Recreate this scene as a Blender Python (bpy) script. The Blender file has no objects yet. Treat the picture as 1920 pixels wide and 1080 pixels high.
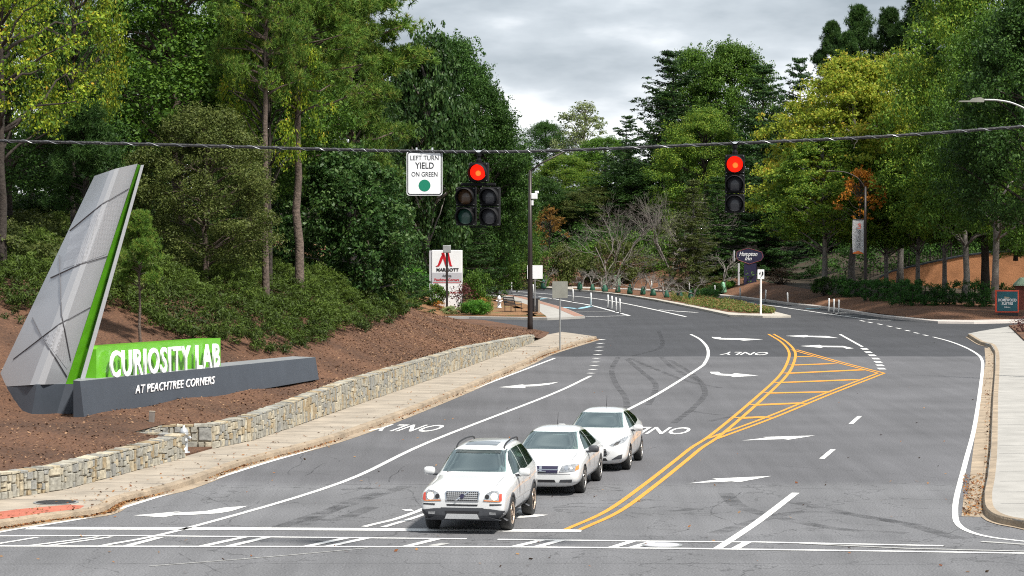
import bpy, bmesh, math, random
import numpy as np
from mathutils import Vector, Matrix
from mathutils.bvhtree import BVHTree

R = math.radians
SC = bpy.context.scene
COL = SC.collection
# ------------------------------------------------------------------ camera
F, CH, HY = 5000.0, 6.15, 410.0          # focal length in photo pixels, camera height, horizon row
PITCH = math.atan((540 - HY) / F)
cam_data = bpy.data.cameras.new("camera")
cam_data.sensor_width = 36.0
cam_data.lens = 36.0 * F / 1920.0
cam_data.clip_start = 0.5
cam_data.clip_end = 6000.0
cam = bpy.data.objects.new("camera", cam_data)
cam.location = (0, 0, CH)
cam.rotation_euler = (math.pi / 2 - PITCH, 0, 0)
COL.objects.link(cam)
SC.camera = cam
# ------------------------------------------------------------------ sky, sun, exposure
SUN_EL, SUN_AZ = R(55), R(138)           # azimuth measured clockwise from +Y (the view direction)
world = bpy.data.worlds.new("World")
SC.world = world
world.use_nodes = True
nt = world.node_tree
nt.nodes.clear()
def wn(t, **k):
    n = nt.nodes.new(t)
    for a, b in k.items():
        setattr(n, a, b)
    return n
w_out = wn('ShaderNodeOutputWorld')
w_bg = wn('ShaderNodeBackground')
w_sky = wn('ShaderNodeTexSky', sky_type='NISHITA')
w_sky.sun_disc = False
w_sky.sun_elevation = SUN_EL
w_sky.sun_rotation = SUN_AZ
w_sky.dust_density = 2.0
w_co = wn('ShaderNodeTexCoord')
w_map = wn('ShaderNodeMapping')
w_map.inputs['Scale'].default_value = (11.0, 11.0, 34.0)
w_map.inputs['Location'].default_value = (3.1, 0.4, 1.3)
w_no = wn('ShaderNodeTexNoise')
w_no.inputs['Scale'].default_value = 1.0
w_no.inputs['Detail'].default_value = 6.0
w_no.inputs['Roughness'].default_value = 0.5
w_ramp = wn('ShaderNodeValToRGB')
el = w_ramp.color_ramp.elements
el[0].position, el[0].color = 0.30, (2.9, 3.4, 3.9, 1)
el[1].position, el[1].color = 0.68, (10.5, 10.7, 10.9, 1)
e = w_ramp.color_ramp.elements.new(0.5); e.color = (5.6, 6.1, 6.6, 1)
w_sep = wn('ShaderNodeSeparateXYZ')
w_band = wn('ShaderNodeMapRange')        # clouds thin out and brighten towards the horizon
w_band.inputs['From Min'].default_value = 0.016
w_band.inputs['From Max'].default_value = 0.060
w_band.inputs['To Min'].default_value = 0.22
w_band.inputs['To Max'].default_value = -0.06
w_add = wn('ShaderNodeMath', operation='ADD')
w_mix = wn('ShaderNodeMixRGB')
w_mix.inputs['Fac'].default_value = 0.93
L = nt.links.new
L(w_co.outputs['Generated'], w_map.inputs['Vector'])
L(w_map.outputs[0], w_no.inputs['Vector'])
L(w_co.outputs['Generated'], w_sep.inputs[0])
L(w_sep.outputs['Z'], w_band.inputs['Value'])
L(w_no.outputs['Fac'], w_add.inputs[0])
L(w_band.outputs[0], w_add.inputs[1])
L(w_add.outputs[0], w_ramp.inputs['Fac'])
L(w_sky.outputs[0], w_mix.inputs[1])
L(w_ramp.outputs[0], w_mix.inputs[2])
L(w_mix.outputs[0], w_bg.inputs['Color'])
w_bg.inputs['Strength'].default_value = 0.075
L(w_bg.outputs[0], w_out.inputs[0])
sun_d = bpy.data.lights.new("sun", 'SUN')
sun_d.energy = 4.2
sun_d.angle = R(5)
sun_d.color = (1.0, 0.95, 0.87)
sun = bpy.data.objects.new("sun", sun_d)
sdir = Vector((math.sin(SUN_AZ) * math.cos(SUN_EL), math.cos(SUN_AZ) * math.cos(SUN_EL), math.sin(SUN_EL)))
sun.rotation_euler = sdir.to_track_quat('Z', 'Y').to_euler()
COL.objects.link(sun)
SC.view_settings.view_transform = 'Standard'
SC.view_settings.look = 'None'
SC.view_settings.exposure = 0.82
SC.view_settings.gamma = 1.0
SC.cycles.max_bounces = 6
SC.cycles.sample_clamp_indirect = 3.0
SC.cycles.transparent_max_bounces = 12
SC.cycles.use_denoising = False
SC.cycles.pixel_filter_type = 'BLACKMAN_HARRIS'
SC.cycles.filter_width = 1.1

# ------------------------------------------------------------------ photo pixel -> world
def ray(px, py):
    x, y = (px - 960) / F, -(py - 540) / F
    return Vector((x, math.cos(PITCH) + y * math.sin(PITCH), -math.sin(PITCH) + y * math.cos(PITCH)))
def G(px, py, z=0.0):
    r = ray(px, py); t = (z - CH) / r.z
    return Vector((r.x * t, r.y * t, z))
def D(px, py, Y):
    r = ray(px, py); t = Y / r.y
    return Vector((r.x * t, Y, CH + r.z * t))
def lerp(xs, ys, x):
    return float(np.interp(x, xs, ys))
def sstep(a, b, x):
    t = min(1, max(0, (x - a) / (b - a))); return t * t * (3 - 2 * t)

# ------------------------------------------------------------------ materials
def new_mat(name):
    m = bpy.data.materials.new(name); m.use_nodes = True
    n = m.node_tree.nodes; b = n['Principled BSDF']
    return m, m.node_tree, b
def mat(name, col, rough=0.6, metal=0.0, var=0.0, vscale=3.0, bump=0.0, bscale=20.0, coat=0.0, emit=None, estr=0.0, spec=0.5, detail=5.0, col2=None):
    m, t, b = new_mat(name)
    b.inputs['Base Color'].default_value = (*col, 1)
    b.inputs['Roughness'].default_value = rough
    b.inputs['Metallic'].default_value = metal
    b.inputs['Coat Weight'].default_value = coat
    b.inputs['Coat Roughness'].default_value = 0.05
    b.inputs['Specular IOR Level'].default_value = spec
    if emit:
        b.inputs['Emission Color'].default_value = (*emit, 1)
        b.inputs['Emission Strength'].default_value = estr
    tc = None
    if var or bump:
        tc = t.nodes.new('ShaderNodeTexCoord')
    if var:
        no = t.nodes.new('ShaderNodeTexNoise'); no.inputs['Scale'].default_value = vscale; no.inputs['Detail'].default_value = detail
        no.inputs['Roughness'].default_value = 0.65
        t.links.new(tc.outputs['Object'], no.inputs['Vector'])
        cr = t.nodes.new('ShaderNodeValToRGB')
        c2 = col2 or col
        cr.color_ramp.elements[0].position = 0.3; cr.color_ramp.elements[1].position = 0.7
        cr.color_ramp.elements[0].color = (*[c * (1 - var) for c in col], 1)
        cr.color_ramp.elements[1].color = (*[min(1, c * (1 + var)) for c in c2], 1)
        t.links.new(no.outputs['Fac'], cr.inputs['Fac']); t.links.new(cr.outputs[0], b.inputs['Base Color'])
    if bump:
        nb = t.nodes.new('ShaderNodeTexNoise'); nb.inputs['Scale'].default_value = bscale; nb.inputs['Detail'].default_value = 4
        t.links.new(tc.outputs['Object'], nb.inputs['Vector'])
        bp = t.nodes.new('ShaderNodeBump'); bp.inputs['Strength'].default_value = bump; bp.inputs['Distance'].default_value = 0.05
        t.links.new(nb.outputs['Fac'], bp.inputs['Height']); t.links.new(bp.outputs[0], b.inputs['Normal'])
    return m

def leaf_mat(name, cols, trans=0.30, rough=0.55, spec=0.2):
    """cols: ramp of leaf colours, driven by the per-leaf attribute 'v'."""
    m, t, b = new_mat(name)
    at = t.nodes.new('ShaderNodeAttribute'); at.attribute_name = 'v'
    cr = t.nodes.new('ShaderNodeValToRGB')
    els = cr.color_ramp.elements
    n = len(cols)
    els[0].position = 0; els[0].color = (*cols[0], 1)
    els[1].position = 1; els[1].color = (*cols[-1], 1)
    for i in range(1, n - 1):
        q = els.new(i / (n - 1)); q.color = (*cols[i], 1)
    oi = t.nodes.new('ShaderNodeObjectInfo')
    mp = t.nodes.new('ShaderNodeMapRange'); mp.inputs['To Min'].default_value = 0.8; mp.inputs['To Max'].default_value = 1.2
    t.links.new(oi.outputs['Random'], mp.inputs['Value'])
    mu = t.nodes.new('ShaderNodeVectorMath'); mu.operation = 'SCALE'
    t.links.new(at.outputs['Fac'], cr.inputs['Fac']); t.links.new(cr.outputs[0], mu.inputs[0]); t.links.new(mp.outputs[0], mu.inputs['Scale'])
    t.links.new(mu.outputs[0], b.inputs['Base Color'])
    b.inputs['Roughness'].default_value = rough
    b.inputs['Specular IOR Level'].default_value = spec
    if trans:
        tr = t.nodes.new('ShaderNodeBsdfTranslucent'); mx = t.nodes.new('ShaderNodeMixShader'); mx.inputs[0].default_value = trans
        t.links.new(mu.outputs[0], tr.inputs[0]); out = t.nodes['Material Output']
        t.links.new(b.outputs[0], mx.inputs[1]); t.links.new(tr.outputs[0], mx.inputs[2]); t.links.new(mx.outputs[0], out.inputs[0])
    return m

M = {}
M['white_paint'] = mat('car_white', (0.60, 0.61, 0.615), 0.25, coat=0.8)
_t = M['white_paint'].node_tree; _g = _t.nodes.new('ShaderNodeNewGeometry'); _m = _t.nodes.new('ShaderNodeMixShader'); _d = _t.nodes.new('ShaderNodeBsdfDiffuse'); _d.inputs[0].default_value = (.09, .088, .082, 1)
_t.links.new(_g.outputs['Backfacing'], _m.inputs[0]); _t.links.new(_t.nodes['Principled BSDF'].outputs[0], _m.inputs[1]); _t.links.new(_d.outputs[0], _m.inputs[2]); _t.links.new(_m.outputs[0], _t.nodes['Material Output'].inputs[0])
def pane(name, tint, refl):
    m = bpy.data.materials.new(name); m.use_nodes = True; t = m.node_tree; t.nodes.clear(); o = t.nodes.new('ShaderNodeOutputMaterial')
    tr = t.nodes.new('ShaderNodeBsdfTransparent'); tr.inputs[0].default_value = (*tint, 1); gl = t.nodes.new('ShaderNodeBsdfGlossy'); gl.inputs[0].default_value = (.85, 1, .98, 1); gl.inputs['Roughness'].default_value = .10
    fr = t.nodes.new('ShaderNodeFresnel'); fr.inputs[0].default_value = 1.55; ad = t.nodes.new('ShaderNodeMath'); ad.operation = 'ADD'; ad.inputs[1].default_value = refl; mx = t.nodes.new('ShaderNodeMixShader')
    t.links.new(fr.outputs[0], ad.inputs[0]); t.links.new(ad.outputs[0], mx.inputs[0]); t.links.new(tr.outputs[0], mx.inputs[1]); t.links.new(gl.outputs[0], mx.inputs[2]); t.links.new(mx.outputs[0], o.inputs[0]); return m

M['dark_plastic'] = mat('dark_plastic', (0.045, 0.048, 0.055), 0.55)
M['black'] = mat('black', (0.012, 0.012, 0.014), 0.5)
M['tyre'] = mat('tyre_rubber', (0.018, 0.018, 0.018), 0.8, bump=0.3, bscale=40)
M['rim'] = mat('alloy_rim', (0.55, 0.54, 0.52), 0.3, metal=0.8)
M['rim_warm'] = mat('alloy_rim_warm', (0.62, 0.50, 0.40), 0.35, metal=0.7)
M['chrome'] = mat('chrome', (0.75, 0.75, 0.76), 0.12, metal=1.0)
M['silver'] = mat('silver_paint', (0.55, 0.56, 0.57), 0.35, metal=0.4)
M['glass'] = pane('tinted_windscreen', (.58, .70, .68), .27)
M['_g0'] = mat('unused_glass', (0.055, 0.095, 0.095), 0.05, coat=1.0, spec=0.9, var=0.35, vscale=1.6)
M['side_glass'] = pane('side_glass', (.38, .48, .42), .03)
M['glass_dark'] = mat('dark_glass', (0.018, 0.026, 0.022), 0.04, coat=1.0, spec=0.8, var=0.6, vscale=3)
M['lamp_glass'] = mat('lamp_glass', (0.42, 0.43, 0.44), 0.1, metal=0.6, coat=1.0, var=0.6, vscale=14)
M['lamp_lit'] = mat('lit_headlamp', (1, 0.9, 0.75), 0.3, emit=(1.0, 0.72, 0.42), estr=1.7)
M['amber'] = mat('amber_lens', (0.65, 0.20, 0.03), 0.2, coat=1.0)
M['red_lens'] = mat('red_marker_lens', (0.55, 0.06, 0.03), 0.2, coat=1.0)
M['seam'] = mat('panel_gap', (0.10, 0.10, 0.11), 0.7)
M['sign_white'] = mat('sign_white', (0.72, 0.73, 0.74), 0.45, var=0.06, vscale=2)
M['sign_black'] = mat('sign_black', (0.015, 0.015, 0.018), 0.5)
M['sign_green'] = mat('sign_green', (0.0, 0.16, 0.09), 0.4)
M['sign_red'] = mat('sign_red', (0.45, 0.01, 0.02), 0.4)
M['sign_grey'] = mat('sign_grey', (0.42, 0.42, 0.45), 0.5)
M['galv'] = mat('galvanised_steel', (0.32, 0.33, 0.33), 0.5, metal=0.5, var=0.15, vscale=4)
M['alu_back'] = mat('sign_back_grey', (0.24, 0.24, 0.21), 0.5, metal=0.3, var=0.12, vscale=3)
M['pole_dark'] = mat('dark_bronze_pole', (0.025, 0.018, 0.016), 0.45, metal=0.2)
M['mon_light'] = mat('monument_silver', (0.42, 0.435, 0.46), 0.36, metal=0.2, var=0.04, vscale=0.7)
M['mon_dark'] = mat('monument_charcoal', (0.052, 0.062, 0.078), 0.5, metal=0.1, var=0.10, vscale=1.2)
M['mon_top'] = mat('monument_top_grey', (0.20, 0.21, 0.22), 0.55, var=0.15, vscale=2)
M['mon_green'] = mat('monument_green', (0.115, 0.40, 0.012), 0.35, coat=0.3, var=0.12, vscale=2)
M['letter'] = mat('letter_white', (0.82, 0.83, 0.84), 0.4)
M['cable'] = mat('black_cable', (0.014, 0.014, 0.016), 0.6, bump=0.6, bscale=14)
M['cable_lash'] = mat('cable_lashing', (0.30, 0.31, 0.33), 0.4, metal=0.5)
M['lens_red'] = mat('red_signal_lit', (0.5, 0.02, 0.01), 0.5, spec=0.1, emit=(1.0, 0.012, 0.004), estr=0.9)
M['lens_core'] = mat('red_signal_core', (0.9, 0.2, 0.04), 0.3, emit=(1.0, 0.10, 0.01), estr=1.1)
M['lens_off'] = mat('signal_lens_off', (0.05, 0.05, 0.058), 0.35, coat=0.5)
M['lens_amber'] = mat('signal_lens_amber_off', (0.085, 0.045, 0.02), 0.35, coat=0.5)
M['lens_green'] = mat('signal_lens_green_off', (0.02, 0.075, 0.055), 0.35, coat=0.5)
M['sig_black'] = mat('signal_black', (0.006, 0.006, 0.007), 0.6, spec=0.15)
M['sig_visor'] = mat('signal_visor', (0.012, 0.012, 0.013), 0.6, spec=0.15)
M['bark'] = mat('brown_grey_bark', (0.105, 0.078, 0.062), 0.9, var=0.5, vscale=5, bump=0.9, bscale=9)
M['bark_dark'] = mat('dark_bark', (0.035, 0.027, 0.022), 0.9, var=0.4, vscale=5, bump=0.8, bscale=9)
M['bark_grey'] = mat('grey_bark', (0.17, 0.155, 0.14), 0.9, var=0.35, vscale=4, bump=0.6, bscale=9)
M['bark_bare'] = mat('pale_bare_wood', (0.17, 0.15, 0.135), 0.9, var=0.25, vscale=3)
M['concrete'] = mat('kerb_concrete', (0.40, 0.37, 0.32), 0.85, var=0.22, vscale=1.3, bump=0.3, bscale=30)
M['walk'] = mat('pavement_concrete', (0.31, 0.30, 0.28), 0.85, var=0.16, vscale=0.9, bump=0.2, bscale=25)
M['walk_tan'] = mat('stained_tan_concrete', (0.30, 0.26, 0.21), 0.85, var=0.24, vscale=1.0, bump=0.2, bscale=25)
M['kerb_dirty'] = mat('stained_kerb', (0.29, 0.23, 0.165), 0.9, var=0.35, vscale=1.6, bump=0.4, bscale=25)
M['tactile'] = mat('red_tactile_paving', (0.40, 0.12, 0.075), 0.85, var=0.15, vscale=2, bump=0.8, bscale=18)
M['line_white'] = mat('road_paint_white', (0.64, 0.64, 0.63), 0.6, var=0.14, vscale=5, detail=8)
M['line_worn'] = mat('worn_road_paint', (0.36, 0.36, 0.35), 0.7, var=0.3, vscale=5)
M['line_yellow'] = mat('road_paint_yellow', (0.62, 0.27, 0.022), 0.6, var=0.14, vscale=4, detail=8)
for _k in ('line_white', 'line_yellow'):      # chips and gaps worn through the paint
    _t = M[_k].node_tree; _b = _t.nodes['Principled BSDF']; _g = _t.nodes.new('ShaderNodeNewGeometry'); _n = _t.nodes.new('ShaderNodeTexNoise'); _n.inputs['Scale'].default_value = 7; _n.inputs['Detail'].default_value = 8; _n.inputs['Roughness'].default_value = .8
    _r = _t.nodes.new('ShaderNodeMapRange'); _r.inputs['From Min'].default_value = .56; _r.inputs['From Max'].default_value = .66; _r.inputs['To Min'].default_value = 1; _r.inputs['To Max'].default_value = .35
    _t.links.new(_g.outputs['Position'], _n.inputs['Vector']); _t.links.new(_n.outputs['Fac'], _r.inputs['Value']); _t.links.new(_r.outputs[0], _b.inputs['Alpha'])
M['line_blue'] = mat('road_paint_light_blue', (0.28, 0.52, 0.62), 0.6)
M['post_white'] = mat('delineator_white', (0.76, 0.76, 0.75), 0.5)
M['hydrant'] = mat('hydrant_silver', (0.50, 0.52, 0.54), 0.35, metal=0.5)
M['bag'] = mat('green_watering_bag', (0.010, 0.075, 0.042), 0.6, var=0.3, vscale=3)
M['util'] = mat('pale_green_cabinet', (0.24, 0.34, 0.24), 0.6)
M['orange_wall'] = mat('orange_painted_wall', (0.72, 0.33, 0.16), 0.85, var=0.22, vscale=0.8, bump=0.2, bscale=12)
M['navy'] = mat('navy_sign', (0.018, 0.016, 0.045), 0.4)
M['teal'] = mat('teal_sign', (0.006, 0.085, 0.11), 0.4)
M['sign_orange'] = mat('sign_orange_red', (0.60, 0.07, 0.03), 0.4)
M['maroon'] = mat('maroon_trim', (0.22, 0.06, 0.06), 0.5)
M['leaf_litter'] = leaf_mat('fallen_leaves', [(0.10, 0.03, 0.012), (0.22, 0.09, 0.03), (0.30, 0.17, 0.07), (0.05, 0.025, 0.015)], 0.0, 0.9)
M['chips'] = leaf_mat('pale_wood_chips', [(0.06, 0.028, 0.015), (0.12, 0.062, 0.034), (0.28, 0.17, 0.10), (0.05, 0.02, 0.012)], 0.0, 0.9)
# leaf palettes
def pal(name, *c, **k):
    M[name] = leaf_mat(name, c, **k)
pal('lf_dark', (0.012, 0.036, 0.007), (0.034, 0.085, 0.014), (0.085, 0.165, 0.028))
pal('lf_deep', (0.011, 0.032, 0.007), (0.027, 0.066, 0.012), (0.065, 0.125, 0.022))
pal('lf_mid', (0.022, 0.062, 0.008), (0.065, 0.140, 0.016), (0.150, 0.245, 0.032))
pal('lf_olive', (0.034, 0.054, 0.012), (0.070, 0.092, 0.020), (0.130, 0.150, 0.040))
pal('lf_lime', (0.030, 0.070, 0.008), (0.065, 0.13, 0.010), (0.15, 0.23, 0.016), (0.31, 0.36, 0.025), (0.40, 0.20, 0.02))
pal('lf_maple', (0.08, 0.145, 0.016), (0.21, 0.29, 0.028), (0.37, 0.41, 0.045), (0.46, 0.27, 0.04), trans=.42)
pal('lf_rust', (0.10, 0.07, 0.02), (0.24, 0.12, 0.025), (0.34, 0.20, 0.04))
pal('lf_maple_green', (0.030, 0.085, 0.012), (0.080, 0.165, 0.020), (0.19, 0.29, 0.032), (0.30, 0.31, 0.04), trans=.38)
pal('lf_orange', (0.22, 0.08, 0.015), (0.46, 0.17, 0.02), (0.62, 0.30, 0.03))
pal('lf_pine', (0.025, 0.065, 0.012), (0.065, 0.135, 0.020), (0.13, 0.215, 0.030), (0.20, 0.16, 0.04))
pal('lf_pine_dark', (0.014, 0.042, 0.010), (0.032, 0.075, 0.016), (0.07, 0.13, 0.026))
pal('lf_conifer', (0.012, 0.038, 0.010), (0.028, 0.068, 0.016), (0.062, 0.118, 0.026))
pal('lf_magnolia', (0.013, 0.042, 0.009), (0.036, 0.088, 0.018), (0.105, 0.175, 0.046), rough=0.5, spec=0.25)
pal('lf_pale', (0.10, 0.14, 0.045), (0.20, 0.25, 0.09), (0.34, 0.38, 0.18))
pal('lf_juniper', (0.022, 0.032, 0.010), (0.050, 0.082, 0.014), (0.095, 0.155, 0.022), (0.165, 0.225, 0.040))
pal('lf_hedge', (0.012, 0.048, 0.010), (0.032, 0.110, 0.018), (0.08, 0.20, 0.034))
pal('lf_burgundy', (0.05, 0.014, 0.018), (0.10, 0.03, 0.03), (0.17, 0.08, 0.06))
pal('lf_bright', (0.03, 0.11, 0.012), (0.07, 0.20, 0.02), (0.14, 0.30, 0.03))
pal('lf_flower', (0.03, 0.07, 0.015), (0.07, 0.13, 0.025), (0.13, 0.17, 0.04), (0.20, 0.14, 0.05), (0.40, 0.12, 0.09))
pal('lf_brown', (0.05, 0.032, 0.02), (0.10, 0.06, 0.035), (0.16, 0.10, 0.06))

def asphalt():
    m, t, b = new_mat('asphalt'); N = t.nodes.new; K = t.links.new
    g = N('ShaderNodeNewGeometry'); sp = N('ShaderNodeSeparateXYZ'); K(g.outputs['Position'], sp.inputs[0])
    wob = N('ShaderNodeTexNoise'); wob.inputs['Scale'].default_value = 0.35; K(g.outputs['Position'], wob.inputs['Vector'])
    def zone(y0, soft):
        a = N('ShaderNodeMath'); a.operation = 'MULTIPLY_ADD'; K(wob.outputs['Fac'], a.inputs[0]); a.inputs[1].default_value = 1.2; K(sp.outputs['Y'], a.inputs[2])
        r = N('ShaderNodeMapRange'); r.inputs['From Min'].default_value = y0; r.inputs['From Max'].default_value = y0 + soft; K(a.outputs[0], r.inputs['Value']); return r
    big = N('ShaderNodeTexNoise'); big.inputs['Scale'].default_value = 0.22; big.inputs['Detail'].default_value = 6; K(g.outputs['Position'], big.inputs['Vector'])
    fine = N('ShaderNodeTexNoise'); fine.inputs['Scale'].default_value = 26; fine.inputs['Detail'].default_value = 3; K(g.outputs['Position'], fine.inputs['Vector'])
    c1 = N('ShaderNodeMixRGB'); c1.inputs[1].default_value = (0.118, 0.119, 0.126, 1); c1.inputs[2].default_value = (0.090, 0.090, 0.097, 1)
    z1 = zone(61.8, 1.2); K(z1.outputs[0], c1.inputs[0])
    c2 = N('ShaderNodeMixRGB'); c2.inputs[2].default_value = (0.036, 0.037, 0.042, 1); K(c1.outputs[0], c2.inputs[1]); z2 = zone(119.4, 0.2); K(z2.outputs[0], c2.inputs[0])
    # wear streaks that follow the direction of travel, patches and fine grain
    mp = N('ShaderNodeMapping'); mp.inputs['Rotation'].default_value = (0, 0, R(9.8)); mp.inputs['Scale'].default_value = (2.2, 0.07, 1); K(g.outputs['Position'], mp.inputs['Vector'])
    st = N('ShaderNodeTexNoise'); st.inputs['Scale'].default_value = 1; st.inputs['Detail'].default_value = 7; K(mp.outputs[0], st.inputs['Vector'])
    def mul(col, fac, lo, hi):
        r = N('ShaderNodeMapRange'); r.inputs['From Min'].default_value = 0.3; r.inputs['From Max'].default_value = 0.7; r.inputs['To Min'].default_value = lo; r.inputs['To Max'].default_value = hi; K(fac, r.inputs['Value'])
        v = N('ShaderNodeVectorMath'); v.operation = 'SCALE'; K(col, v.inputs[0]); K(r.outputs[0], v.inputs['Scale']); return v.outputs[0]
    c = mul(c2.outputs[0], big.outputs['Fac'], 0.82, 1.18)
    c = mul(c, st.outputs['Fac'], 0.90, 1.10)
    c = mul(c, fine.outputs['Fac'], 0.60, 1.42)
    # cracks, only in the older surface
    vo = N('ShaderNodeTexVoronoi'); vo.feature = 'DISTANCE_TO_EDGE'; vo.inputs['Scale'].default_value = 0.30
    wv = N('ShaderNodeMixRGB'); wv.inputs[0].default_value = 0.75; wn2 = N('ShaderNodeTexNoise'); wn2.inputs['Scale'].default_value = 0.9; wn2.inputs['Detail'].default_value = 5
    K(g.outputs['Position'], wn2.inputs['Vector']); ad = N('ShaderNodeVectorMath'); ad.operation = 'MULTIPLY_ADD'; K(wn2.outputs['Color'], ad.inputs[0]); ad.inputs[1].default_value = (3, 3, 0); K(g.outputs['Position'], ad.inputs[2]); K(ad.outputs[0], vo.inputs['Vector'])
    cr = N('ShaderNodeMapRange'); cr.inputs['From Max'].default_value = 0.010; cr.inputs['To Min'].default_value = 0.45; cr.inputs['To Max'].default_value = 1.0; K(vo.outputs['Distance'], cr.inputs['Value'])
    cm = N('ShaderNodeMixRGB'); cm.inputs[2].default_value = (1, 1, 1, 1); K(cr.outputs[0], cm.inputs[1]); K(z1.outputs[0], cm.inputs[0])
    mu = N('ShaderNodeMixRGB'); mu.blend_type = 'MULTIPLY'; mu.inputs[0].default_value = 1; K(c, mu.inputs[1]); K(cm.outputs[0], mu.inputs[2])
    K(mu.outputs[0], b.inputs['Base Color'])
    b.inputs['Roughness'].default_value = 0.82
    bp = N('ShaderNodeBump'); bp.inputs['Strength'].default_value = 0.35; bp.inputs['Distance'].default_value = 0.02; K(fine.outputs['Fac'], bp.inputs['Height']); K(bp.outputs[0], b.inputs['Normal'])
    return m
M['asphalt'] = asphalt()

def mulch(name, dark, mid, pale, grass=None, chip=0.70):
    m, t, b = new_mat(name); N = t.nodes.new; K = t.links.new
    g = N('ShaderNodeNewGeometry')
    n1 = N('ShaderNodeTexNoise'); n1.inputs['Scale'].default_value = 12; n1.inputs['Detail'].default_value = 8; n1.inputs['Roughness'].default_value = 0.75; K(g.outputs['Position'], n1.inputs['Vector'])
    n2 = N('ShaderNodeTexNoise'); n2.inputs['Scale'].default_value = 0.35; n2.inputs['Detail'].default_value = 4; K(g.outputs['Position'], n2.inputs['Vector'])
    cr = N('ShaderNodeValToRGB'); el = cr.color_ramp.elements
    el[0].position = 0.36; el[0].color = (*dark, 1); el[1].position = chip; el[1].color = (*pale, 1)
    q = el.new(0.54); q.color = (*mid, 1)
    K(n1.outputs['Fac'], cr.inputs['Fac'])
    r = N('ShaderNodeMapRange'); r.inputs['From Min'].default_value = 0.3; r.inputs['From Max'].default_value = 0.7; r.inputs['To Min'].default_value = 0.65; r.inputs['To Max'].default_value = 1.3; K(n2.outputs['Fac'], r.inputs['Value'])
    v = N('ShaderNodeVectorMath'); v.operation = 'SCALE'; K(cr.outputs[0], v.inputs[0]); K(r.outputs[0], v.inputs['Scale'])
    out = v.outputs[0]
    if grass:
        mx = N('ShaderNodeMixRGB'); mx.inputs[2].default_value = (*grass, 1); K(out, mx.inputs[1])
        n3 = N('ShaderNodeTexNoise'); n3.inputs['Scale'].default_value = 0.5; n3.inputs['Detail'].default_value = 6; K(g.outputs['Position'], n3.inputs['Vector'])
        rr = N('ShaderNodeMapRange'); rr.inputs['From Min'].default_value = 0.58; rr.inputs['From Max'].default_value = 0.68; K(n3.outputs['Fac'], rr.inputs['Value']); K(rr.outputs[0], mx.inputs[0]); out = mx.outputs[0]
    K(out, b.inputs['Base Color']); b.inputs['Roughness'].default_value = 0.95
    bp = N('ShaderNodeBump'); bp.inputs['Strength'].default_value = 0.9; bp.inputs['Distance'].default_value = 0.08; K(n1.outputs['Fac'], bp.inputs['Height']); K(bp.outputs[0], b.inputs['Normal'])
    return m
M['mulch'] = mulch('brown_mulch', (0.050, 0.023, 0.012), (0.122, 0.057, 0.029), (0.225, 0.122, 0.067))
M['straw'] = mulch('pine_straw', (0.06, 0.024, 0.012), (0.165, 0.075, 0.036), (0.33, 0.19, 0.10), chip=0.72)
M['verge'] = mulch('straw_verge', (0.10, 0.05, 0.02), (0.24, 0.12, 0.05), (0.36, 0.24, 0.12), grass=(0.07, 0.13, 0.03))
M['forest_floor'] = mulch('forest_floor', (0.012, 0.010, 0.006), (0.04, 0.028, 0.016), (0.09, 0.06, 0.03), grass=(0.02, 0.04, 0.012))

def stone_mat():
    m, t, b = new_mat('wall_stone'); N = t.nodes.new; K = t.links.new
    at = N('ShaderNodeAttribute'); at.attribute_name = 'v'
    cr = N('ShaderNodeValToRGB'); el = cr.color_ramp.elements; cr.color_ramp.interpolation = 'CONSTANT'
    cs = [(0.27, 0.26, 0.225), (0.33, 0.31, 0.255), (0.235, 0.235, 0.22), (0.36, 0.31, 0.22), (0.29, 0.28, 0.24), (0.40, 0.36, 0.275), (0.30, 0.235, 0.145), (0.27, 0.26, 0.225)]
    el[0].color = (*cs[0], 1); el[1].position = 0.875; el[1].color = (*cs[-1], 1)
    for i in range(1, 7):
        q = el.new(i / 8); q.color = (*cs[i], 1)
    K(at.outputs['Fac'], cr.inputs['Fac'])
    g = N('ShaderNodeNewGeometry'); n = N('ShaderNodeTexNoise'); n.inputs['Scale'].default_value = 9; n.inputs['Detail'].default_value = 6; K(g.outputs['Position'], n.inputs['Vector'])
    r = N('ShaderNodeMapRange'); r.inputs['From Min'].default_value = 0.3; r.inputs['From Max'].default_value = 0.7; r.inputs['To Min'].default_value = 0.7; r.inputs['To Max'].default_value = 1.25; K(n.outputs['Fac'], r.inputs['Value'])
    v = N('ShaderNodeVectorMath'); v.operation = 'SCALE'; K(cr.outputs[0], v.inputs[0]); K(r.outputs[0], v.inputs['Scale'])
    K(v.outputs[0], b.inputs['Base Color']); b.inputs['Roughness'].default_value = 0.85
    bp = N('ShaderNodeBump'); bp.inputs['Strength'].default_value = 0.8; bp.inputs['Distance'].default_value = 0.03; K(n.outputs['Fac'], bp.inputs['Height']); K(bp.outputs[0], b.inputs['Normal'])
    return m
M['stone'] = stone_mat()
M['mortar'] = mat('wall_mortar', (0.34, 0.30, 0.23), 0.95, var=0.3, vscale=6)

def skid_mat():
    m, t, b = new_mat('tyre_marks'); N = t.nodes.new; K = t.links.new
    b.inputs['Base Color'].default_value = (0.02, 0.02, 0.022, 1); b.inputs['Roughness'].default_value = 0.7
    g = N('ShaderNodeNewGeometry'); n = N('ShaderNodeTexNoise'); n.inputs['Scale'].default_value = 1.6; n.inputs['Detail'].default_value = 6; K(g.outputs['Position'], n.inputs['Vector'])
    r = N('ShaderNodeMapRange'); r.inputs['From Min'].default_value = 0.35; r.inputs['From Max'].default_value = 0.75; r.inputs['To Min'].default_value = 0.0; r.inputs['To Max'].default_value = 0.42; K(n.outputs['Fac'], r.inputs['Value'])
    K(r.outputs[0], b.inputs['Alpha'])
    return m
M['skid'] = skid_mat()

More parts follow.
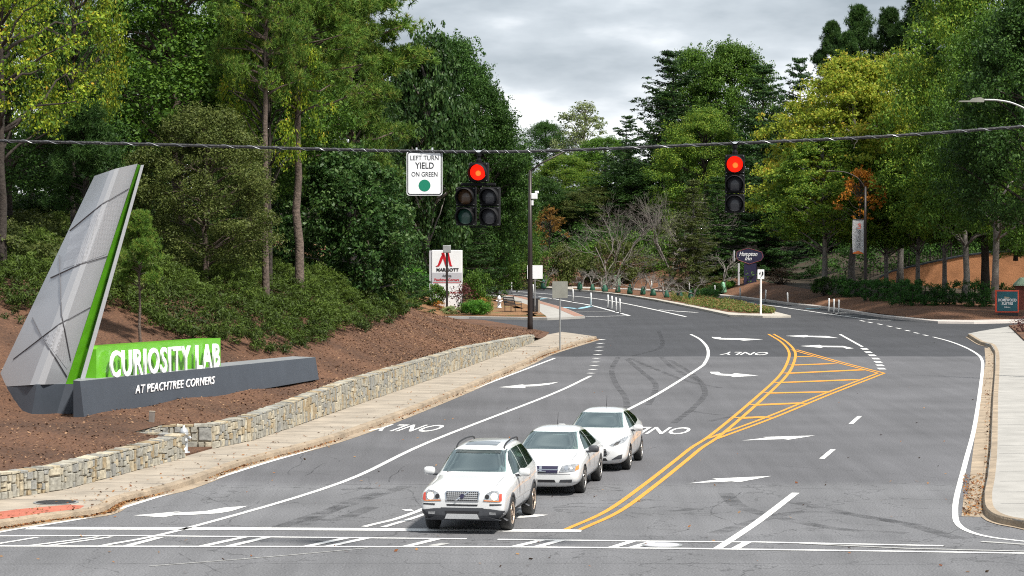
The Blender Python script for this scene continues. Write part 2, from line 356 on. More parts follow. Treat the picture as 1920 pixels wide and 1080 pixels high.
def perforated():
    m, t, b = new_mat('perforated_silver'); N = t.nodes.new; K = t.links.new
    g = N('ShaderNodeNewGeometry'); vo = N('ShaderNodeTexVoronoi'); vo.inputs['Scale'].default_value = 30; vo.inputs['Randomness'].default_value = 0.15
    K(g.outputs['Position'], vo.inputs['Vector'])
    cr = N('ShaderNodeValToRGB'); cr.color_ramp.elements[0].position = 0.36; cr.color_ramp.elements[0].color = (0.31, 0.32, 0.335, 1)
    cr.color_ramp.elements[1].position = 0.44; cr.color_ramp.elements[1].color = (0.46, 0.47, 0.50, 1)
    K(vo.outputs['Distance'], cr.inputs['Fac']); K(cr.outputs[0], b.inputs['Base Color']); b.inputs['Roughness'].default_value = 0.4; b.inputs['Metallic'].default_value = 0.2
    return m
M['perf'] = perforated()
def blockwall():
    m, t, b = new_mat('dark_block_wall'); N = t.nodes.new; K = t.links.new
    tc = N('ShaderNodeTexCoord'); mp = N('ShaderNodeMapping'); mp.inputs['Rotation'].default_value = (R(90), 0, 0); K(tc.outputs['Object'], mp.inputs['Vector'])
    br = N('ShaderNodeTexBrick'); br.inputs['Scale'].default_value = 1.0; br.inputs['Brick Width'].default_value = 0.46; br.inputs['Row Height'].default_value = 0.2; br.inputs['Mortar Size'].default_value = 0.022
    br.inputs['Color1'].default_value = (0.045, 0.034, 0.030, 1); br.inputs['Color2'].default_value = (0.026, 0.021, 0.019, 1); br.inputs['Mortar'].default_value = (0.015, 0.012, 0.012, 1)
    K(mp.outputs[0], br.inputs['Vector']); K(br.outputs['Color'], b.inputs['Base Color']); b.inputs['Roughness'].default_value = 0.9
    return m
M['block'] = blockwall()

# ------------------------------------------------------------------ object helpers
def tag(o, label=None, cat=None, group=None, kind=None):
    if label: o['label'] = label
    if cat: o['category'] = cat
    if group: o['group'] = group
    if kind: o['kind'] = kind
    return o
def empty(name, loc, label=None, cat=None, group=None, rz=0.0):
    o = bpy.data.objects.new(name, None); o.empty_display_size = 0.2
    o.location = loc; o.rotation_euler = (0, 0, rz); COL.objects.link(o)
    return tag(o, label, cat, group)
def link(name, me, m=None, parent=None, smooth=False):
    o = bpy.data.objects.new(name, me); COL.objects.link(o)
    if m is not None:
        for q in (m if isinstance(m, (list, tuple)) else [m]): me.materials.append(q)
    if smooth:
        me.polygons.foreach_set('use_smooth', [True] * len(me.polygons))
    if parent: o.parent = parent
    return o
def obj(name, bm, m, parent=None, smooth=False):
    me = bpy.data.meshes.new(name); bmesh.ops.recalc_face_normals(bm, faces=bm.faces); bm.to_mesh(me); bm.free()
    return link(name, me, m, parent, smooth)
def struct(name, bm, m, smooth=False):
    return tag(obj(name, bm, m, None, smooth), kind='structure')
def copy_tree(o, parent=None):
    c = o.copy(); COL.objects.link(c)
    if parent: c.parent = parent
    for ch in o.children: copy_tree(ch, c)
    return c
def fast_mesh(name, V, nv, v=None):
    """V: (n*nv,3) array: n faces of nv own vertices each; v: per-face value."""
    me = bpy.data.meshes.new(name); V = np.asarray(V, dtype=np.float32).reshape(-1, 3); n = len(V) // nv
    me.vertices.add(len(V)); me.vertices.foreach_set('co', V.ravel())
    me.loops.add(len(V)); me.loops.foreach_set('vertex_index', np.arange(len(V), dtype=np.int32))
    me.polygons.add(n); me.polygons.foreach_set('loop_start', np.arange(0, len(V), nv, dtype=np.int32))
    try: me.polygons.foreach_set('loop_total', np.full(n, nv, dtype=np.int32))
    except Exception: pass
    if v is not None:
        a = me.attributes.new('v', 'FLOAT', 'FACE'); a.data.foreach_set('value', np.asarray(v, dtype=np.float32))
    me.update(calc_edges=True)
    return me
def box(bm, c, s, rot=None, bevel=0.0):
    """centre c, full size s"""
    vs = [bm.verts.new(Vector((x * s[0] / 2, y * s[1] / 2, z * s[2] / 2))) for x in (-1, 1) for y in (-1, 1) for z in (-1, 1)]
    fs = [bm.faces.new([vs[i] for i in q]) for q in ((0, 1, 3, 2), (4, 6, 7, 5), (0, 4, 5, 1), (2, 3, 7, 6), (0, 2, 6, 4), (1, 5, 7, 3))]
    if bevel:
        es = list({e for f in fs for e in f.edges}); r = bmesh.ops.bevel(bm, geom=es, offset=bevel, segments=2, affect='EDGES', profile=0.5)
        vs = list({v for f in r['faces'] for v in f.verts} | {v for v in vs if v.is_valid})
    mtx = Matrix.Translation(Vector(c)) @ (rot.to_4x4() if rot else Matrix.Identity(4))
    for v in vs: v.co = mtx @ v.co
    return vs
def tube(bm, pts, r, n=8, cap=True):
    pts = [Vector(p) for p in pts]; rs = r if isinstance(r, (list, tuple)) else [r] * len(pts)
    rings = []
    for i, p in enumerate(pts):
        d = (pts[min(i + 1, len(pts) - 1)] - pts[max(i - 1, 0)]).normalized()
        a = d.orthogonal().normalized() if i == 0 else (rings_a - d * rings_a.dot(d)).normalized()
        rings_a = a; b = d.cross(a)
        rings.append([bm.verts.new(p + (a * math.cos(2 * math.pi * k / n) + b * math.sin(2 * math.pi * k / n)) * rs[i]) for k in range(n)])
    for i in range(len(rings) - 1):
        for k in range(n):
            bm.faces.new((rings[i][k], rings[i][(k + 1) % n], rings[i + 1][(k + 1) % n], rings[i + 1][k]))
    if cap:
        bm.faces.new(rings[0][::-1]); bm.faces.new(rings[-1])
def lathe(bm, prof, n=20, mtx=None):
    """prof [(r,z)] about local z"""
    mtx = mtx or Matrix.Identity(4); rings = []
    for r, z in prof:
        rings.append([bm.verts.new(mtx @ Vector((r * math.cos(2 * math.pi * k / n), r * math.sin(2 * math.pi * k / n), z))) for k in range(n)])
    for i in range(len(rings) - 1):
        for k in range(n):
            bm.faces.new((rings[i][k], rings[i][(k + 1) % n], rings[i + 1][(k + 1) % n], rings[i + 1][k]))
    if prof[0][0] > 1e-4: bm.faces.new(rings[0][::-1])
    if prof[-1][0] > 1e-4: bm.faces.new(rings[-1])
def prism(bm, pts, z0, z1):
    """pts world xy (ccw or cw), a flat slab between z0 and z1"""
    a = [bm.verts.new((p[0], p[1], z0)) for p in pts]; b = [bm.verts.new((p[0], p[1], z1)) for p in pts]
    bm.faces.new(a[::-1]); bm.faces.new(b); n = len(pts)
    for i in range(n): bm.faces.new((a[i], a[(i + 1) % n], b[(i + 1) % n], b[i]))
def slab3(bm, pts, off):
    """polygon of 3-D points given thickness by vector off"""
    a = [bm.verts.new(Vector(p)) for p in pts]; b = [bm.verts.new(Vector(p) + Vector(off)) for p in pts]
    bm.faces.new(a); bm.faces.new(b[::-1]); n = len(pts)
    for i in range(n): bm.faces.new((a[i], b[i], b[(i + 1) % n], a[(i + 1) % n]))
def catmull(P, n=8):
    P = [Vector(p) for p in P]; Q = [P[0] * 2 - P[1]] + P + [P[-1] * 2 - P[-2]]; out = []
    for i in range(1, len(Q) - 2):
        for k in range(n):
            t = k / n; a, b, c, d = Q[i - 1], Q[i], Q[i + 1], Q[i + 2]
            out.append(0.5 * ((2 * b) + (c - a) * t + (2 * a - 5 * b + 4 * c - d) * t * t + (3 * b - a - 3 * c + d) * t ** 3))
    out.append(P[-1]); return out
def ribbon(bm, P, w, z=0.008):
    P = [Vector((p[0], p[1], z)) for p in P]; prev = None
    for i, p in enumerate(P):
        d = (P[min(i + 1, len(P) - 1)] - P[max(i - 1, 0)]).normalized(); n = Vector((-d.y, d.x, 0)) * (w / 2)
        cur = (bm.verts.new(p + n), bm.verts.new(p - n))
        if prev: bm.faces.new((prev[0], prev[1], cur[1], cur[0]))
        prev = cur
def text_bm(s, bm, org, ax, up, width=None, height=None, ext=0.01, bold=0.0, slant=0.0, align=0.5, flat=False, sp=1.0):
    """letters as solid geometry: org = lower left (align 0) or lower centre (0.5) of the line; ax, up unit vectors"""
    cu = bpy.data.curves.new('t', 'FONT'); cu.body = s; cu.size = 1; cu.extrude = 0.0 if flat else 0.5; cu.offset = bold; cu.resolution_u = 3; cu.shear = slant; cu.space_character = sp
    o = bpy.data.objects.new('t', cu); COL.objects.link(o); dg = bpy.context.evaluated_depsgraph_get(); dg.update()
    me = bpy.data.meshes.new_from_object(o.evaluated_get(dg)); bpy.data.objects.remove(o); bpy.data.curves.remove(cu)
    co = np.array([v.co[:] for v in me.vertices])
    mn, mx = co.min(0), co.max(0)
    sy = height / 0.73 if height else None
    if width and height: sx = width / (mx[0] - mn[0])
    elif width: sx = width / (mx[0] - mn[0]); sy = sx
    else: sx = sy
    org, ax, up = Vector(org), Vector(ax).normalized(), Vector(up).normalized(); nn = ax.cross(up)
    wdt = (mx[0] - mn[0]) * sx
    for v in me.vertices:
        x, y, z = v.co
        v.co = org + ax * ((x - mn[0]) * sx - wdt * align) + up * (y * sy) + nn * ((z / 0.5) * ext / 2 + ext / 2)
    bm.from_mesh(me); bpy.data.meshes.remove(me)
def bvh_of(o):
    bm = bmesh.new(); bm.from_mesh(o.data); b = BVHTree.FromBMesh(bm); bm.free(); return b
# ================================================================== terrain
W1 = [G(0, 949), G(115, 931), G(241, 897), G(347, 868)]           # foot of the retaining wall
W2 = [G(398, 851), G(482, 834), G(640, 777), G(740, 742), G(860, 700), G(1001, 647)]
_wy = [p.y for p in W1 + W2]; _wx = [p.x for p in W1 + W2]
def wallX(Y):
    if Y < _wy[0]: return _wx[0] + (Y - _wy[0]) * 0.15
    if Y > _wy[-1]: return lerp([_wy[-1], 136, 141, 150, 159, 163.5], [_wx[-1], 1.7, 2.0, .3, -1.9, -10], Y)
    return lerp(_wy, _wx, Y)
def zwt(Y): return lerp([0, 60, 66, 74, 84, 108, 129, 134, 140], [.62, .66, .68, .80, .94, .90, .50, .20, .14], Y)
def hb(X, Y):
    t = wallX(Y) - X
    t0 = lerp([0, 60, 68, 80, 88], [9.0, 6.0, 4.8, 2.6, 0.6], Y)
    s = max(0.0, t - t0); rise = 0.50 * s * s / (s + 0.8)
    rise = 5.6 * (1 - math.exp(-rise / 5.6)) * 1.12
    yend = 163.5
    fade = 1 - sstep(108, 158, Y) * (1 - sstep(7, 16, -X) * 0.6)
    z = zwt(Y) + .28 * sstep(.4, 3.2, t) * (1 - sstep(80, 92, Y)) + rise * fade + 0.04 * math.sin(X * 2.1 + Y * .7) * sstep(0, 2, t)
    if Y > 128: z = 0.14 + (z - 0.14) * min(1, max(0, t) / 1.6 + (1 - sstep(128, 136, Y)))
    return z
KERB = [G(*p) for p in ((700, 533), (914, 536), (972, 537.5), (1027, 541), (1090, 542), (1173, 545), (1230, 547), (1275, 550), (1358, 557), (1417, 563), (1477, 572), (1556, 580), (1655, 596), (1754, 606.5), (1834, 607.5), (1915, 605.5), (2100, 602))]
_kx = [p.x for p in KERB]; _ky = [p.y for p in KERB]
def kerbY(X): return lerp([-120] + _kx, [300] + _ky, X)
def prof(d, X):
    right = sstep(8, 24, X)
    a = lerp([0, 2, 6, 13, 25, 45, 110, 800], [0, 0.02, 0.35, 1.7, 3.6, 5.6, 9, 14], d)
    b = lerp([0, 2, 6, 13, 25, 48, 110, 800], [0, 0.02, 0.28, 0.5, 0.6, 0.8, 6, 12], d)
    return a * (1 - right) + b * right
def fb(X, Y): return 0.14 + prof(max(0, Y - kerbY(X)), X)
ISL = [G(*p) for p in ((1097, 597), (1059, 581), (1017, 569), (983, 560), (949, 556), (921, 552), (870, 548))]
_iy = [p.y for p in ISL]; _ix = [p.x for p in ISL]
def islX(Y): return lerp(_iy, _ix, Y)
def ib(X, Y):
    s = max(0, -3.2 - X); return 0.14 + 4.6 * (1 - math.exp(-0.5 * s * s / (s + 1.5) / 4.6)) * sstep(163.5, 174, Y)
def ground(X, Y):
    if Y > kerbY(X): return fb(X, Y)
    if X < wallX(Y) and Y < 163.4: return hb(X, Y)
    if Y > 163.4 and X < islX(Y): return ib(X, Y)
    return 0.0
def T(px, py, y0=50, y1=400):
    Y = y0
    while Y < y1:
        p = D(px, py, Y)
        if p.z <= ground(p.x, p.y): return Vector((p.x, p.y, ground(p.x, p.y)))
        Y += 0.25
    return D(px, py, y1)

bm = bmesh.new(); vs = [bm.verts.new(p) for p in ((-1500, -60, -.25), (1500, -60, -.25), (1500, 4000, -.25), (-1500, 4000, -.25))]; bm.faces.new(vs)
struct('ground', bm, M['forest_floor'])
bm = bmesh.new(); vs = [bm.verts.new(p) for p in ((-90, -20, 0), (110, -20, 0), (110, 270, 0), (-90, 270, 0))]; bm.faces.new(vs)
struct('road', bm, M['asphalt'])

def grid_mesh(name, fn, us, vs, m):
    V = [fn(u, v) for u in us for v in vs]; nu, nv = len(us), len(vs)
    Fc = [(i * nv + j, i * nv + j + 1, (i + 1) * nv + j + 1, (i + 1) * nv + j) for i in range(nu - 1) for j in range(nv - 1)]
    me = bpy.data.meshes.new(name); me.from_pydata(V, [], Fc)
    o = link(name, me, m, None, True); return tag(o, kind='structure')
ts = [0.30, .5, .8, 1.2, 1.7, 2.3, 3, 4, 5, 6, 7, 8, 9, 10, 12, 14, 17, 20, 25, 30, 40, 60, 90]
REC0, REC1 = W1[-1].y, W2[0].y            # the recess in the wall where the hydrant stands
def bankpt(Y, t):
    x = wallX(Y) - t
    return (x, Y, hb(x, Y))
grid_mesh('mulch_bank', bankpt, [30, 40, 48] + list(np.arange(52, REC0, 1.0)) + [REC0 + 0.02], ts, M['mulch'])
grid_mesh('mulch_bank', lambda Y, t: bankpt(Y, t), [REC0 + 0.02, (REC0 + REC1) / 2, REC1 - 0.02], [1.28] + [t for t in ts if t > 1.5], M['mulch'])
grid_mesh('mulch_bank', bankpt, [REC1 - 0.02] + list(np.arange(math.ceil(REC1), 129, 1.0)) + [129.2], ts, M['mulch'])
grid_mesh('mulch_bank', lambda Y, t: bankpt(Y, t - 0.30), list(np.arange(129.2, 163.4, 1.0)), ts, M['mulch'])
xs = [0, .6, 1.2, 2, 3, 4, 5, 6, 7, 8, 9, 10, 12, 14, 18, 24, 34, 60]
grid_mesh('island_bank', lambda Y, s: (islX(Y) - s, Y, max(0.16, ib(islX(Y) - s, Y)) + 0.02), [164.2 + k * 2 for k in range(44)], [2.4, 3] + xs[4:], M['verge'])
ds = [2.0, 3, 4.5, 6, 8, 10, 13, 16, 19]
kxs = sorted(list(np.arange(-60, 60, 1.5)) + [-200, -110, 90, 150, 300])
grid_mesh('far_bank', lambda x, d: (x * (1 + d / 400), kerbY(x) + d, 0.14 + prof(d, x)), kxs, ds, M['straw'])
grid_mesh('far_slope', lambda x, d: (x * (1 + d / 400), kerbY(x) + d, 0.14 + prof(d, x)), kxs, [19, 22, 25, 32, 45, 70, 110, 200, 500, 1200], M['forest_floor'])
# far pavement and kerb
bm = bmesh.new(); prev = None
kk = [Vector((x, kerbY(x), 0)) for x in list(np.arange(-50, 60, 1.0))]
for p in kk:
    row = [bm.verts.new((p.x, p.y + a, z)) for a, z in ((0, -.02), (0.02, .13), (0.15, .15), (2.05, .16))]
    if prev:
        for i in range(3): bm.faces.new((prev[i], prev[i + 1], row[i + 1], row[i]))
    prev = row
M['walk_far'] = mat('pale_far_pavement', (.46, .42, .39), .85, var=.12, vscale=.8); struct('far_pavement', bm, M['walk_far'])

# ---- left pavement with kerb
KL = [G(-260, 1030), G(0, 991), G(90, 977), G(185, 964), G(231, 942), G(337, 916), G(457, 873), G(640, 822), G(820, 754), G(979, 686), G(1018, 667), G(1070, 650), G(1118, 636)]
KLc = catmull(KL, 6)
BL = [Vector((wallX(35) - 1.5, 35, 0))] + [Vector((wallX(y) - 1.6, y, 0)) for y in list(range(40, 128, 4))] + [G(1030, 628), G(1054, 627)]
bm = bmesh.new(); prev = None
def BLat(Y):
    if Y < 127: return Vector((wallX(Y) - 1.6, Y, 0))
    return Vector((lerp([127, 136.0], [wallX(127) - 1.6, G(1054, 627).x], Y), lerp([127, 136.0], [127, G(1054, 627).y], Y), 0))
for p in [Vector((KLc[0].x - 2.2, 38, 0))] + KLc:
    b_ = BLat(p.y); row = [bm.verts.new((p.x, p.y, -.1)), bm.verts.new((p.x, p.y, .14)), bm.verts.new((b_.x, b_.y, .14)), bm.verts.new((b_.x, b_.y, -.1))]
    if prev:
        for k in range(3): bm.faces.new((prev[k], prev[k + 1], row[k + 1], row[k]))
    prev = row
bm.faces.new(prev)
struct('left_pavement', bm, M['walk_tan'])
bm = bmesh.new(); prev = None
for i, p in enumerate(KLc):
    d = (KLc[min(i + 1, len(KLc) - 1)] - KLc[max(i - 1, 0)]).normalized(); n = Vector((d.y, -d.x, 0))
    row = [bm.verts.new(p + n * a + Vector((0, 0, z))) for a, z in ((.32, .006), (.03, .012), (.012, .12), (-.01, .148), (-.17, .152), (-.18, .13))]
    if prev:
        for k in range(5): bm.faces.new((prev[k], prev[k + 1], row[k + 1], row[k]))
    prev = row
struct('left_kerb', bm, M['kerb_dirty'])
bm = bmesh.new()
pts = [G(*p, .1465) for p in ((-200, 988), (0, 959), (40, 954), (130, 946), (158, 948), (150, 953), (60, 965), (0, 973), (-200, 1004))]
prism(bm, [(q.x, q.y) for q in pts], .13, .1465); struct('tactile_paving', bm, M['tactile'])
# joints in the left pavement
bm = bmesh.new()
for k in range(46):
    Y = 46 + k * 1.83; a = Vector((wallX(Y) + 0.02, Y, 0)); 
    cy = min(KLc, key=lambda q: abs(q.y - (Y - .3))); ribbon(bm, [a, Vector((cy.x - .2, Y - .3, 0))], 0.02, 0.1425)
struct('pavement_joints', bm, M['seam'])
# ---- island beyond the driveway
bm = bmesh.new(); isl = [(p.x, p.y) for p in ISL]
prism(bm, [(-40, 163.7), (G(879, 598).x, 163.7), (G(1026, 600).x, G(1026, 600.5).y)] + isl + [(-40, _iy[-1] + 4)], -0.1, 0.14); struct('island_pavement', bm, M['walk'])
bm = bmesh.new(); pr = [Vector((p.x, p.y, 0)) for p in ISL]
M['brick_edge'] = mat('faded_brick_edging', (.27, .15, .11), .85, var=.2, vscale=3); ribbon(bm, [p + Vector((-.35, 0, 0)) for p in pr], 0.6, 0.146); struct('brick_edging', bm, M['brick_edge'])
bm = bmesh.new()
q = [G(879, 597.0), G(1026, 599.4), G(1012, 588), G(1000, 579), G(980, 572), G(950, 566), G(936, 560), G(900, 560), G(860, 575)]
prism(bm, [(p.x, p.y) for p in q], 0.10, 0.150); struct('straw_verge', bm, M['verge'])
bm = bmesh.new(); q = [G(936, 580.5, .15), G(988, 586, .15), G(1012, 584, .15), G(1003, 581, .15), G(960, 578, .15)]
prism(bm, [(p.x, p.y) for p in q], 0.12, 0.158); struct('bench_pad', bm, M['walk'])
# ---- median
MF = [(1483, 595.5), (1430, 596), (1368, 594), (1299, 579), (1229, 565), (1180, 557), (1125, 550), (1075, 545.5), (1027, 542), (972, 538.5)]
MB = [(972, 538), (1027, 540.5), (1090, 542.2), (1173, 545.5), (1200, 546.5), (1255, 550), (1299, 554), (1368, 567), (1453, 588), (1483, 594.8)]
mf = [G(*p) for p in MF]; mb_ = [G(*p) for p in MB]
bm = bmesh.new(); prism(bm, [(p.x, p.y) for p in mf + mb_[1:-1]], -0.1, 0.13); struct('median_kerb', bm, M['concrete'])
cx = G(1300, 570); 
def shr(P, k):
    out = []
    for p in P: 
        out.append(p)
    return out
bm = bmesh.new()
q = [G(1448, 592.0), G(1400, 591.5), G(1365, 589), G(1299, 575.5), G(1229, 562.5), G(1180, 555.3), G(1125, 548.7), G(1075, 544.6), G(1075, 543.2), G(1173, 546.2), G(1200, 547.4), G(1255, 551), G(1299, 555), G(1368, 568.6), G(1430, 584)]
prism(bm, [(p.x, p.y) for p in q], 0.05, 0.155); struct('median_bed', bm, M['straw'])
# ---- right pavement, gutter, kerb
RW = [(1815, 631), (1838, 626), (1892, 617), (2050, 600), (2200, 700), (2200, 1060), (1920, 991), (1880, 983), (1858, 974), (1847, 960), (1846, 935), (1852, 905), (1858, 849), (1862, 753), (1866, 700), (1866, 665), (1858, 652), (1838, 646)]
q = [G(*p) for p in RW]
bm = bmesh.new(); prism(bm, [(p.x, p.y) for p in q], -0.1, 0.15)
bmesh.ops.triangulate(bm, faces=[f for f in bm.faces if len(f.verts) > 4]); struct('right_pavement', bm, M['walk'])
bm = bmesh.new(); kr = catmull([G(*p) for p in ((1995, 1010), (1920, 991), (1880, 983), (1858, 974), (1847, 960), (1846, 935), (1852, 905), (1858, 849), (1862, 753), (1866, 700), (1866, 668), (1858, 652), (1838, 646), (1815, 632))], 5); prev = None
for i, p in enumerate(kr):
    d = (kr[min(i + 1, len(kr) - 1)] - kr[max(i - 1, 0)]).normalized(); n = Vector((-d.y, d.x, 0))
    row = [bm.verts.new(p + n * a + Vector((0, 0, z))) for a, z in ((.14, .013), (.03, .012), (.012, .12), (-.01, .160), (-.16, .163), (-.17, .14))]
    if prev:
        for k in range(5): bm.faces.new((prev[k], prev[k + 1], row[k + 1], row[k]))
    prev = row
struct('right_kerb', bm, M['kerb_dirty'])
bm = bmesh.new()
q = [G(*p) for p in ((1846, 652), (1866, 655), (1866, 700), (1862, 753), (1858, 849), (1848, 925), (1846, 970), (1803, 968), (1807, 930), (1815, 926), (1824, 849), (1841, 719), (1848, 680))]
prism(bm, [(p.x, p.y) for p in q], -0.05, 0.006); struct('gutter', bm, M['kerb_dirty'])
bm = bmesh.new()
for k in range(24):
    Y = 56 + k * 2.4; ribbon(bm, [Vector((G(1860, 410 + CH * F / Y).x + .2, Y, 0)), Vector((G(1860, 410 + CH * F / Y).x + 6, Y + .6, 0))], 0.022, 0.1545)
struct('pavement_joints', bm, M['seam'])
bm = bmesh.new(); prism(bm, [(G(2150, 1060).x - .3, 28), (90, 28), (90, 150), (G(2050, 600).x, 150), (G(2050, 640).x, G(2050, 640).y)], -.1, .11); struct('right_verge', bm, M['straw'])
bm = bmesh.new(); q = [G(*p) for p in ((1892, 617), (1920, 645), (2100, 660), (2100, 596))]
prism(bm, [(p.x, p.y) for p in q], 0.1, 0.22); struct('mulch_bed', bm, M['mulch'])

# ================================================================== road paint
P = lambda *a: [G(x, y) for x, y in a]
wl, yl, wo = bmesh.new(), bmesh.new(), bmesh.new()
def line(bm, pts, w, smooth=True, z=0.008):
    q = P(*pts); ribbon(bm, catmull(q, 6) if smooth and len(q) > 2 else q, w, z)
line(wl, [(-200, 1040), (0, 998), (87, 984), (173, 969), (241, 949), (337, 919), (482, 873), (640, 824), (860, 740), (1040, 672)], .13)
line(wl, [(185, 1025), (350, 991), (640, 905), (807, 828), (1033, 740), (1108, 705)], .14)
line(wl, [(1295, 627), (1312, 636), (1325, 650), (1328, 665), (1322, 680), (1310, 691), (1240, 735), (1180, 767), (960, 878), (783, 959), (683, 988)], .14)
line(wl, [(718, 989), (783, 969), (860, 941)], .13)
line(wl, [(50, 991), (500, 992), (1090, 996)], .42, False)
line(wl, [(-200, 1006), (250, 1005), (875, 1011)], .16, False, 0.009); line(wl, [(933, 1012), (1280, 1016), (1424, 1017), (1769, 1024)], .16, False, 0.009)
line(wl, [(-200, 1024), (480, 1025.5), (960, 1026), (1280, 1029), (1665, 1034), (1990, 1039)], .17, False, 0.009)
line(wo, [(1500, 1019.5), (1700, 1029), (1990, 1036)], .12, False, 0.010); line(wo, [(1840, 1016), (1990, 1026)], .16, False, 0.010)
for a in ([(-40, 1026), (70, 1008)], [(45, 1025), (185, 1007)], [(80, 1025), (210, 1007)]): line(wl, a, .11, False, 0.0085)
for a in ([(235, 1025), (300, 1008)],
          [(380, 1024.5), (465, 1006)], [(430, 1024.5), (505, 1007)], [(575, 1025), (650, 1009)], [(615, 1025), (690, 1009)], [(762, 1025), (820, 1011)],
          [(960, 1026.5), (1018, 1012.7)], [(1003, 1026.7), (1054, 1013)], [(1144, 1028), (1188, 1014.5)], [(1181, 1028.5), (1227, 1015)], [(1377, 1030), (1401, 1017)]):
    line(wl, a, .17, False, 0.0085)
line(wl, [(1492, 924.5), (1424, 976.5), (1367, 1015), (1345, 1029)], .17)
line(wo, [(810, 1024), (836, 1019)], .2, False)
line(wo, [(280, 1062), (500, 1045), (690, 1028)], .05)
for a in ([(1612, 780.5), (1595.5, 795)], [(1562, 843), (1541, 860.5)], [(1575, 627), (1617, 650.5)]): line(wl, a, .14, False)
for (x, y) in ((708, 196), (723, 209), (738, 221), (752, 234), (761, 247), (768, 260), (774, 273)):
    X, Y = 1280 + x * .4816, 560 + y * .4816; line(wl, [(X - 2.5, Y - 1.4), (X + 2.5, Y + 1.4)], .3, False)
for (x, y) in ((700, 87), (730, 93), (768, 100), (805, 108), (840, 116), (876, 125), (910, 134), (946, 143)):
    X, Y = 1280 + x * .4816, 560 + y * .4816; line(wl, [(X - 4, Y - .9), (X + 4, Y + .9)], .16, False)
for k in range(10):
    t = k / 9; x = 1108 + 20 * t ** .8; y = 700 - 63 * t; line(wl, [(x - 4, y + .4), (x + 4, y - .4)], .30, False)
line(wl, [(1749.6, 632), (1780, 640), (1810, 651.5), (1832, 664), (1841, 675), (1842, 695), (1829, 791), (1810, 868), (1794, 931), (1791, 965), (1797, 984), (1820, 998), (1860, 1008), (1925, 1016), (1990, 1024)], .125)
line(wl, [(1366, 565), (1437, 572), (1497, 580.5), (1562, 590), (1630, 599), (1672, 601)], .2)
line(wo, [(1560, 588), (1600, 586), (1640, 590)], .3); line(wo, [(1585, 592), (1625, 590)], .3, False)
line(wl, [(900, 551.5), (972, 553), (1029, 559), (1075, 567), (1109, 573), (1180, 592)], .22); line(wl, [(1180, 592), (1098, 594)], .25, False)
line(wo, [(1075, 585), (1143, 584)], .2, False)
line(wl, [(960, 546), (1066, 554.5), (1109, 559), (1166, 568), (1233, 582), (1286, 594)], .2)
line(wl, [(1236, 581), (1265, 583)], .25, False); line(wl, [(1265, 583.5), (1307, 586)], .35, False)
def poly(bm, pts, z=0.008):
    f = bm.faces.new([bm.verts.new((p.x, p.y, z)) for p in P(*pts)])
    bmesh.ops.triangulate(bm, faces=[f])
struct('lane_lines', wl, M['line_white']); struct('worn_lines', wo, M['line_worn'])
ar = bmesh.new()
poly(ar, [(250, 967), (342, 959), (320, 962.5), (385, 959), (419, 952.5), (465, 949), (433, 959), (409, 963), (356, 966), (327, 966.5), (306, 970.5)])
poly(ar, [(935, 726.5), (985, 720.5), (978, 722.5), (1010, 720.5), (1048, 716.5), (1030, 721.5), (1005, 724.5), (985, 725), (985, 728)])
poly(ar, [(1334, 632), (1350, 632.5), (1353, 634), (1391, 634.5), (1431, 636.5), (1394, 639), (1386, 637.5), (1350, 636.7), (1337, 634.5)])
poly(ar, [(1331, 697.5), (1347, 697.5), (1353, 701), (1372, 702), (1378, 700), (1422, 704.5), (1375, 707.5), (1369, 705), (1347, 704), (1333, 700.5)])
poly(ar, [(1473, 630), (1512, 628.5), (1516, 629.8), (1550, 630.3), (1572, 634), (1550, 633.4), (1516, 631.9), (1506, 632.6)])
poly(ar, [(1500, 649), (1537, 647), (1541, 648.5), (1581, 649), (1601, 653.5), (1587, 654.2), (1581, 651.5), (1544, 651), (1539, 652.4)])
poly(ar, [(1391, 826.5), (1437, 821), (1430, 819.8), (1528, 817), (1478, 825), (1469, 823.8)])
poly(ar, [(1290, 907), (1345, 899.5), (1335, 898), (1447, 893), (1386, 904.5), (1372, 903)])
poly(ar, [(960, 966), (975, 956), (984, 962), (1000, 965), (1028, 966), (1003, 970), (965, 972)])
poly(ar, [(753, 956), (770, 955), (776, 958), (762, 959)])
struct('turn_arrows', ar, M['line_white'])
wd = bmesh.new(); u = Vector((math.sin(R(9.8)), math.cos(R(9.8)), 0)); rt = Vector((-u.y, u.x, 0))
for (x, y), w, h in (((781, 797), 1.95, 2.6), ((1236, 801.5), 2.05, 2.6), ((1401, 660.5), 2.1, 2.7)):
    c = G(x, y); text_bm('ONLY', wd, c + Vector((0, 0, 0.009)), rt, -u, width=w, height=h, ext=0.0008, bold=0.012, flat=True)
for v in wd.verts: v.co.z = 0.009
struct('road_words', wd, M['line_white'])
def off(P_, o):
    out = []
    for i, p in enumerate(P_):
        d = (P_[min(i + 1, len(P_) - 1)] - P_[max(i - 1, 0)]).normalized(); out.append(p + Vector((-d.y, d.x, 0)) * o)
    return out
main = catmull(P((1074, 993.5), (1150, 958.5), (1218, 910), (1280, 861), (1306, 840), (1347, 812.3), (1417, 753), (1467, 706), (1483, 678), (1484.5, 659), (1470, 641.5), (1445.5, 626.5)), 8)
ribbon(yl, off(main, .14), .12); ribbon(yl, off(main, -.14), .12)
lo = catmull(P((1335, 823), (1444, 783), (1550, 739.5), (1652, 700)), 6); ribbon(yl, off(lo, .13), .12, 0.0085); ribbon(yl, off(lo, -.13), .12, 0.0085)
up = P((1489, 656), (1569, 678.5), (1652, 700)); ribbon(yl, off(up, .13), .12, .009); ribbon(yl, off(up, -.13), .12, .009)
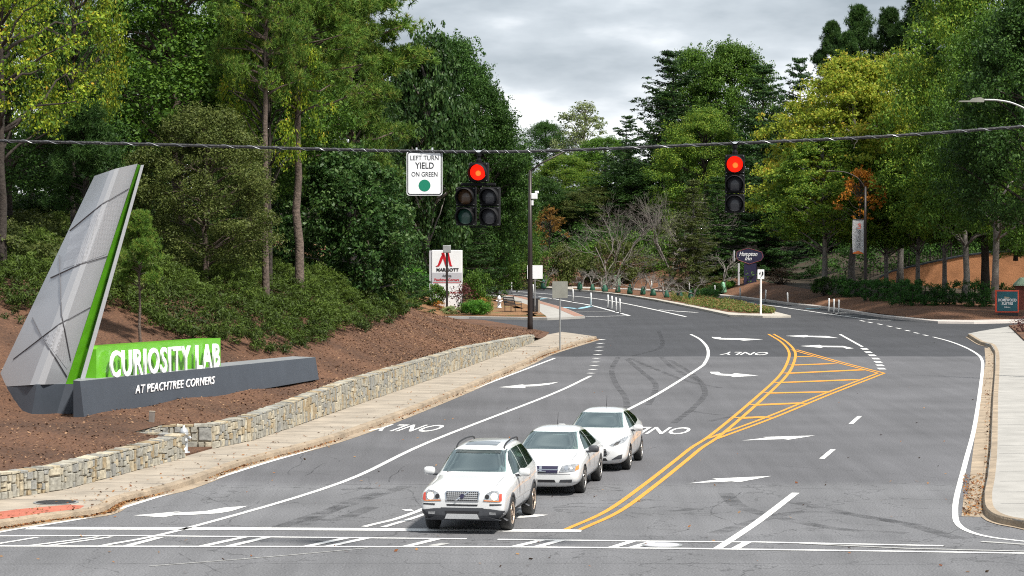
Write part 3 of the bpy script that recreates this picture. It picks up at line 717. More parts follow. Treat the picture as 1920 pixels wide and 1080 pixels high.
for a, b, c, d in ((1492, 669, 1522, 668.5), (1483, 685, 1564, 682), (1471, 700.5, 1622, 693.5), (1454, 718, 1610, 712), (1435, 737.5, 1556, 735), (1410, 760, 1508, 756), (1382, 784.5, 1440, 782)):
    line(yl, [(a, b), (c, d)], .62, False, 0.0095)
struct('yellow_lines', yl, M['line_yellow'])
bl = bmesh.new()
for a in ([(1054, 576), (1075, 578), (1086, 578.5), (1109, 574)], [(1001, 562), (1022, 560)], [(1404, 567), (1433, 566)], [(1512, 578.6), (1548, 578)]): line(bl, a, .45)
struct('blue_markings', bl, M['line_blue'])
sk = bmesh.new()
for a in ([(1159, 670), (1147, 694), (1156, 722), (1172, 744), (1176, 765)], [(1175, 673), (1203, 697), (1228, 719), (1225, 741), (1215, 760)], [(1181, 672), (1241, 697), (1294, 716), (1350, 727)],
          [(1256, 675), (1300, 703), (1322, 734), (1303, 762), (1262, 794)], [(1240, 670), (1262, 690), (1310, 715)], [(1186, 668), (1240, 650), (1235, 620)], [(1290, 770), (1350, 778), (1400, 776)], [(1330, 790), (1380, 780), (1440, 778)]):
    line(sk, a, .22, True, 0.004)
for a in ([(560, 985), (660, 940), (720, 922)], [(520, 990), (640, 950), (760, 912)], [(600, 975), (640, 972), (700, 950)], [(640, 918), (700, 916)], [(1340, 1000), (1500, 960), (1660, 975), (1800, 1010)], [(1360, 925), (1400, 955), (1560, 990), (1700, 1000)], [(1480, 940), (1600, 965), (1720, 985)]):
    line(sk, a, .35, True, 0.004)
for a in ([(-100, 1058), (1000, 1056), (2000, 1060)], [(1000, 905), (1300, 912), (1790, 921)], [(0, 915), (500, 910), (900, 908)]): line(sk, a, .06, True, 0.005)
random.seed(31)
for k in range(26):                     # tar-filled cracks in the old surface
    Y = random.uniform(46, 64) if k < 18 else random.uniform(66, 112); X = random.uniform(-9, 11) * (.75 if k < 18 else 1); a_ = random.choice((R(88), R(85), R(10), R(25), R(-30))); q = [Vector((X, Y, 0))]
    for j in range(random.randint(5, 11)): a_ += random.uniform(-.35, .35) * .6; q.append(q[-1] + Vector((math.cos(a_ if k % 3 else a_ + 1.5), math.sin(a_ if k % 3 else a_ + 1.5) * 1.0, 0)) * random.uniform(.3, .8))
    ribbon(sk, q, .035, .0045)
struct('tyre_marks', sk, M['skid'])
# manhole covers
def manhole(px, py, z, r, label, m):
    e = empty('manhole_cover', G(px, py, z), label, 'manhole cover'); bm = bmesh.new(); lathe(bm, [(r, 0), (r, .012), (r - .03, .014), (0, .014)], 28); obj('lid', bm, m, e)
    bm = bmesh.new(); lathe(bm, [(r + .06, 0), (r + .06, .008), (r, .009)], 28); obj('frame_ring', bm, M['galv'], e)
manhole(105, 942, .145, .42, 'round black manhole cover in the left pavement near the red tactile strip', M['black'])
manhole(1241, 1022, .004, .33, 'grey manhole cover set in the crosswalk lines', M['sign_grey'])
# ---- loose things on the ground
rng = np.random.default_rng(5)
def chips(name, pts, s, m, label, lift=0.01):
    pts = np.asarray(pts); n = len(pts); a = rng.uniform(0, 6.28, n); tl = rng.uniform(-.6, .6, (n, 2)); L_ = s * rng.uniform(.5, 1.5, n); W_ = L_ * rng.uniform(.3, .8, n)
    ux = np.stack([np.cos(a), np.sin(a), tl[:, 0]], 1) * L_[:, None] / 2; uy = np.stack([-np.sin(a), np.cos(a), tl[:, 1]], 1) * W_[:, None] / 2
    c = pts + np.array([0, 0, lift]); V = np.stack([c - ux, c - uy, c + ux, c + uy], 1)
    o = link(name, fast_mesh(name, V, 4, rng.random(n)), m); return tag(o, label, None, None, 'stuff')
pp = []
for i in range(26000):
    t = abs(rng.normal(0, 3.2)) + .35; Y = rng.uniform(54, 146)
    if rng.random() < .4: Y = rng.uniform(96, 134)
    x = wallX(Y) - t
    if REC0 - .1 < Y < REC1 + .1 and t < 1.7: continue
    pp.append((x, Y, hb(x, Y)))
chips('wood_chips', pp, .065, M['chips'], 'pale wood chips scattered over the brown mulch bank', 0.02)
pp = []
for i in range(5200):
    k = rng.integers(0, len(KLc) - 1); p = KLc[k].lerp(KLc[k + 1], rng.random()); 
    if rng.random() < .90: o_ = abs(rng.normal(.02, .10)); z = .015
    else: o_ = -abs(rng.normal(0, .8)); z = .155
    if math.sin(p.y * .9) + math.sin(p.y * .37 + 1) < rng.uniform(-1.6, .8) and z < .1: continue
    pp.append((p.x + o_ * 1.0, p.y, z))
for i in range(500):
    p = G(rng.uniform(1806, 1846), rng.uniform(890, 968)); pp.append((p.x, p.y, .02))
for i in range(300):
    p = G(rng.uniform(1846, 1862), rng.uniform(660, 900)); pp.append((p.x, p.y, .02))
for i in range(260):
    p = G(rng.uniform(0, 1900), rng.uniform(640, 1075)); pp.append((p.x, p.y, .012))
chips('fallen_leaves', pp, .07, M['leaf_litter'], 'brown fallen leaves gathered along the gutters')

# ================================================================== retaining wall
def stone_wall(bmS, vals, bmM, a, b, za, zb, z0a, z0b, cap=.07, thick=.34):
    """face from a to b (xy), stones on the front side (right-hand of a->b) and a rough top course"""
    d = (b - a); Ln = d.length; d.normalize(); n = Vector((d.y, -d.x, 0))
    def pt(s, z, o): q = a + d * s + n * o; return Vector((q.x, q.y, z))
    m0 = [pt(0, z0a - .1, -.02), pt(Ln, z0b - .1, -.02), pt(Ln, zb - .02, -.02), pt(0, za - .02, -.02)]
    slab3(bmM, m0, -n * thick)
    def stone(s0, s1, u0, u1, front=True):
        z_at = lambda s, u: (z0a + (z0b - z0a) * s / Ln) * (1 - u) + (za + (zb - za) * s / Ln) * u
        g = .012; o = random.uniform(.0, .03); j = lambda: random.uniform(-.010, .010)
        c = [(s0 + g + j(), z_at(s0, u0) + g + j()), (s1 - g + j(), z_at(s1, u0) + g + j()), (s1 - g + j(), z_at(s1, u1) - g + j()), (s0 + g + j(), z_at(s0, u1) - g + j())]
        cm = (sum(q[0] for q in c) / 4, sum(q[1] for q in c) / 4)
        out = [bmS.verts.new(pt(q[0], q[1], -.03)) for q in c]; inn = [bmS.verts.new(pt(q[0] * .86 + cm[0] * .14, q[1] * .86 + cm[1] * .14, .015 + o + j())) for q in c]
        f = [bmS.faces.new(inn)] + [bmS.faces.new((out[i], out[(i + 1) % 4], inn[(i + 1) % 4], inn[i])) for i in range(4)]
        v = random.random(); vals.extend([v] * 5)
    def split(s0, s1, u0, u1):
        h = (za - z0a) * (u1 - u0); w = s1 - s0
        if w > .46 or (w > .26 and random.random() < .5):
            m_ = s0 + w * random.uniform(.35, .65); split(s0, m_, u0, u1); split(m_, s1, u0, u1)
        elif h > .50 or (h > .22 and random.random() < .55):
            m_ = u0 + (u1 - u0) * random.uniform(.3, .7); split(s0, s1, u0, m_); split(s0, s1, m_, u1)
        else: stone(s0, s1, u0, u1)
    s = 0
    while s < Ln - .05:
        e_ = min(Ln, s + random.uniform(.5, 1.0)); split(s, e_, 0, 1); s = e_
    s = 0
    while s < Ln - .05:                      # top course of flat stones
        e_ = min(Ln, s + random.uniform(.15, .4)); zt = (za + (zb - za) * (s + e_) / 2 / Ln)
        c = [pt(s + .01, zt + random.uniform(-.02, .01), .02), pt(e_ - .01, zt + random.uniform(-.02, .01), .02), pt(e_ - .01, zt + random.uniform(-.01, .02), -thick + .02), pt(s + .01, zt + random.uniform(-.01, .02), -thick + .02)]
        v = [bmS.verts.new(q) for q in c]; w_ = [bmS.verts.new(q + Vector((0, 0, .035 + random.uniform(0, .015)))) for q in c]
        bmS.faces.new(w_); [bmS.faces.new((v[i], v[(i + 1) % 4], w_[(i + 1) % 4], w_[i])) for i in range(4)]
        vals.extend([random.random()] * 5); s = e_
def build_wall(name, segs, label):
    random.seed(len(segs) + 3); e = empty(name, segs[0][0], label, 'wall'); e.location = (0, 0, 0)
    bs, bmm, vals = bmesh.new(), bmesh.new(), []
    for a, b, za, zb in segs: stone_wall(bs, vals, bmm, a, b, za, zb, .13, .13)
    me = bpy.data.meshes.new('stone_face'); bs.to_mesh(me); bs.free(); at = me.attributes.new('v', 'FLOAT', 'FACE'); at.data.foreach_set('value', vals)
    link('stone_face', me, M['stone'], e); obj('mortar_core', bmm, M['mortar'], e)
A = [Vector((wallX(y), y, 0)) for y in [36, 44, 52] + [p.y for p in W1]]
sg = [(A[i], A[i + 1], zwt(A[i].y), zwt(A[i + 1].y)) for i in range(len(A) - 1)]
endA = A[-1]; backA = endA + Vector((-1.25, .35, 0))
sg.append((endA, backA, zwt(endA.y), .72))
build_wall('stone_retaining_wall', sg, 'low grey and tan stone retaining wall at left, between pavement and monument, ending at the hydrant')
B = [Vector((wallX(y), y, 0)) for y in [W2[0].y, 72, 76, 80, 84, 90, 96, 102, 108, 115, 122, W2[-1].y]]
backB = B[0] + Vector((-1.3, -.1, 0))
sg = [(backA + Vector((-.05, 0, 0)), backB, .72, .72), (backB, B[0], .72, .72)] + [(B[i], B[i + 1], zwt(B[i].y), zwt(B[i + 1].y)) for i in range(len(B) - 1)]
build_wall('stone_retaining_wall', sg, 'long stone retaining wall running from the hydrant recess up to the driveway')
bm = bmesh.new(); prism(bm, [(endA.x - .1, endA.y), (backA.x, backA.y), (backB.x, backB.y), (B[0].x, B[0].y)], .1, .19); struct('recess_bed', bm, M['mulch'])
# ================================================================== plants
def norm(a): return a / np.maximum(np.linalg.norm(a, axis=-1, keepdims=True), 1e-6)
def leaf_quads(rs, C, Rr, n, size, flat=.65, up=.35, aspect=.62, vbase=None, vspan=.75):
    """C (k,3) clump centres, Rr (k,) radii; n leaves per clump spread through a flattened ball -> (k*n,4,3), v"""
    k = len(C); N = k * n
    d = norm(rs.normal(size=(N, 3))); r = rs.random(N) ** .45
    rad = np.repeat(Rr, n); c = np.repeat(C, n, 0)
    # break each clump into a few lobes so the outline is ragged
    p = c + d * (r * rad)[:, None] * np.array([1, 1, flat])
    p += rs.normal(size=(N, 3)) * .06 * rad[:, None]
    nr = norm(d + rs.normal(size=(N, 3)) * .75 + np.array([0, 0, up]))
    t = norm(np.cross(nr, rs.normal(size=(N, 3)))); b = np.cross(nr, t)
    s = size * rs.uniform(.6, 1.35, N)[:, None]
    V = np.stack([p - t * s * .55, p + b * s * .5 * aspect - t * s * .05, p + t * s * .55, p - b * s * .5 * aspect - t * s * .05], 1)
    vb = np.repeat(rs.random(k) if vbase is None else vbase, n)
    v = np.clip(vb * (1 - vspan) + rs.random(N) * vspan * .9 + (d[:, 2] * .08), 0, 1)
    return V, v
def needle_tufts(rs, P_, A, L_, n, w=.035):
    """fans of long thin needles at points P_ pointing along A"""
    k = len(P_); N = k * n
    c = np.repeat(P_, n, 0); a = np.repeat(A, n, 0)
    d = norm(a * .55 + rs.normal(size=(N, 3)) * .75); l = L_ * rs.uniform(.7, 1.2, N)[:, None]
    s = norm(np.cross(d, rs.normal(size=(N, 3)))) * w
    V = np.stack([c - s, c + s, c + d * l * .75 + s * .6, c + d * l], 1)
    v = np.clip(np.repeat(rs.random(k), n) * .55 + rs.random(N) * .45, 0, 1)
    return V, v
def limb(bm, p0, p1, r0, r1, rs, sag=.06, n=6, k=5):
    p0, p1 = Vector(p0), Vector(p1); L_ = (p1 - p0).length; pts = []; rr = []
    for i in range(k + 1):
        t = i / k; q = p0.lerp(p1, t); q += Vector(rs.normal(size=3) * L_ * .03 * math.sin(t * math.pi)); q.z += L_ * sag * math.sin(t * math.pi); pts.append(q); rr.append(r0 + (r1 - r0) * t ** .8)
    tube(bm, pts, rr, n); return pts
def trunk_pts(H, lean, rs, k=9):
    return [Vector((lean * (t / k) ** 1.2 * H + rs.normal() * .05, rs.normal() * .06 if t else 0, H * t / k - (.4 if t == 0 else 0))) for t in range(k + 1)]
PROTO = {}
def put_proto(key, trunk_bm, V, v, H, W, under=0.0):
    tm = bpy.data.meshes.new('trunk'); trunk_bm.to_mesh(tm); trunk_bm.free(); tm.polygons.foreach_set('use_smooth', [True] * len(tm.polygons)); tm.materials.append(M['bark'])
    cm = None
    if V is not None:
        cm = fast_mesh('crown', V, 4, v); cm.materials.append(M['lf_mid'])
    PROTO[key] = (tm, cm, H, W)
def deciduous(key, seed, H=14., W=9., base=.3, n=150, per=260, leaf=.19, cr=1.25, egg=.55, tr=.24, flat=.65, fill=.35, droop=0.0, gaps=0.12):
    n = int(n * 1.75); per = int(per * .78); leaf *= .80; cr *= .70; rs = np.random.default_rng(seed); C = []; 
    ph = rs.uniform(0, 6.28, 6)
    while len(C) < n:
        h = rs.random() ** .85; a = rs.uniform(0, 6.283)
        env = (math.sin(math.pi * min(1, (h * .93 + .05)) ** egg)) ** .62
        env *= 1 + .16 * math.sin(3 * a + ph[0] + h * 4) + .12 * math.sin(5 * a + ph[1] - h * 9)
        rr = env * W / 2 * (rs.uniform(fill, 1) ** .5)
        z = H * (base + (1 - base) * h * .97) - droop * rr
        if math.sin(a * 2 + h * 9 + ph[2]) * math.sin(h * 13 + ph[3]) > 1 - gaps * 2 and rs.random() < .8: continue
        C.append((rr * math.cos(a), rr * math.sin(a), z))
    C = np.array(C); Rr = cr * rs.uniform(.65, 1.25, n)
    V, v = leaf_quads(rs, C, Rr, per, leaf, flat)
    # satellite sprigs make the outline uneven
    k2 = n * 3; idx = rs.integers(0, n, k2); dd = norm(rs.normal(size=(k2, 3)) + C[idx] * np.array([.25, .25, 0]) / W * 2)
    C2 = C[idx] + dd * (Rr[idx] * rs.uniform(.9, 1.35, k2))[:, None] * np.array([1, 1, .75])
    V2, v2 = leaf_quads(rs, C2, cr * rs.uniform(.18, .38, k2), max(8, per // 12), leaf, .8)
    V = np.concatenate([V, V2]); v = np.concatenate([v, v2])
    bm = bmesh.new(); tp = trunk_pts(H * .9, rs.uniform(-.03, .03), rs); tube(bm, tp, [tr * (1.35 if i == 0 else (1 - .085 * i)) for i in range(10)], 10)
    for j in rs.permutation(n)[:46]:
        z0 = max(H * base * .75, C[j][2] - rs.uniform(.6, 2.6)); i = min(8.99, z0 / (H * .9) * 9); q = tp[int(i)].lerp(tp[int(i) + 1], i - int(i))
        limb(bm, q, C[j], tr * .36, .02, rs)
    put_proto(key, bm, V, v, H, W)
def pine(key, seed, H=22., W=9., base=.5, n=70, tufts=42, needles=13, L_=.34, cr=1.3, tr=.26, w=.035):
    rs = np.random.default_rng(seed); C = []
    for i in range(n):
        h = rs.random() ** .8; a = rs.uniform(0, 6.283); env = (1 - h) ** .55 * (.65 + .5 * rs.random()) if h > .25 else (.75 + h) * rs.uniform(.6, 1.05)
        rr = env * W / 2 * rs.uniform(.3, 1) ** .6; C.append((rr * math.cos(a), rr * math.sin(a), H * (base + (1 - base) * h * .96)))
    C = np.array(C); Rr = cr * rs.uniform(.6, 1.2, n); k = n * tufts
    d = norm(rs.normal(size=(k, 3)) + np.array([0, 0, .15])); P_ = np.repeat(C, tufts, 0) + d * (np.repeat(Rr, tufts) * rs.random(k) ** .4)[:, None] * np.array([1, 1, .55])
    V, v = needle_tufts(rs, P_, norm(d + np.array([0, 0, .5])), L_, needles, w)
    bm = bmesh.new(); tp = trunk_pts(H * .97, rs.uniform(-.015, .015), rs, 12); tube(bm, tp, [tr * (1.3 if i == 0 else (1 - .07 * i)) for i in range(13)], 10)
    for j in range(n):
        z0 = max(H * base * .9, C[j][2] - rs.uniform(.2, 1.3)); i = min(11.99, z0 / (H * .97) * 12); q = tp[int(i)].lerp(tp[int(i) + 1], i - int(i))
        limb(bm, q, C[j], .075, .02, rs, .03, 5, 4)
    put_proto(key, bm, V, v, H, W)
def conifer(key, seed, H=14., W=8., base=.05, levels=26, spray=34, leaf=.20, droop=.12, tr=.2, tip=.35):
    """tiers of arching branches with flat feathery sprays"""
    rs = np.random.default_rng(seed); Cs = []; Rs = []; bm = bmesh.new()
    tp = trunk_pts(H * .98, 0, rs, 10); tube(bm, tp, [tr * (1 - .095 * i) for i in range(11)], 8)
    for lv in range(levels):
        h = (lv + rs.uniform(-.4, .4)) / levels; h = min(.98, max(0, h)); z = H * (base + (1 - base) * h)
        nb = 9 if h < .7 else 6; L0 = W / 2 * (1 - h) ** .72 + .25
        for b in range(nb):
            a = rs.uniform(0, 6.283); l = L0 * rs.uniform(.7, 1.12); lift = (tip * l * rs.uniform(.4, 1.2)) if h > .4 else tip * .5 * l * rs.uniform(0, 1)
            m_ = max(3, int(l / .42))
            pe = None
            for q in range(m_ + 1):
                t = q / m_; p = (l * t * math.cos(a), l * t * math.sin(a), z - droop * l * math.sin(t * math.pi * .8) + lift * t * t)
                if q: Cs.append(p); Rs.append(.42 * (1.15 - .7 * t) + .1)
                pe = p
            if b % 2 == 0: limb(bm, (0, 0, z), pe, .045, .012, rs, -.03, 4, 3)
    C = np.array(Cs); Rr = np.array(Rs)
    V, v = leaf_quads(rs, C, Rr, spray, leaf, .38, up=.9, aspect=.38)
    put_proto(key, bm, V, v, H, W)
def bare(key, seed, H=8., W=7., stems=3, depth=5):
    rs = np.random.default_rng(seed); bm = bmesh.new()
    def grow(p, d, l, r, k):
        q = p + d * l; m_ = p.lerp(q, .5) + Vector(rs.normal(size=3) * l * .05)
        tube(bm, [p, m_, q], [r, r * .85, r * .68], 5 if k > 2 else 3, False)
        if k == 0: return
        for i in range(3 if k > 1 else 4):
            e_ = Vector(rs.normal(size=3) * .52); nd = (d + e_ + Vector((0, 0, .10))).normalized(); grow(p.lerp(q, rs.uniform(.55, 1)), nd, l * rs.uniform(.62, .86), r * .55, k - 1)
    for s in range(stems):
        a = rs.uniform(0, 6.28); grow(Vector((0, 0, -.2)), Vector((math.cos(a) * .45, math.sin(a) * .3, 1)).normalized(), H * .34, .085, depth)
    put_proto(key, bm, None, None, H, W)
def shrubp(key, seed, H=1.5, W=2.0, n=26, per=150, leaf=.10, cr=.36, twigs=10, flat=.7):
    rs = np.random.default_rng(seed); a = rs.uniform(0, 6.28, n); h = rs.random(n); r = W / 2 * np.sqrt(rs.random(n)) * np.sin(np.pi * (.18 + h * .68)) ** .5 * .85
    C = np.stack([r * np.cos(a), r * np.sin(a), H * (.12 + .76 * h)], 1); V, v = leaf_quads(rs, C, cr * rs.uniform(.7, 1.3, n), per, leaf, flat)
    bm = bmesh.new()
    for i in range(min(n, twigs)): limb(bm, (rs.normal() * .05, rs.normal() * .05, -.1), C[i], .03, .008, rs, 0, 4, 3)
    put_proto(key, bm, V, v, H, W)
deciduous('oak_a', 1, n=170, per=300, leaf=.17)
deciduous('oak_b', 2, n=150, per=300, base=.22, W=10, egg=.7, leaf=.17, cr=1.35)
deciduous('oak_low', 3, base=.04, n=190, per=290, W=9.5, egg=.75, leaf=.17)
deciduous('oak_c', 11, base=.10, n=170, per=280, W=8, egg=.8, leaf=.17, cr=1.15, gaps=.2)
deciduous('maple', 4, n=210, per=190, leaf=.21, flat=.36, cr=1.25, base=.26, W=11, egg=.62, gaps=.2)
deciduous('maple_b', 5, n=150, per=190, leaf=.21, flat=.4, cr=1.2, base=.34, W=9, egg=.7, gaps=.2)
deciduous('gum', 6, n=110, per=105, leaf=.19, flat=.5, cr=1.15, base=.42, W=10, egg=.7, gaps=.3, fill=.25)
deciduous('magnolia', 7, n=120, per=210, leaf=.27, base=.03, W=8, H=10, egg=.85, cr=1.15)
deciduous('spray', 21, n=26, per=46, leaf=.42, base=.35, W=9, H=12, egg=.8, cr=1.5, flat=.4, gaps=.2)
deciduous('sparse', 8, n=70, per=70, leaf=.24, base=.2, W=6, H=13, egg=.8, cr=.9, gaps=.3)
deciduous('wall_green', 9, n=210, per=280, leaf=.20, base=.02, W=10, H=14, egg=.95, cr=1.35, fill=.55, gaps=.05)
pine('pine_a', 1, n=120, tufts=44, needles=18, L_=.27, w=.019, cr=.88)
pine('pine_b', 2, H=20, W=7, base=.62, n=60, tufts=42, needles=16, L_=.36, w=.026, cr=.95)
conifer('cedar', 1, W=9)
conifer('cedar_b', 2, W=7, H=15, tip=.2, droop=.2)
conifer('hemlock', 3, W=6.5, H=13, tip=.1, droop=.3, leaf=.17, levels=30)
bare('bare_a', 2); bare('bare_b', 5, H=9, W=6, stems=3)
shrubp('shrub', 1); shrubp('shrub_b', 2, W=2.4, leaf=.08, per=190, n=34)
shrubp('twiggy', 3, n=18, per=40, twigs=18, leaf=.09, H=1.3, W=1.3)
shrubp('round', 4, n=60, per=230, leaf=.07, H=1.1, W=2.2, cr=.30)

def plant(key, loc, H, W, rz, lm, bark, name, label, cat='tree', group=None, tint=None):
    tm, cm, pH, pW = PROTO[key]; e = empty(name, loc, label, cat, group, rz)
    sx = W / pW; sz = H / pH
    for nm, me, m_ in (('trunk' if cat == 'tree' else 'stems', tm, M[bark]), ('crown' if cat == 'tree' else 'foliage', cm, M[lm] if lm else None)):
        if me is None: continue
        o = bpy.data.objects.new(nm, me); COL.objects.link(o); o.parent = e; o.scale = (sx, sx, sz)
        o.material_slots[0].link = 'OBJECT'; o.material_slots[0].material = m_
    return e
def tree(key, cx, ytop, wpx, d, lm, label, bark='bark', name='leafy_tree', rz=None, zb=None, group=None, H=None):
    p = D(cx, ytop, d); zb = ground(p.x, d) - .1 if zb is None else zb
    return plant(key, (p.x, d, zb), H or (p.z - zb), wpx / F * d, (cx * 1.7 + d) if rz is None else rz, lm, bark, name, label, 'tree', group)

# ---- left side
tree('gum', 0, -150, 400, 84, 'lf_lime', 'yellow green tree at top left, with thin loose leaves above the silver pylon', 'bark_dark', rz=2.0)
tree('gum', 135, -150, 230, 92, 'lf_lime', 'second yellow green tree, its twigs with orange tips reaching above the pylon', 'bark_dark', rz=4.4)
tree('oak_b', 10, -60, 420, 96, 'lf_dark', 'dark tree with a thick black trunk at the left edge of the photo', 'bark_dark')
tree('oak_c', 150, 150, 260, 104, 'lf_deep', 'dark leafy tree directly behind the silver pylon', 'bark_dark')
tree('oak_a', 330, -160, 480, 108, 'lf_mid', 'tall green oak rising behind and to the right of the pylon top', 'bark')
tree('oak_b', 470, -120, 400, 114, 'lf_mid', 'tall dark green oak between the pylon and the pines', 'bark')
tree('oak_b', 385, 200, 300, 95, 'lf_olive', 'olive green oak with drooping boughs, left of the two bare pine trunks', 'bark', zb=2.9)
tree('gum', 505, -60, 200, 101, 'lf_lime', 'slim tree with lime leaves beside the upper pine trunk', 'bark_dark', rz=1.0)
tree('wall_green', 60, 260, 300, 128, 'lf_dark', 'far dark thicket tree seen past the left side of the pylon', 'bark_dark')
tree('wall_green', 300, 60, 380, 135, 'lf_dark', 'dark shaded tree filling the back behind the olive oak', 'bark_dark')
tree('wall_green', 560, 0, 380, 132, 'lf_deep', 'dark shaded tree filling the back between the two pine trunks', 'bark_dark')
def pine_at(cx, ybase, ytop, wpx, key, lm, label, d, **k):
    p = D(cx, ybase, d); zt = D(cx, ytop, d).z; z = ground(p.x, d) - .2
    return plant(key, (p.x, d, z), zt - z, wpx / F * d, k.get('rz', 0), lm, 'bark', 'pine_tree', label)
pine_at(497, 553, -260, 250, 'pine_a', 'lf_pine', 'pine with the thicker bare trunk, left one of the two on the juniper slope', 97, rz=3)
pine_at(560, 525, -190, 330, 'pine_a', 'lf_pine', 'pine with the slimmer straight trunk, right one of the two on the juniper slope', 102, rz=1.2)
pine_at(680, 520, -110, 270, 'pine_b', 'lf_pine', 'bright needled pine leaning over towards the yield sign', 120, rz=0.4)
plant('pine_a', (D(655, 300, 118).x, 118, -4.5), D(0, -60, 118).z + 4.5, 285 / F * 118, 2.2, 'lf_pine', 'bark', 'pine_tree', 'bushy pine crown with light green needles above the yield sign')
plant('pine_b', (D(262, 560, 80).x, 80, 0.6), D(0, 395, 80).z - .6, 115 / F * 80, 1, 'lf_pine', 'bark', 'pine_tree', 'small bright green pine sapling just right of the silver pylon')
plant('pine_b', (D(160, 560, 90).x, 90, 0.6), D(0, 190, 90).z - .6, 190 / F * 90, 1, 'lf_pine_dark', 'bark_dark', 'pine_tree', 'soft dark pine behind the top of the silver pylon')
tree('magnolia', 655, 275, 250, 112, 'lf_magnolia', 'glossy dark magnolia with large leaves right of the pine trunks', 'bark_grey', name='magnolia_tree', zb=2.2)
tree('magnolia', 800, 60, 190, 190, 'lf_magnolia', 'tall broadleaf tree with speckled pale leaves behind the yield sign', 'bark_grey', name='magnolia_tree', H=None)
tree('cedar', 735, 330, 160, 128, 'lf_conifer', 'dark feathery cedar behind the juniper slope, left of the hotel sign', 'bark_dark', name='cedar_tree', zb=1)
tree('cedar_b', 850, 300, 200, 196, 'lf_conifer', 'dark cedar standing right behind the white hotel sign', 'bark_dark', name='cedar_tree')
tree('oak_a', 850, 75, 240, 206, 'lf_dark', 'tall dark round oak above the five lamp signal', 'bark_dark')
tree('oak_c', 905, 150, 180, 204, 'lf_dark', 'dark oak stepping down to the right behind the five lamp signal', 'bark_dark')
tree('oak_low', 930, 220, 150, 212, 'lf_mid', 'mid green tree left of the tall dark street lamp', 'bark_dark')
tree('wall_green', 760, 160, 220, 196, 'lf_deep', 'shaded tree mass behind the yield sign', 'bark_dark')
tree('oak_low', 895, 340, 150, 214, 'lf_mid', 'small leafy tree beside the road bend, right of the hotel sign', 'bark_dark')
tree('hemlock', 950, 350, 150, 232, 'lf_olive', 'loose olive tree at the bend behind the street lamp foot', 'bark_dark', name='hemlock_tree')
# ---- centre
tree('oak_b', 1022, 228, 130, 330, 'lf_dark', 'far round dark tree at the lowest point of the skyline', 'bark_dark')
tree('sparse', 1095, 190, 115, 300, 'lf_pale', 'pale thin birch standing against the clouds', 'bark_grey', name='birch_tree')
tree('oak_low', 1060, 290, 150, 285, 'lf_maple_green', 'light green tree below the pale birch, right of the street lamp', 'bark_dark')
tree('oak_c', 1135, 255, 160, 290, 'lf_mid', 'mid green tree just right of the pale birch', 'bark_dark')
tree('cedar', 1175, 215, 150, 275, 'lf_conifer', 'dark cedar left of the tall spreading cedar', 'bark_dark', name='cedar_tree')
tree('cedar', 1262, 92, 290, 262, 'lf_conifer', 'tall spreading cedar with long tiers, left of the three lamp signal', 'bark_dark', name='cedar_tree', rz=1.1)
tree('oak_c', 1300, 85, 170, 268, 'lf_mid', 'tall narrow green tree rising over the spreading cedar', 'bark_dark')
tree('oak_a', 1372, 82, 210, 264, 'lf_mid', 'tall light green tree behind the three lamp signal', 'bark_dark')
tree('oak_low', 1320, 200, 200, 248, 'lf_maple_green', 'bright green lower tree left of the three lamp signal', 'bark_dark')
tree('oak_low', 1120, 350, 190, 262, 'lf_olive', 'olive shrubby tree behind the left bare tree', 'bark_dark')
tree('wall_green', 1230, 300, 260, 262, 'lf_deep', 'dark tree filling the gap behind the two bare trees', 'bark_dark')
tree('oak_low', 1010, 330, 160, 262, 'lf_dark', 'dark tree behind the small orange maple', 'bark_dark')
tree('spray', 1030, 390, 66, 238, 'lf_rust', 'small orange maple right of the street lamp', 'bark_dark', name='maple_tree', zb=2)
tree('bare_a', 1142, 350, 165, 228, None, 'left one of two pale bare trees, with a wide fan of twigs', 'bark_bare', name='bare_tree', rz=.3)
tree('bare_b', 1258, 322, 145, 228, None, 'right one of two pale bare trees, taller and denser at the top', 'bark_bare', name='bare_tree', rz=1.3)
tree('hemlock', 1300, 330, 120, 218, 'lf_olive', 'thin olive hemlock covering the left part of the block wall', 'bark_grey', name='hemlock_tree')
tree('hemlock', 1345, 325, 130, 222, 'lf_dark', 'thin dark hemlock in front of the block wall', 'bark_grey', name='hemlock_tree')
tree('cedar_b', 1430, 108, 190, 244, 'lf_conifer', 'dark pointed cedar right of the three lamp signal', 'bark_dark', name='cedar_tree')
tree('cedar', 1500, 105, 190, 246, 'lf_conifer', 'dark tiered cedar left of the yellow maple top', 'bark_dark', name='cedar_tree')
tree('cedar_b', 1440, 260, 190, 222, 'lf_conifer', 'dark low cedar behind the navy hotel sign', 'bark_dark', name='cedar_tree')
for cx, yt, w, d, lb in ((1560, 40, 90, 262, 'leftmost of the far pines above the yellow maple, short and leaning'), (1612, 10, 110, 266, 'second far pine above the yellow maple'), (1670, 15, 110, 262, 'third far pine above the yellow maple'), (1725, -20, 130, 258, 'fourth far pine, tallest above the yellow maple'), (1790, -40, 140, 254, 'far pine partly hidden by the dark oak at right'), (1590, 60, 90, 255, 'low far pine just over the yellow maple top')):
    tree('pine_b', cx, yt, w, d, 'lf_pine_dark', lb, 'bark_dark', name='pine_tree', zb=6)
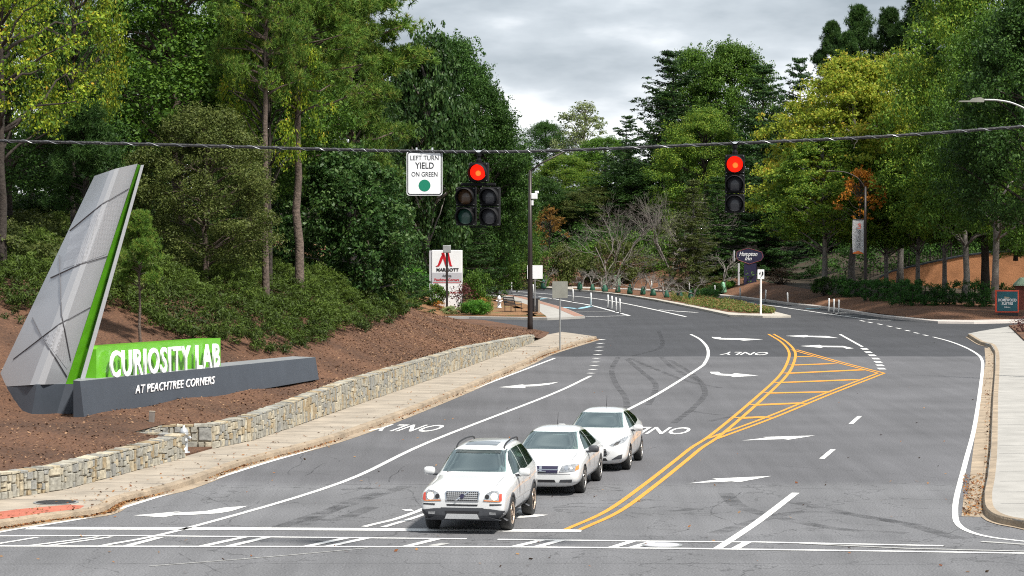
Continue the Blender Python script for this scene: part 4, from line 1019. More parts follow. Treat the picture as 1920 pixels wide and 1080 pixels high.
# ---- right
tree('maple', 1600, 105, 340, 196, 'lf_maple', 'broad yellow green maple, the brightest tree, behind the banner pole', 'bark_grey', name='maple_tree', rz=.7)
tree('maple', 1690, 100, 300, 200, 'lf_maple', 'yellow maple with orange tips just right of the brightest one', 'bark_grey', name='maple_tree', rz=2.7)
tree('maple_b', 1548, 250, 230, 192, 'lf_maple_green', 'green maple with low layered boughs left of the banner pole', 'bark_grey', name='maple_tree', rz=.2)
tree('maple_b', 1662, 285, 190, 192, 'lf_maple_green', 'green street maple with its trunk just right of the banner', 'bark_grey', name='maple_tree', rz=3.2)
tree('maple_b', 1722, 265, 190, 190, 'lf_maple_green', 'green street maple before the left end of the orange wall', 'bark_grey', name='maple_tree', rz=1.9)
tree('maple_b', 1772, 240, 190, 188, 'lf_mid', 'green street maple before the middle of the orange wall', 'bark_grey', name='maple_tree', rz=5)
tree('oak_a', 1812, 130, 250, 182, 'lf_maple_green', 'street tree with a pale trunk, left of the teal hotel sign', 'bark_grey', rz=2)
tree('oak_b', 1868, 20, 300, 172, 'lf_mid', 'large dark oak standing next to the teal hotel sign', 'bark_grey', rz=.5)
tree('oak_b', 1850, -130, 330, 184, 'lf_maple_green', 'tall oak filling the top right corner, with yellow tinged leaves', 'bark_dark', rz=4)
tree('oak_a', 1960, -40, 360, 160, 'lf_dark', 'dark oak at the right edge behind the curved lamp arm', 'bark_dark', rz=1)
tree('oak_low', 1905, 330, 150, 184, 'lf_mid', 'low leafy tree hanging over the orange wall at the right edge', 'bark_dark', zb=3.4)
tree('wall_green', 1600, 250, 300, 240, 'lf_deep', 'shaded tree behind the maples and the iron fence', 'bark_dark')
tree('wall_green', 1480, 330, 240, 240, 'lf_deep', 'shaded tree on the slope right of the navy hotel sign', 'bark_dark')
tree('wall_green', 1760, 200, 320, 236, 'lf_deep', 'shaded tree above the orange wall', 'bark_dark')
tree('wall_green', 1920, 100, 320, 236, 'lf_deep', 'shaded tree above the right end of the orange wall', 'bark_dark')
o = tree('spray', 1614, 318, 90, 184, 'lf_orange', 'small bright orange maple bough cluster behind the top of the banner pole', 'bark_dark', name='maple_tree', zb=4.2)

# ---- far wood that closes the gaps behind the named trees
rs = np.random.default_rng(77); C = []; 
for i in range(2600):
    x = rs.uniform(-150, 170); Y = 300 + abs(x) * .15 + rs.uniform(0, 70); h = 24 + 3 * math.sin(x * .16) + 2 * math.sin(x * .41 + 1)
    cxp = x / Y * F + 960
    lim = lerp([-300, 700, 830, 960, 1000, 1150, 1240, 1330, 1500, 1700, 2200], [60, 130, 220, 330, 345, 345, 260, 240, 220, 160, 100], cxp)
    zt = D(0, lim, Y).z; C.append((x, Y, rs.uniform(2, max(5, zt - 1.5))))
C = np.array(C); V, v = leaf_quads(rs, C, rs.uniform(1.8, 3.4, len(C)), 90, .55, .8)
tag(link('far_wood', fast_mesh('far_wood', V, 4, v), M['lf_dark']), 'dense dark wood far behind the road', None, None, 'stuff')
# understorey along the foot of the left trees and the far slope
def cover(name, pts, size, n, leaf, m, label, flat=.55, aspect=.5, up=.6, seed=3):
    rs = np.random.default_rng(seed); C = np.array(pts); V, v = leaf_quads(rs, C, size * rs.uniform(.6, 1.3, len(C)), n, leaf, flat, up=up, aspect=aspect)
    return tag(link(name, fast_mesh(name, V, 4, v), M[m]), label, None, None, 'stuff')
pts = []; random.seed(8)
def inside(px, py, Pn):
    c = False; n = len(Pn)
    for i in range(n):
        x1, y1 = Pn[i]; x2, y2 = Pn[i - 1]
        if (y1 > py) != (y2 > py) and px < (x2 - x1) * (py - y1) / (y2 - y1) + x1: c = not c
    return c
def topx(X, Y, Z): # world -> photo pixel
    dy, dz = Y, Z - CH; c = dy * math.cos(PITCH) - dz * math.sin(PITCH); u_ = dy * math.sin(PITCH) + dz * math.cos(PITCH)
    return 960 + F * X / c, 540 - F * u_ / c
JUN = [(-60, 560), (40, 600), (150, 600), (225, 575), (262, 612), (330, 640), (420, 655), (500, 660), (560, 655), (640, 632), (700, 612), (765, 592), (745, 560), (735, 548), (760, 556), (800, 575), (830, 578), (815, 540), (760, 505), (720, 470), (640, 430), (500, 400), (200, 400), (-60, 400)]
rs = np.random.default_rng(12); cand = []
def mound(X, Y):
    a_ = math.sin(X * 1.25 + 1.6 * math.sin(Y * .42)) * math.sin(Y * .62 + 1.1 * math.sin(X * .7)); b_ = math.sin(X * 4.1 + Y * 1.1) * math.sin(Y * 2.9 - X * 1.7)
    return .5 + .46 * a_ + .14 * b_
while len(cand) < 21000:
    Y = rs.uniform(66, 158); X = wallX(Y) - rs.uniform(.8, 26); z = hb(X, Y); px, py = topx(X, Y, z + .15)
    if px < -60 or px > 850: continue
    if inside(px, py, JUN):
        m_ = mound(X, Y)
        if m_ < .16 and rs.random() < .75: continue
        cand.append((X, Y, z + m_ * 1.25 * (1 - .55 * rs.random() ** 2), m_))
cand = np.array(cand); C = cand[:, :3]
V, v = leaf_quads(rs, C, rs.uniform(.14, .30, len(C)), 46, .13, .7, up=.6, aspect=.26, vbase=np.clip(cand[:, 3] * .8 + rs.normal(0, .15, len(C)), 0, 1), vspan=.45)  # shade painted into leaf colour: hollows darker, mound tops lighter
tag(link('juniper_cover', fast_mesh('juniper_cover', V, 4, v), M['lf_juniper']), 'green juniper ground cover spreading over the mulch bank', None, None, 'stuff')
pts = []
for i in range(900):
    x = rs.uniform(-42, 19); Y = kerbY(x) + rs.uniform(16, 34) - (4 if x < 4 else 0); 
    pts.append((x, Y, fb(x, Y) + rs.uniform(.1, 1.8)))
cover('undergrowth', pts, .9, 110, .20, 'lf_dark', 'dark undergrowth at the foot of the far trees')
pts = []
for i in range(700):
    x = rs.uniform(24, 66); Y = 210 + rs.uniform(0, 10); pts.append((x, Y, ground(x, Y) + rs.uniform(.1, 5.5)))
cover('undergrowth', pts, 1.0, 110, .2, 'lf_dark', 'dark undergrowth rising behind the iron fence and the orange wall', seed=15)
pts = []
for i in range(1500):
    px = rs.uniform(690, 905); Y = rs.uniform(166, 215); X = D(px, 500, Y).x
    if X < -4.6 - (Y < 180) * 1.2: pts.append((X, Y, ib(X, Y) + rs.uniform(.0, .5)))
cover('juniper_cover', pts, .32, 60, .14, 'lf_juniper', 'green ground cover on the slope left of the white hotel sign', seed=14)
pts = []
for i in range(420):
    px = rs.uniform(-40, 260); Y = rs.uniform(84, 100); X = D(px, 500, Y).x; pts.append((X, Y, hb(X, Y) + rs.uniform(.0, 1.1)))
cover('undergrowth', pts, .5, 110, .13, 'lf_olive', 'olive and green low scrub under the trees at far left', seed=4)
# median flowers and grass
pts = []
for i in range(1100):
    t = rs.random(); px = 1262 + 185 * t; lo_ = lerp([1255, 1299, 1368, 1400, 1448], [566, 576, 588, 591, 591.5], px); hi_ = lerp([1255, 1299, 1368, 1448], [553, 557, 570, 589], px)
    p = G(px, rs.uniform(hi_, lo_)); pts.append((p.x, p.y, .2 + rs.uniform(0, .15)))
cover('flower_bed', pts, .28, 26, .11, 'lf_flower', 'pink and green low flowers at the tip of the median', flat=.7)
pts = [(p.x, p.y, .4 + rs.uniform(-.1, .25)) for p in [G(rs.uniform(1298, 1345), 558 + rs.uniform(0, 6)) for i in range(90)]]
cover('median_shrubs', pts, .32, 60, .10, 'lf_hedge', 'dark green low shrubs beside the pink flowers on the median', seed=9)

# ---- shrubs around the hotel signs and young trees
def shrub(key, px, py, wpx, hpx, lm, label, Y=None, name='shrub', bark='bark_dark', cat='shrub', group=None):
    p = T(px, py) if Y is None else D(px, py, Y); z = ground(p.x, p.y); s = p.y / F
    return plant(key, (p.x, p.y, z), hpx * s, wpx * s, px * .7, lm, bark, name, label, cat, group)
shrub('shrub_b', 893, 565, 75, 75, 'lf_mid', 'large green shrub right of the white hotel sign', 178)
shrub('twiggy', 868, 583, 55, 62, 'lf_burgundy', 'burgundy twiggy bush in front of the white hotel sign', 168)
shrub('round', 892, 596, 62, 30, 'lf_bright', 'low bright green mound beside the driveway', 166)
shrub('shrub', 815, 580, 60, 45, 'lf_mid', 'green bush at the left foot of the white hotel sign', 171)
shrub('twiggy', 824, 572, 22, 20, 'lf_orange', 'small red flowering plant at the left foot of the hotel sign', 169)
shrub('round', 785, 545, 90, 42, 'lf_hedge', 'smooth clipped green hedge mound left of the hotel sign', 176)
shrub('round', 762, 525, 80, 40, 'lf_bright', 'clipped light green mound further up left of the hotel sign', 184)
shrub('twiggy', 904, 566, 36, 30, 'lf_rust', 'rusty orange bush right of the hotel sign', 171)
shrub('shrub', 846, 588, 40, 18, 'lf_pale', 'pale leafed hosta clump in front of the burgundy bush', 166)
for i, (px, w, h, lm, lb) in enumerate(((1000, 70, 60, 'lf_mid', 'green evergreen bush behind the street lamp foot'), (1060, 90, 62, 'lf_olive', 'olive evergreen bush left of the bare trees'), (1110, 80, 56, 'lf_mid', 'evergreen bush below the left bare tree'), (1160, 95, 66, 'lf_olive', 'wide olive bush between the bare trees'), (1215, 90, 60, 'lf_mid', 'evergreen bush below the right bare tree'), (1262, 80, 66, 'lf_olive', 'olive bush left of the small arrow sign'), (1300, 60, 60, 'lf_dark', 'dark bush behind the small arrow sign'))):
    shrub('shrub_b', px, 505, w * 1.15, h * 1.35, lm, lb, 234 + (i % 3) * 2)
shrub('round', 1345, 527, 36, 22, 'lf_dark', 'dark blue green bush at the foot of the block wall', 212)
shrub('round', 1365, 520, 30, 14, 'lf_bright', 'bright lime low plant left of the navy hotel sign', 214)
shrub('twiggy', 1465, 540, 60, 34, 'lf_brown', 'brown dry bush on the straw slope right of the navy sign', 208)
shrub('shrub', 1545, 540, 50, 36, 'lf_dark', 'small dark bush at the left end of the hedge', 190)
shrub('twiggy', 1893, 650, 70, 50, 'lf_burgundy', 'dark reddish bush in the mulch bed at the right edge', G(1893, 630).y + 2) if False else None
shrub('twiggy', 1925, 640, 60, 40, 'lf_burgundy', 'dark reddish bush in the mulch bed at the right edge', 140)
def hedge(px0, px1, y0, y1, hpx, depth, label, seed):
    a, b = D(px0, 0, y0), D(px1, 0, y1); rs = np.random.default_rng(seed); d = Vector((b.x - a.x, b.y - a.y, 0)); L_ = d.length; d.normalize(); n_ = Vector((-d.y, d.x, 0)); h = hpx * (y0 + y1) / 2 / F
    N = int(L_ * depth * h * 9) + 40; C = []
    for i in range(N):
        s, t, u_ = rs.uniform(0, L_), rs.uniform(0, depth), rs.uniform(.05, 1); q = Vector((a.x, a.y, 0)) + d * s + n_ * t; hh = h * (1 + .07 * math.sin(s * 1.9) + .05 * math.sin(s * 4.1)); C.append((q.x, q.y, ground(q.x, q.y) + u_ * hh - .12))
    V, v = leaf_quads(rs, np.array(C), rs.uniform(.16, .3, N), 70, .085, .8); e = empty('hedge', (a.x, a.y, ground(a.x, a.y)), label, 'hedge')
    me = fast_mesh('foliage', V - np.array([a.x, a.y, ground(a.x, a.y)]), 4, v); link('foliage', me, M['lf_hedge'], e)
    bm = bmesh.new()
    for k in range(int(L_ / .8)):
        q = Vector((a.x, a.y, 0)) + d * (k * .8 + .3) + n_ * depth * .5; tube(bm, [Vector((q.x - a.x, q.y - a.y, -.1)), Vector((q.x - a.x + .1, q.y - a.y, h * .8))], .03, 5)
    obj('stems', bm, M['bark_dark'], e)
hedge(1672, 1852, 170, 167.5, 46, 2.0, 'long clipped dark green hedge in front of the orange wall', 5)
hedge(1608, 1700, 179, 174, 40, 1.8, 'clipped hedge section behind the banner pole', 6)
hedge(1556, 1608, 186, 184, 36, 1.8, 'small clipped hedge block left of the banner pole', 7)
hedge(1820, 1990, 176, 172, 40, 1.5, 'clipped hedge partly hidden behind the teal hotel sign', 8)

# young trees with watering bags
names_ = ['leftmost young tree, apart from the others behind the street lamp', 'first young tree at the far left of the median row', 'second young tree of the median row', 'third young tree of the median row, before the tilted green cabinet', 'fourth young tree of the median row, before the pale cabinet', 'fifth young tree of the median row', 'sixth young tree of the median row', 'seventh young tree of the median row', 'eighth young tree of the median row', 'ninth young tree of the median row', 'last young tree of the median row, next to the dark shrubs']
bagpos = [(1019, 541), (1087, 543), (1111, 544.5), (1134, 546.5), (1158.5, 548.5), (1181, 551), (1205.5, 552.5), (1224.5, 554.5), (1250, 558), (1274, 561), (1295, 563.5)]
def bag_bm():
    bm = bmesh.new(); lathe(bm, [(.29, 0), (.33, .12), (.30, .40), (.22, .62), (.10, .78), (.055, .80), (.04, .70)], 14)
    for v in bm.verts: v.co.x *= 1 + .10 * math.sin(v.co.z * 9); v.co.y *= .85 + .1 * math.sin(v.co.z * 7 + 1)
    return bm
bag_me = None
bare('young', 9, H=3.4, W=1.8, stems=1, depth=4)
for i, (px, py) in enumerate(bagpos):
    p = G(px, py, .16); e = plant('young', (p.x, p.y, .16), 3.1, 1.7, i * 1.3, None, 'bark_grey', 'young_tree', names_[i], 'tree', 'young trees planted along the road')
    rs = np.random.default_rng(i + 50); C = np.stack([rs.normal(0, .45, 12), rs.normal(0, .45, 12), rs.uniform(1.5, 3.0, 12)], 1); V, v = leaf_quads(rs, C, rs.uniform(.2, .4, 12), 22, .12)
    link('crown', fast_mesh('crown', V, 4, v), M['lf_olive' if i % 3 else 'lf_brown'], e)
    if bag_me is None:
        o = obj('watering_bag', bag_bm(), M['bag'], None, True); bag_me = o.data
    else:
        o = bpy.data.objects.new('watering_bag', bag_me); COL.objects.link(o)
    o.location = (p.x, p.y, .16); o.rotation_euler = (0, 0, i * 2.1); o.scale = (.72 + .12 * math.sin(i * 3), .75, .82 + .15 * math.cos(i * 5))
    tag(o, 'green watering bag around the ' + names_[i].split(',')[0], 'watering bag', 'green watering bags on young trees')
pB = T(1356, 550, 195); e = plant('young', (pB.x, pB.y, pB.z), 5.5, 2.2, 2, None, 'bark_grey', 'young_tree', 'young tree on the straw slope beside the block wall', 'tree')
o = bpy.data.objects.new('watering_bag', bag_me); COL.objects.link(o); o.location = pB; o.scale = (.8, .8, 1.1); tag(o, 'pale green watering bag on the straw slope near the arrow signs', 'watering bag')
M['bag_pale'] = mat('pale_green_bag', (0.16, 0.36, 0.22), 0.5, var=.2, vscale=4); o.material_slots[0].link = 'OBJECT'; o.material_slots[0].material = M['bag_pale']
# ================================================================== monument sign
e = empty('monument_sign', G(75, 780, 1.0), 'large leaning silver and green pylon with white lettering on a long grey plinth', 'monument sign')
def mobj(name, bm, m, par=e, smooth=False):
    o = obj(name, bm, m, par, smooth); o.matrix_parent_inverse = Matrix.Translation(-Vector(par.location)); return o
dR, dL, dF = 69.5, 71.6, 70.3
def quadstrip(bm, bot, top, n=10):
    rows = []
    for k in range(n + 1): rows.append([bm.verts.new(b.lerp(t, k / n)) for b, t in zip(bot, top)])
    for i in range(n):
        for j in range(len(bot) - 1): bm.faces.new((rows[i][j], rows[i][j + 1], rows[i + 1][j + 1], rows[i + 1][j]))
    return rows
def lathe_part(): pass
# section lines from bottom to top, given as (pixel x, pixel y, depth): left back edge, ridge sides, front right edge
zB = 1.85
botA, topA = D(-12, 726, dL), D(177, 330, dL - .2)
botR1, topR1 = D(56, 722, dR + .12), D(206, 320, dR + .10)
botR, topR = D(70, 721, dR), D(216, 316.5, dR)
botR2, topR2 = D(84, 720.8, dR + .04), D(224, 315, dR + .03)
botF, topF = D(123, 720, dF), D(258, 307, dF - .2)
back_b, back_t = D(130, 720, dF + 1.5), D(252, 310, dF + .9)
backA_b, backA_t = D(0, 726, dL + 1.4), D(184, 330, dL + .8)
bm = bmesh.new()
quadstrip(bm, [backA_b, botA, botR1, botR, botR2, botF, back_b, backA_b], [backA_t, topA, topR1, topR, topR2, topF, back_t, backA_t], 12)
f = bm.faces.new([bm.verts.new(p) for p in (backA_t, topA, topR1, topR, topR2, topF, back_t)])
panel = mobj('silver_panel', bm, M['mon_light'], e, True); panel.data.set_sharp_from_angle(angle=R(24))
pb = bvh_of(panel)
def on_panel(px, py, lift=.012):
    r = ray(px, py).normalized(); h = pb.ray_cast(Vector((0, 0, CH)), r)
    if h[0] is None: return D(px, py, dF)
    n = h[1] if h[1].dot(r) < 0 else -h[1]
    return h[0] + n * lift
def seam(bm, pts, w=.015):
    q = [on_panel(*(Vector(pts[i]).lerp(Vector(pts[i + 1]), k / 14)), .008) for i in range(len(pts) - 1) for k in range(15)]
    tube(bm, q, w, 5)
Z7 = lambda x, y: (x * .3888, 280 + y * .3888)
bm = bmesh.new()
for s in ([(627, 182), (500, 258), (338, 392)], [(517, 513), (400, 548), (245, 620)], [(436, 758), (292, 838), (66, 1012)], [(287, 512), (298, 800), (340, 1018)], [(158, 812), (205, 905), (322, 1096)]):
    seam(bm, [Z7(*p) for p in s])
mobj('panel_seam', bm, M['seam'])
for quad in ([(615, 205), (512, 505), (304, 578), (340, 402)], [(300, 850), (330, 1050), (322, 1060), (214, 912)]):
    bm = bmesh.new(); A0, B0, C0, D0 = [Vector(Z7(*p)) for p in quad]; n = 16; g = [[bm.verts.new(on_panel(*A0.lerp(B0, i / n).lerp(D0.lerp(C0, i / n), j / n), .006)) for j in range(n + 1)] for i in range(n + 1)]
    for i in range(n):
        for j in range(n): bm.faces.new((g[i][j], g[i + 1][j], g[i + 1][j + 1], g[i][j + 1]))
    mobj('perforated_inset', bm, M['perf'])
# green recess and silver edge strip on the right
gB0, gT0 = D(123.3, 720, dF + .03), D(258.6, 308, dF - .17); gB1, gT1 = D(150, 720, dF + .55), D(266, 311, dF + .25)
bm = bmesh.new(); quadstrip(bm, [gB0, gB1, back_b + Vector((.1, 0, 0))], [gT0, gT1, back_t + Vector((.1, 0, 0))], 10)
bm.faces.new([bm.verts.new(p) for p in (gT0, gT1, back_t + Vector((.1, 0, 0)))]); mobj('green_fin', bm, M['mon_green'])
sB0, sT0 = D(148, 720, dF - .12), D(264.5, 309.5, dF - .3); sB1, sT1 = D(156.5, 720.5, dF - .05), D(270, 309, dF - .25)
bm = bmesh.new(); off_ = Vector((-.27, 1.5, 0)); quadstrip(bm, [sB0, sB1, sB1 + off_, sB0 + off_, sB0], [sT0, sT1, sT1 + off_ * .7, sT0 + off_ * .7, sT0], 8)
bm.faces.new([bm.verts.new(p) for p in (sT0, sT1, sT1 + off_ * .7, sT0 + off_ * .7)]); mobj('edge_strip', bm, M['mon_light'])
# charcoal foot of the pylon
bm = bmesh.new()
tp = [backA_b, botA + Vector((-.03, -.03, 0)), botR + Vector((0, -.06, .01)), D(123, 720, dF - .12), D(157.5, 721, dF - .10), D(150, 720, dF + 2)]
bt = [D(-40, 760, dL + 1.4), D(-40, 758, dL), D(58, 783, dR - .25), D(104, 784, dF - .3), D(141, 784, dF - .12), D(140, 778, dF + 2)]
quadstrip(bm, bt + [bt[0]], tp + [tp[0]], 3); bm.faces.new([bm.verts.new(p) for p in tp]); mobj('pylon_foot', bm, M['mon_dark'], e, True).data.set_sharp_from_angle(angle=R(24))
# plinth
z0, zt = .85, 1.92
a0 = G(158, 782, 1.0); a0.z = 0; b0 = G(598, 707, 1.12); b0.z = 0
pd = (b0 - a0).normalized(); pn = Vector((-pd.y, pd.x, 0)); Lp = (b0 - a0).length
ta0 = D(172, 714, a0.y + .15); tb0 = D(602, 669.5, b0.y + .1)
bm = bmesh.new(); rows = []
for k in range(13):
    t = k / 12; f0 = a0.lerp(b0, t); zt_ = ta0.z + (tb0.z - ta0.z) * t; wd_ = (1.25 - .35 * t) * min(1, .25 + k * .4)
    rows.append([bm.verts.new(Vector((f0.x, f0.y, .93 + .12 * t))), bm.verts.new(Vector((f0.x, f0.y, zt_)) + pn * .12), bm.verts.new(Vector((f0.x, f0.y, zt_ + .015)) + pn * wd_), bm.verts.new(Vector((f0.x, f0.y, .7)) + pn * wd_)])
for i in range(12):
    for j in range(3): bm.faces.new((rows[i][j], rows[i][j + 1], rows[i + 1][j + 1], rows[i + 1][j]))
if False: nose = [bm.verts.new(rows[0][0].co + Vector((-.12, .25, 0))), bm.verts.new(rows[0][1].co + Vector((-.06, .12, 0)))]
bm.faces.new(rows[0])
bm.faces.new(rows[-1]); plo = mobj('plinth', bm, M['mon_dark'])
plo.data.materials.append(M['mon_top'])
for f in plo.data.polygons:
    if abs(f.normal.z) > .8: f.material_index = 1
def face_pt(t, z, out=0.0):
    f0 = a0.lerp(b0, t); zt_ = ta0.z + (tb0.z - ta0.z) * t; q = (z - .7) / (zt_ - .7)
    return Vector((f0.x, f0.y, z)) + pn * (.12 * q) - pn * out
def t_at(px, z):      # fraction along the plinth whose front at height z appears at photo column px
    best = min(range(0, 401), key=lambda k: abs(topx(*face_pt(k / 400, z))[0] - px)); return best / 400
# letters flush on the plinth
bm = bmesh.new(); zl = 1.42; t0_, t1_ = t_at(252, zl), t_at(401, zl); p0, p1 = face_pt(t0_, zl, .0), face_pt(t1_, zl, .0)
k0 = D(252, 738, p0.y).z; k1 = D(401, 719.5, p1.y).z
p0.z, p1.z = k0, k1
text_bm('AT PEACHTREE CORNERS', bm, p0 - pn * .02, p1 - p0, (0, 0, 1), width=(p1 - p0).length, height=.235, ext=.02, bold=.006, sp=1.08, slant=.25, align=0)
mobj('small_lettering', bm, M['letter'])
# green backing and big letters on top of the plinth
t0_, t1_ = t_at(194, 2.0), t_at(426, 2.0)
q0, q1 = face_pt(t0_, 1.95) + pn * .22, face_pt(t1_, 1.95) + pn * .22
zbot0, zbot1 = D(196, 710, q0.y).z, D(416, 690, q1.y).z; ztop0, ztop1 = D(196, 650, q0.y).z, D(424, 634, q1.y).z
zbot1 = min(zbot1, tb0.z + .3)
bm = bmesh.new(); pr = []
n = 16
for k in range(n + 1):
    t = k / n; s = q0.lerp(q1, t); pr.append((s, zbot0 + (zbot1 - zbot0) * t, ztop0 + (ztop1 - ztop0) * t))
front = []; 
lo_ = [Vector((s.x, s.y, a)) for s, a, b in pr]; hi_ = [Vector((s.x, s.y, b)) for s, a, b in pr]
hi_[0].z -= .07; lo_[0] += Vector((0, 0, .0)); hi_.insert(1, hi_[0].lerp(hi_[1], .25) + Vector((0, 0, .055)))
slab3(bm, lo_ + hi_[::-1], pn * .55); mobj('green_backing', bm, M['mon_green'])
bm = bmesh.new(); l0 = t_at(209, 1.98); l1 = t_at(414, 1.98)
p0, p1 = face_pt(l0, 1.95) + pn * .06, face_pt(l1, 1.95) + pn * .06
p0.z = D(210, 707, p0.y).z; p1.z = D(414, 688, p1.y).z
text_bm('CURIOSITY LAB', bm, p0, p1 - p0, (0, 0, 1), width=(p1 - p0).length, height=.72, ext=.05, bold=.016, sp=1.14, align=0)
mobj('big_lettering', bm, M['letter'])

# ================================================================== span wire, signals, hanging sign
DW = 47.3
cp = [(-900, 240), (-400, 252), (-120, 260), (0, 264), (300, 271), (600, 279.5), (760, 283), (900, 284.5), (1050, 282), (1380, 268.5), (1650, 256), (1920, 237), (2060, 226), (2500, 188), (3000, 140)]
cc = catmull([D(x, y, DW) for x, y in cp], 10)
e = empty('span_wire', cc[0], 'black bundled overhead cable that carries the traffic signals across the photo', 'cable'); bm = bmesh.new()
tube(bm, cc, .026, 8); mobj('wire_bundle', bm, M['cable'], e, True)
bm = bmesh.new(); hel = []
for i in range(len(cc) - 1):
    for k in range(10):
        t = (i * 10 + k); q = cc[i].lerp(cc[i + 1], k / 10); hel.append(q + Vector((0, math.cos(t * .42), math.sin(t * .42))) * .027)
tube(bm, hel, .005, 4); mobj('lashing_wire', bm, M['cable_lash'], e)
def wire_z(px): return lerp([p[0] for p in cp], [D(p[0], p[1], DW).z for p in cp], px)
S = .345; LR = .142
def section(par, c, lens, m_lens, core=False):
    """one lamp section, c = centre in the signal's own frame; y is towards the viewer as -y"""
    bm = bmesh.new(); box(bm, c, (S, .20, S - .006), bevel=.018)
    hs = obj('housing', bm, M['sig_black'], par)
    bm = bmesh.new(); mt = Matrix.Translation(Vector(c) + Vector((0, -.10, 0))) @ Matrix.Rotation(R(90), 4, 'X')
    lathe(bm, [(LR, 0), (LR, .012), (LR * .8, .030), (LR * .4, .042), (0, .046)], 28, mt); le = obj('lens', bm, m_lens, hs, True)
    if core:
        bm = bmesh.new(); mt2 = Matrix.Translation(Vector(c) + Vector((.01, -.150, -.02))) @ Matrix.Rotation(R(90), 4, 'X')
        lathe(bm, [(.05, 0), (.035, .006), (0, .008)], 9, mt2)
        obj('lamp_core', bm, M['lens_core'], hs)
    bm = bmesh.new(); n = 26; r0 = LR + .012        # cut away visor, open underneath
    rows = []
    for k in range(n + 1):
        a = R(-52 + 284 * k / n); L_ = .24 if 25 < k * 284 / n < 259 else .24 * .55
        L_ = .25 * (0.35 + .65 * min(1, max(0, (math.sin(a) + .75) / .9)))
        v = []
        for r_ in (r0, r0 + .006):
            v.append(bm.verts.new(Vector(c) + Vector((r_ * math.cos(a), -.10, r_ * math.sin(a))))); v.append(bm.verts.new(Vector(c) + Vector((r_ * math.cos(a), -.10 - L_, r_ * math.sin(a) - .02))))
        rows.append(v)
    for i in range(n):
        A_, B_ = rows[i], rows[i + 1]
        bm.faces.new((A_[0], A_[1], B_[1], B_[0])); bm.faces.new((A_[2], B_[2], B_[3], A_[3])); bm.faces.new((A_[1], A_[3], B_[3], B_[1]))
    obj('visor', bm, M['sig_visor'], hs, True)
    bm = bmesh.new()
    for sx in (-1, 1):
        for sz in (-1, 1): box(bm, (c[0] + sx * S * .44, c[1] - .105, c[2] + sz * S * .42), (.012, .01, .012))
    obj('corner_bolts', bm, M['galv'], hs)
def hanger(par, z, h):
    bm = bmesh.new(); lathe(bm, [(.05, 0), (.05, .05), (.03, .07), (.028, h - .06), (.045, h - .05), (.045, h)], 12, Matrix.Translation((0, 0, z))); obj('hanger', bm, M['sig_black'], par)
    bm = bmesh.new(); slab3(bm, [(-.10, -.035, z + h + .085), (-.02, -.035, z + h + .02), (.02, -.035, z + h + .02), (.10, -.035, z + h + .085), (.05, -.035, z + h + .05), (0, -.035, z + h + .06), (-.05, -.035, z + h + .05)], (0, .07, 0)); obj('cable_clamp', bm, M['chrome'], par)
lz = D(898, 323, DW)
g = empty('traffic_signal', (lz.x, DW, lz.z), 'five lamp traffic signal with one red lamp lit above two pairs of dark lamps', 'traffic signal', rz=R(-8))
section(g, (0, 0, 0), 1, M['lens_red'], True)
section(g, (-.225, 0, -.43), 0, M['lens_amber']); section(g, (-.225, 0, -.43 - S), 0, M['lens_green'])
section(g, (.205, 0, -.43), 0, M['lens_off']); section(g, (.205, 0, -.43 - S), 0, M['lens_off'])
bm = bmesh.new(); box(bm, (-.01, 0, -.215), (.62, .10, .05), bevel=.01); box(bm, (-.01, 0, -.97), (.30, .03, .02)); obj('bracket', bm, M['sig_black'], g)
hanger(g, S / 2, wire_z(898) - lz.z - S / 2 - .03)
rz_ = D(1378, 308, DW)
g = empty('traffic_signal', (rz_.x, DW, rz_.z), 'three lamp vertical traffic signal with its top red lamp lit', 'traffic signal', rz=R(-6))
section(g, (0, 0, 0), 1, M['lens_red'], True); section(g, (0, 0, -S), 0, M['lens_off']); section(g, (0, 0, -2 * S), 0, M['lens_off'])
hanger(g, S / 2, wire_z(1378) - rz_.z - S / 2 - .03)
sc_ = D(796, 325, DW)
g = empty('hanging_sign', (sc_.x, DW, sc_.z), 'white rectangular sign on the cable reading LEFT TURN YIELD ON GREEN with a green disc', 'road sign', rz=R(3))
def rrect(w, h, r, n=5):
    out = []
    for cx_, cz, a0_ in ((w / 2 - r, h / 2 - r, 0), (-w / 2 + r, h / 2 - r, 90), (-w / 2 + r, -h / 2 + r, 180), (w / 2 - r, -h / 2 + r, 270)):
        for k in range(n + 1): a = R(a0_ + 90 * k / n); out.append((cx_ + r * math.cos(a), cz + r * math.sin(a)))
    return out
def plate(par, name, w, h, r, y, th, m, cz=0, cx_=0):
    bm = bmesh.new(); slab3(bm, [(cx_ + a, y, cz + b) for a, b in rrect(w, h, r)], (0, th, 0)); return obj(name, bm, m, par)
plate(g, 'panel', .635, .785, .05, 0, .01, M['sign_white'])
bm = bmesh.new(); ro, ri = rrect(.61, .76, .045), rrect(.575, .725, .035)
vo_ = [bm.verts.new((a, -.003, b)) for a, b in ro]; vi = [bm.verts.new((a, -.003, b)) for a, b in ri]
for i in range(len(vo_)): bm.faces.new((vo_[i], vo_[(i + 1) % len(vo_)], vi[(i + 1) % len(vi)], vi[i]))
obj('border', bm, M['sign_black'], g)
bm = bmesh.new(); X_ = (1, 0, 0); Z_ = (0, 0, 1)
for s, z, h, w, b in (('LEFT TURN', .235, .085, .50, .0), ('YIELD', .085, .115, .33, .008), ('ON GREEN', -.055, .085, .46, .0)): text_bm(s, bm, (0, -.003, z), X_, Z_, width=w, height=h, ext=.002, bold=b)
obj('wording', bm, M['sign_black'], g)
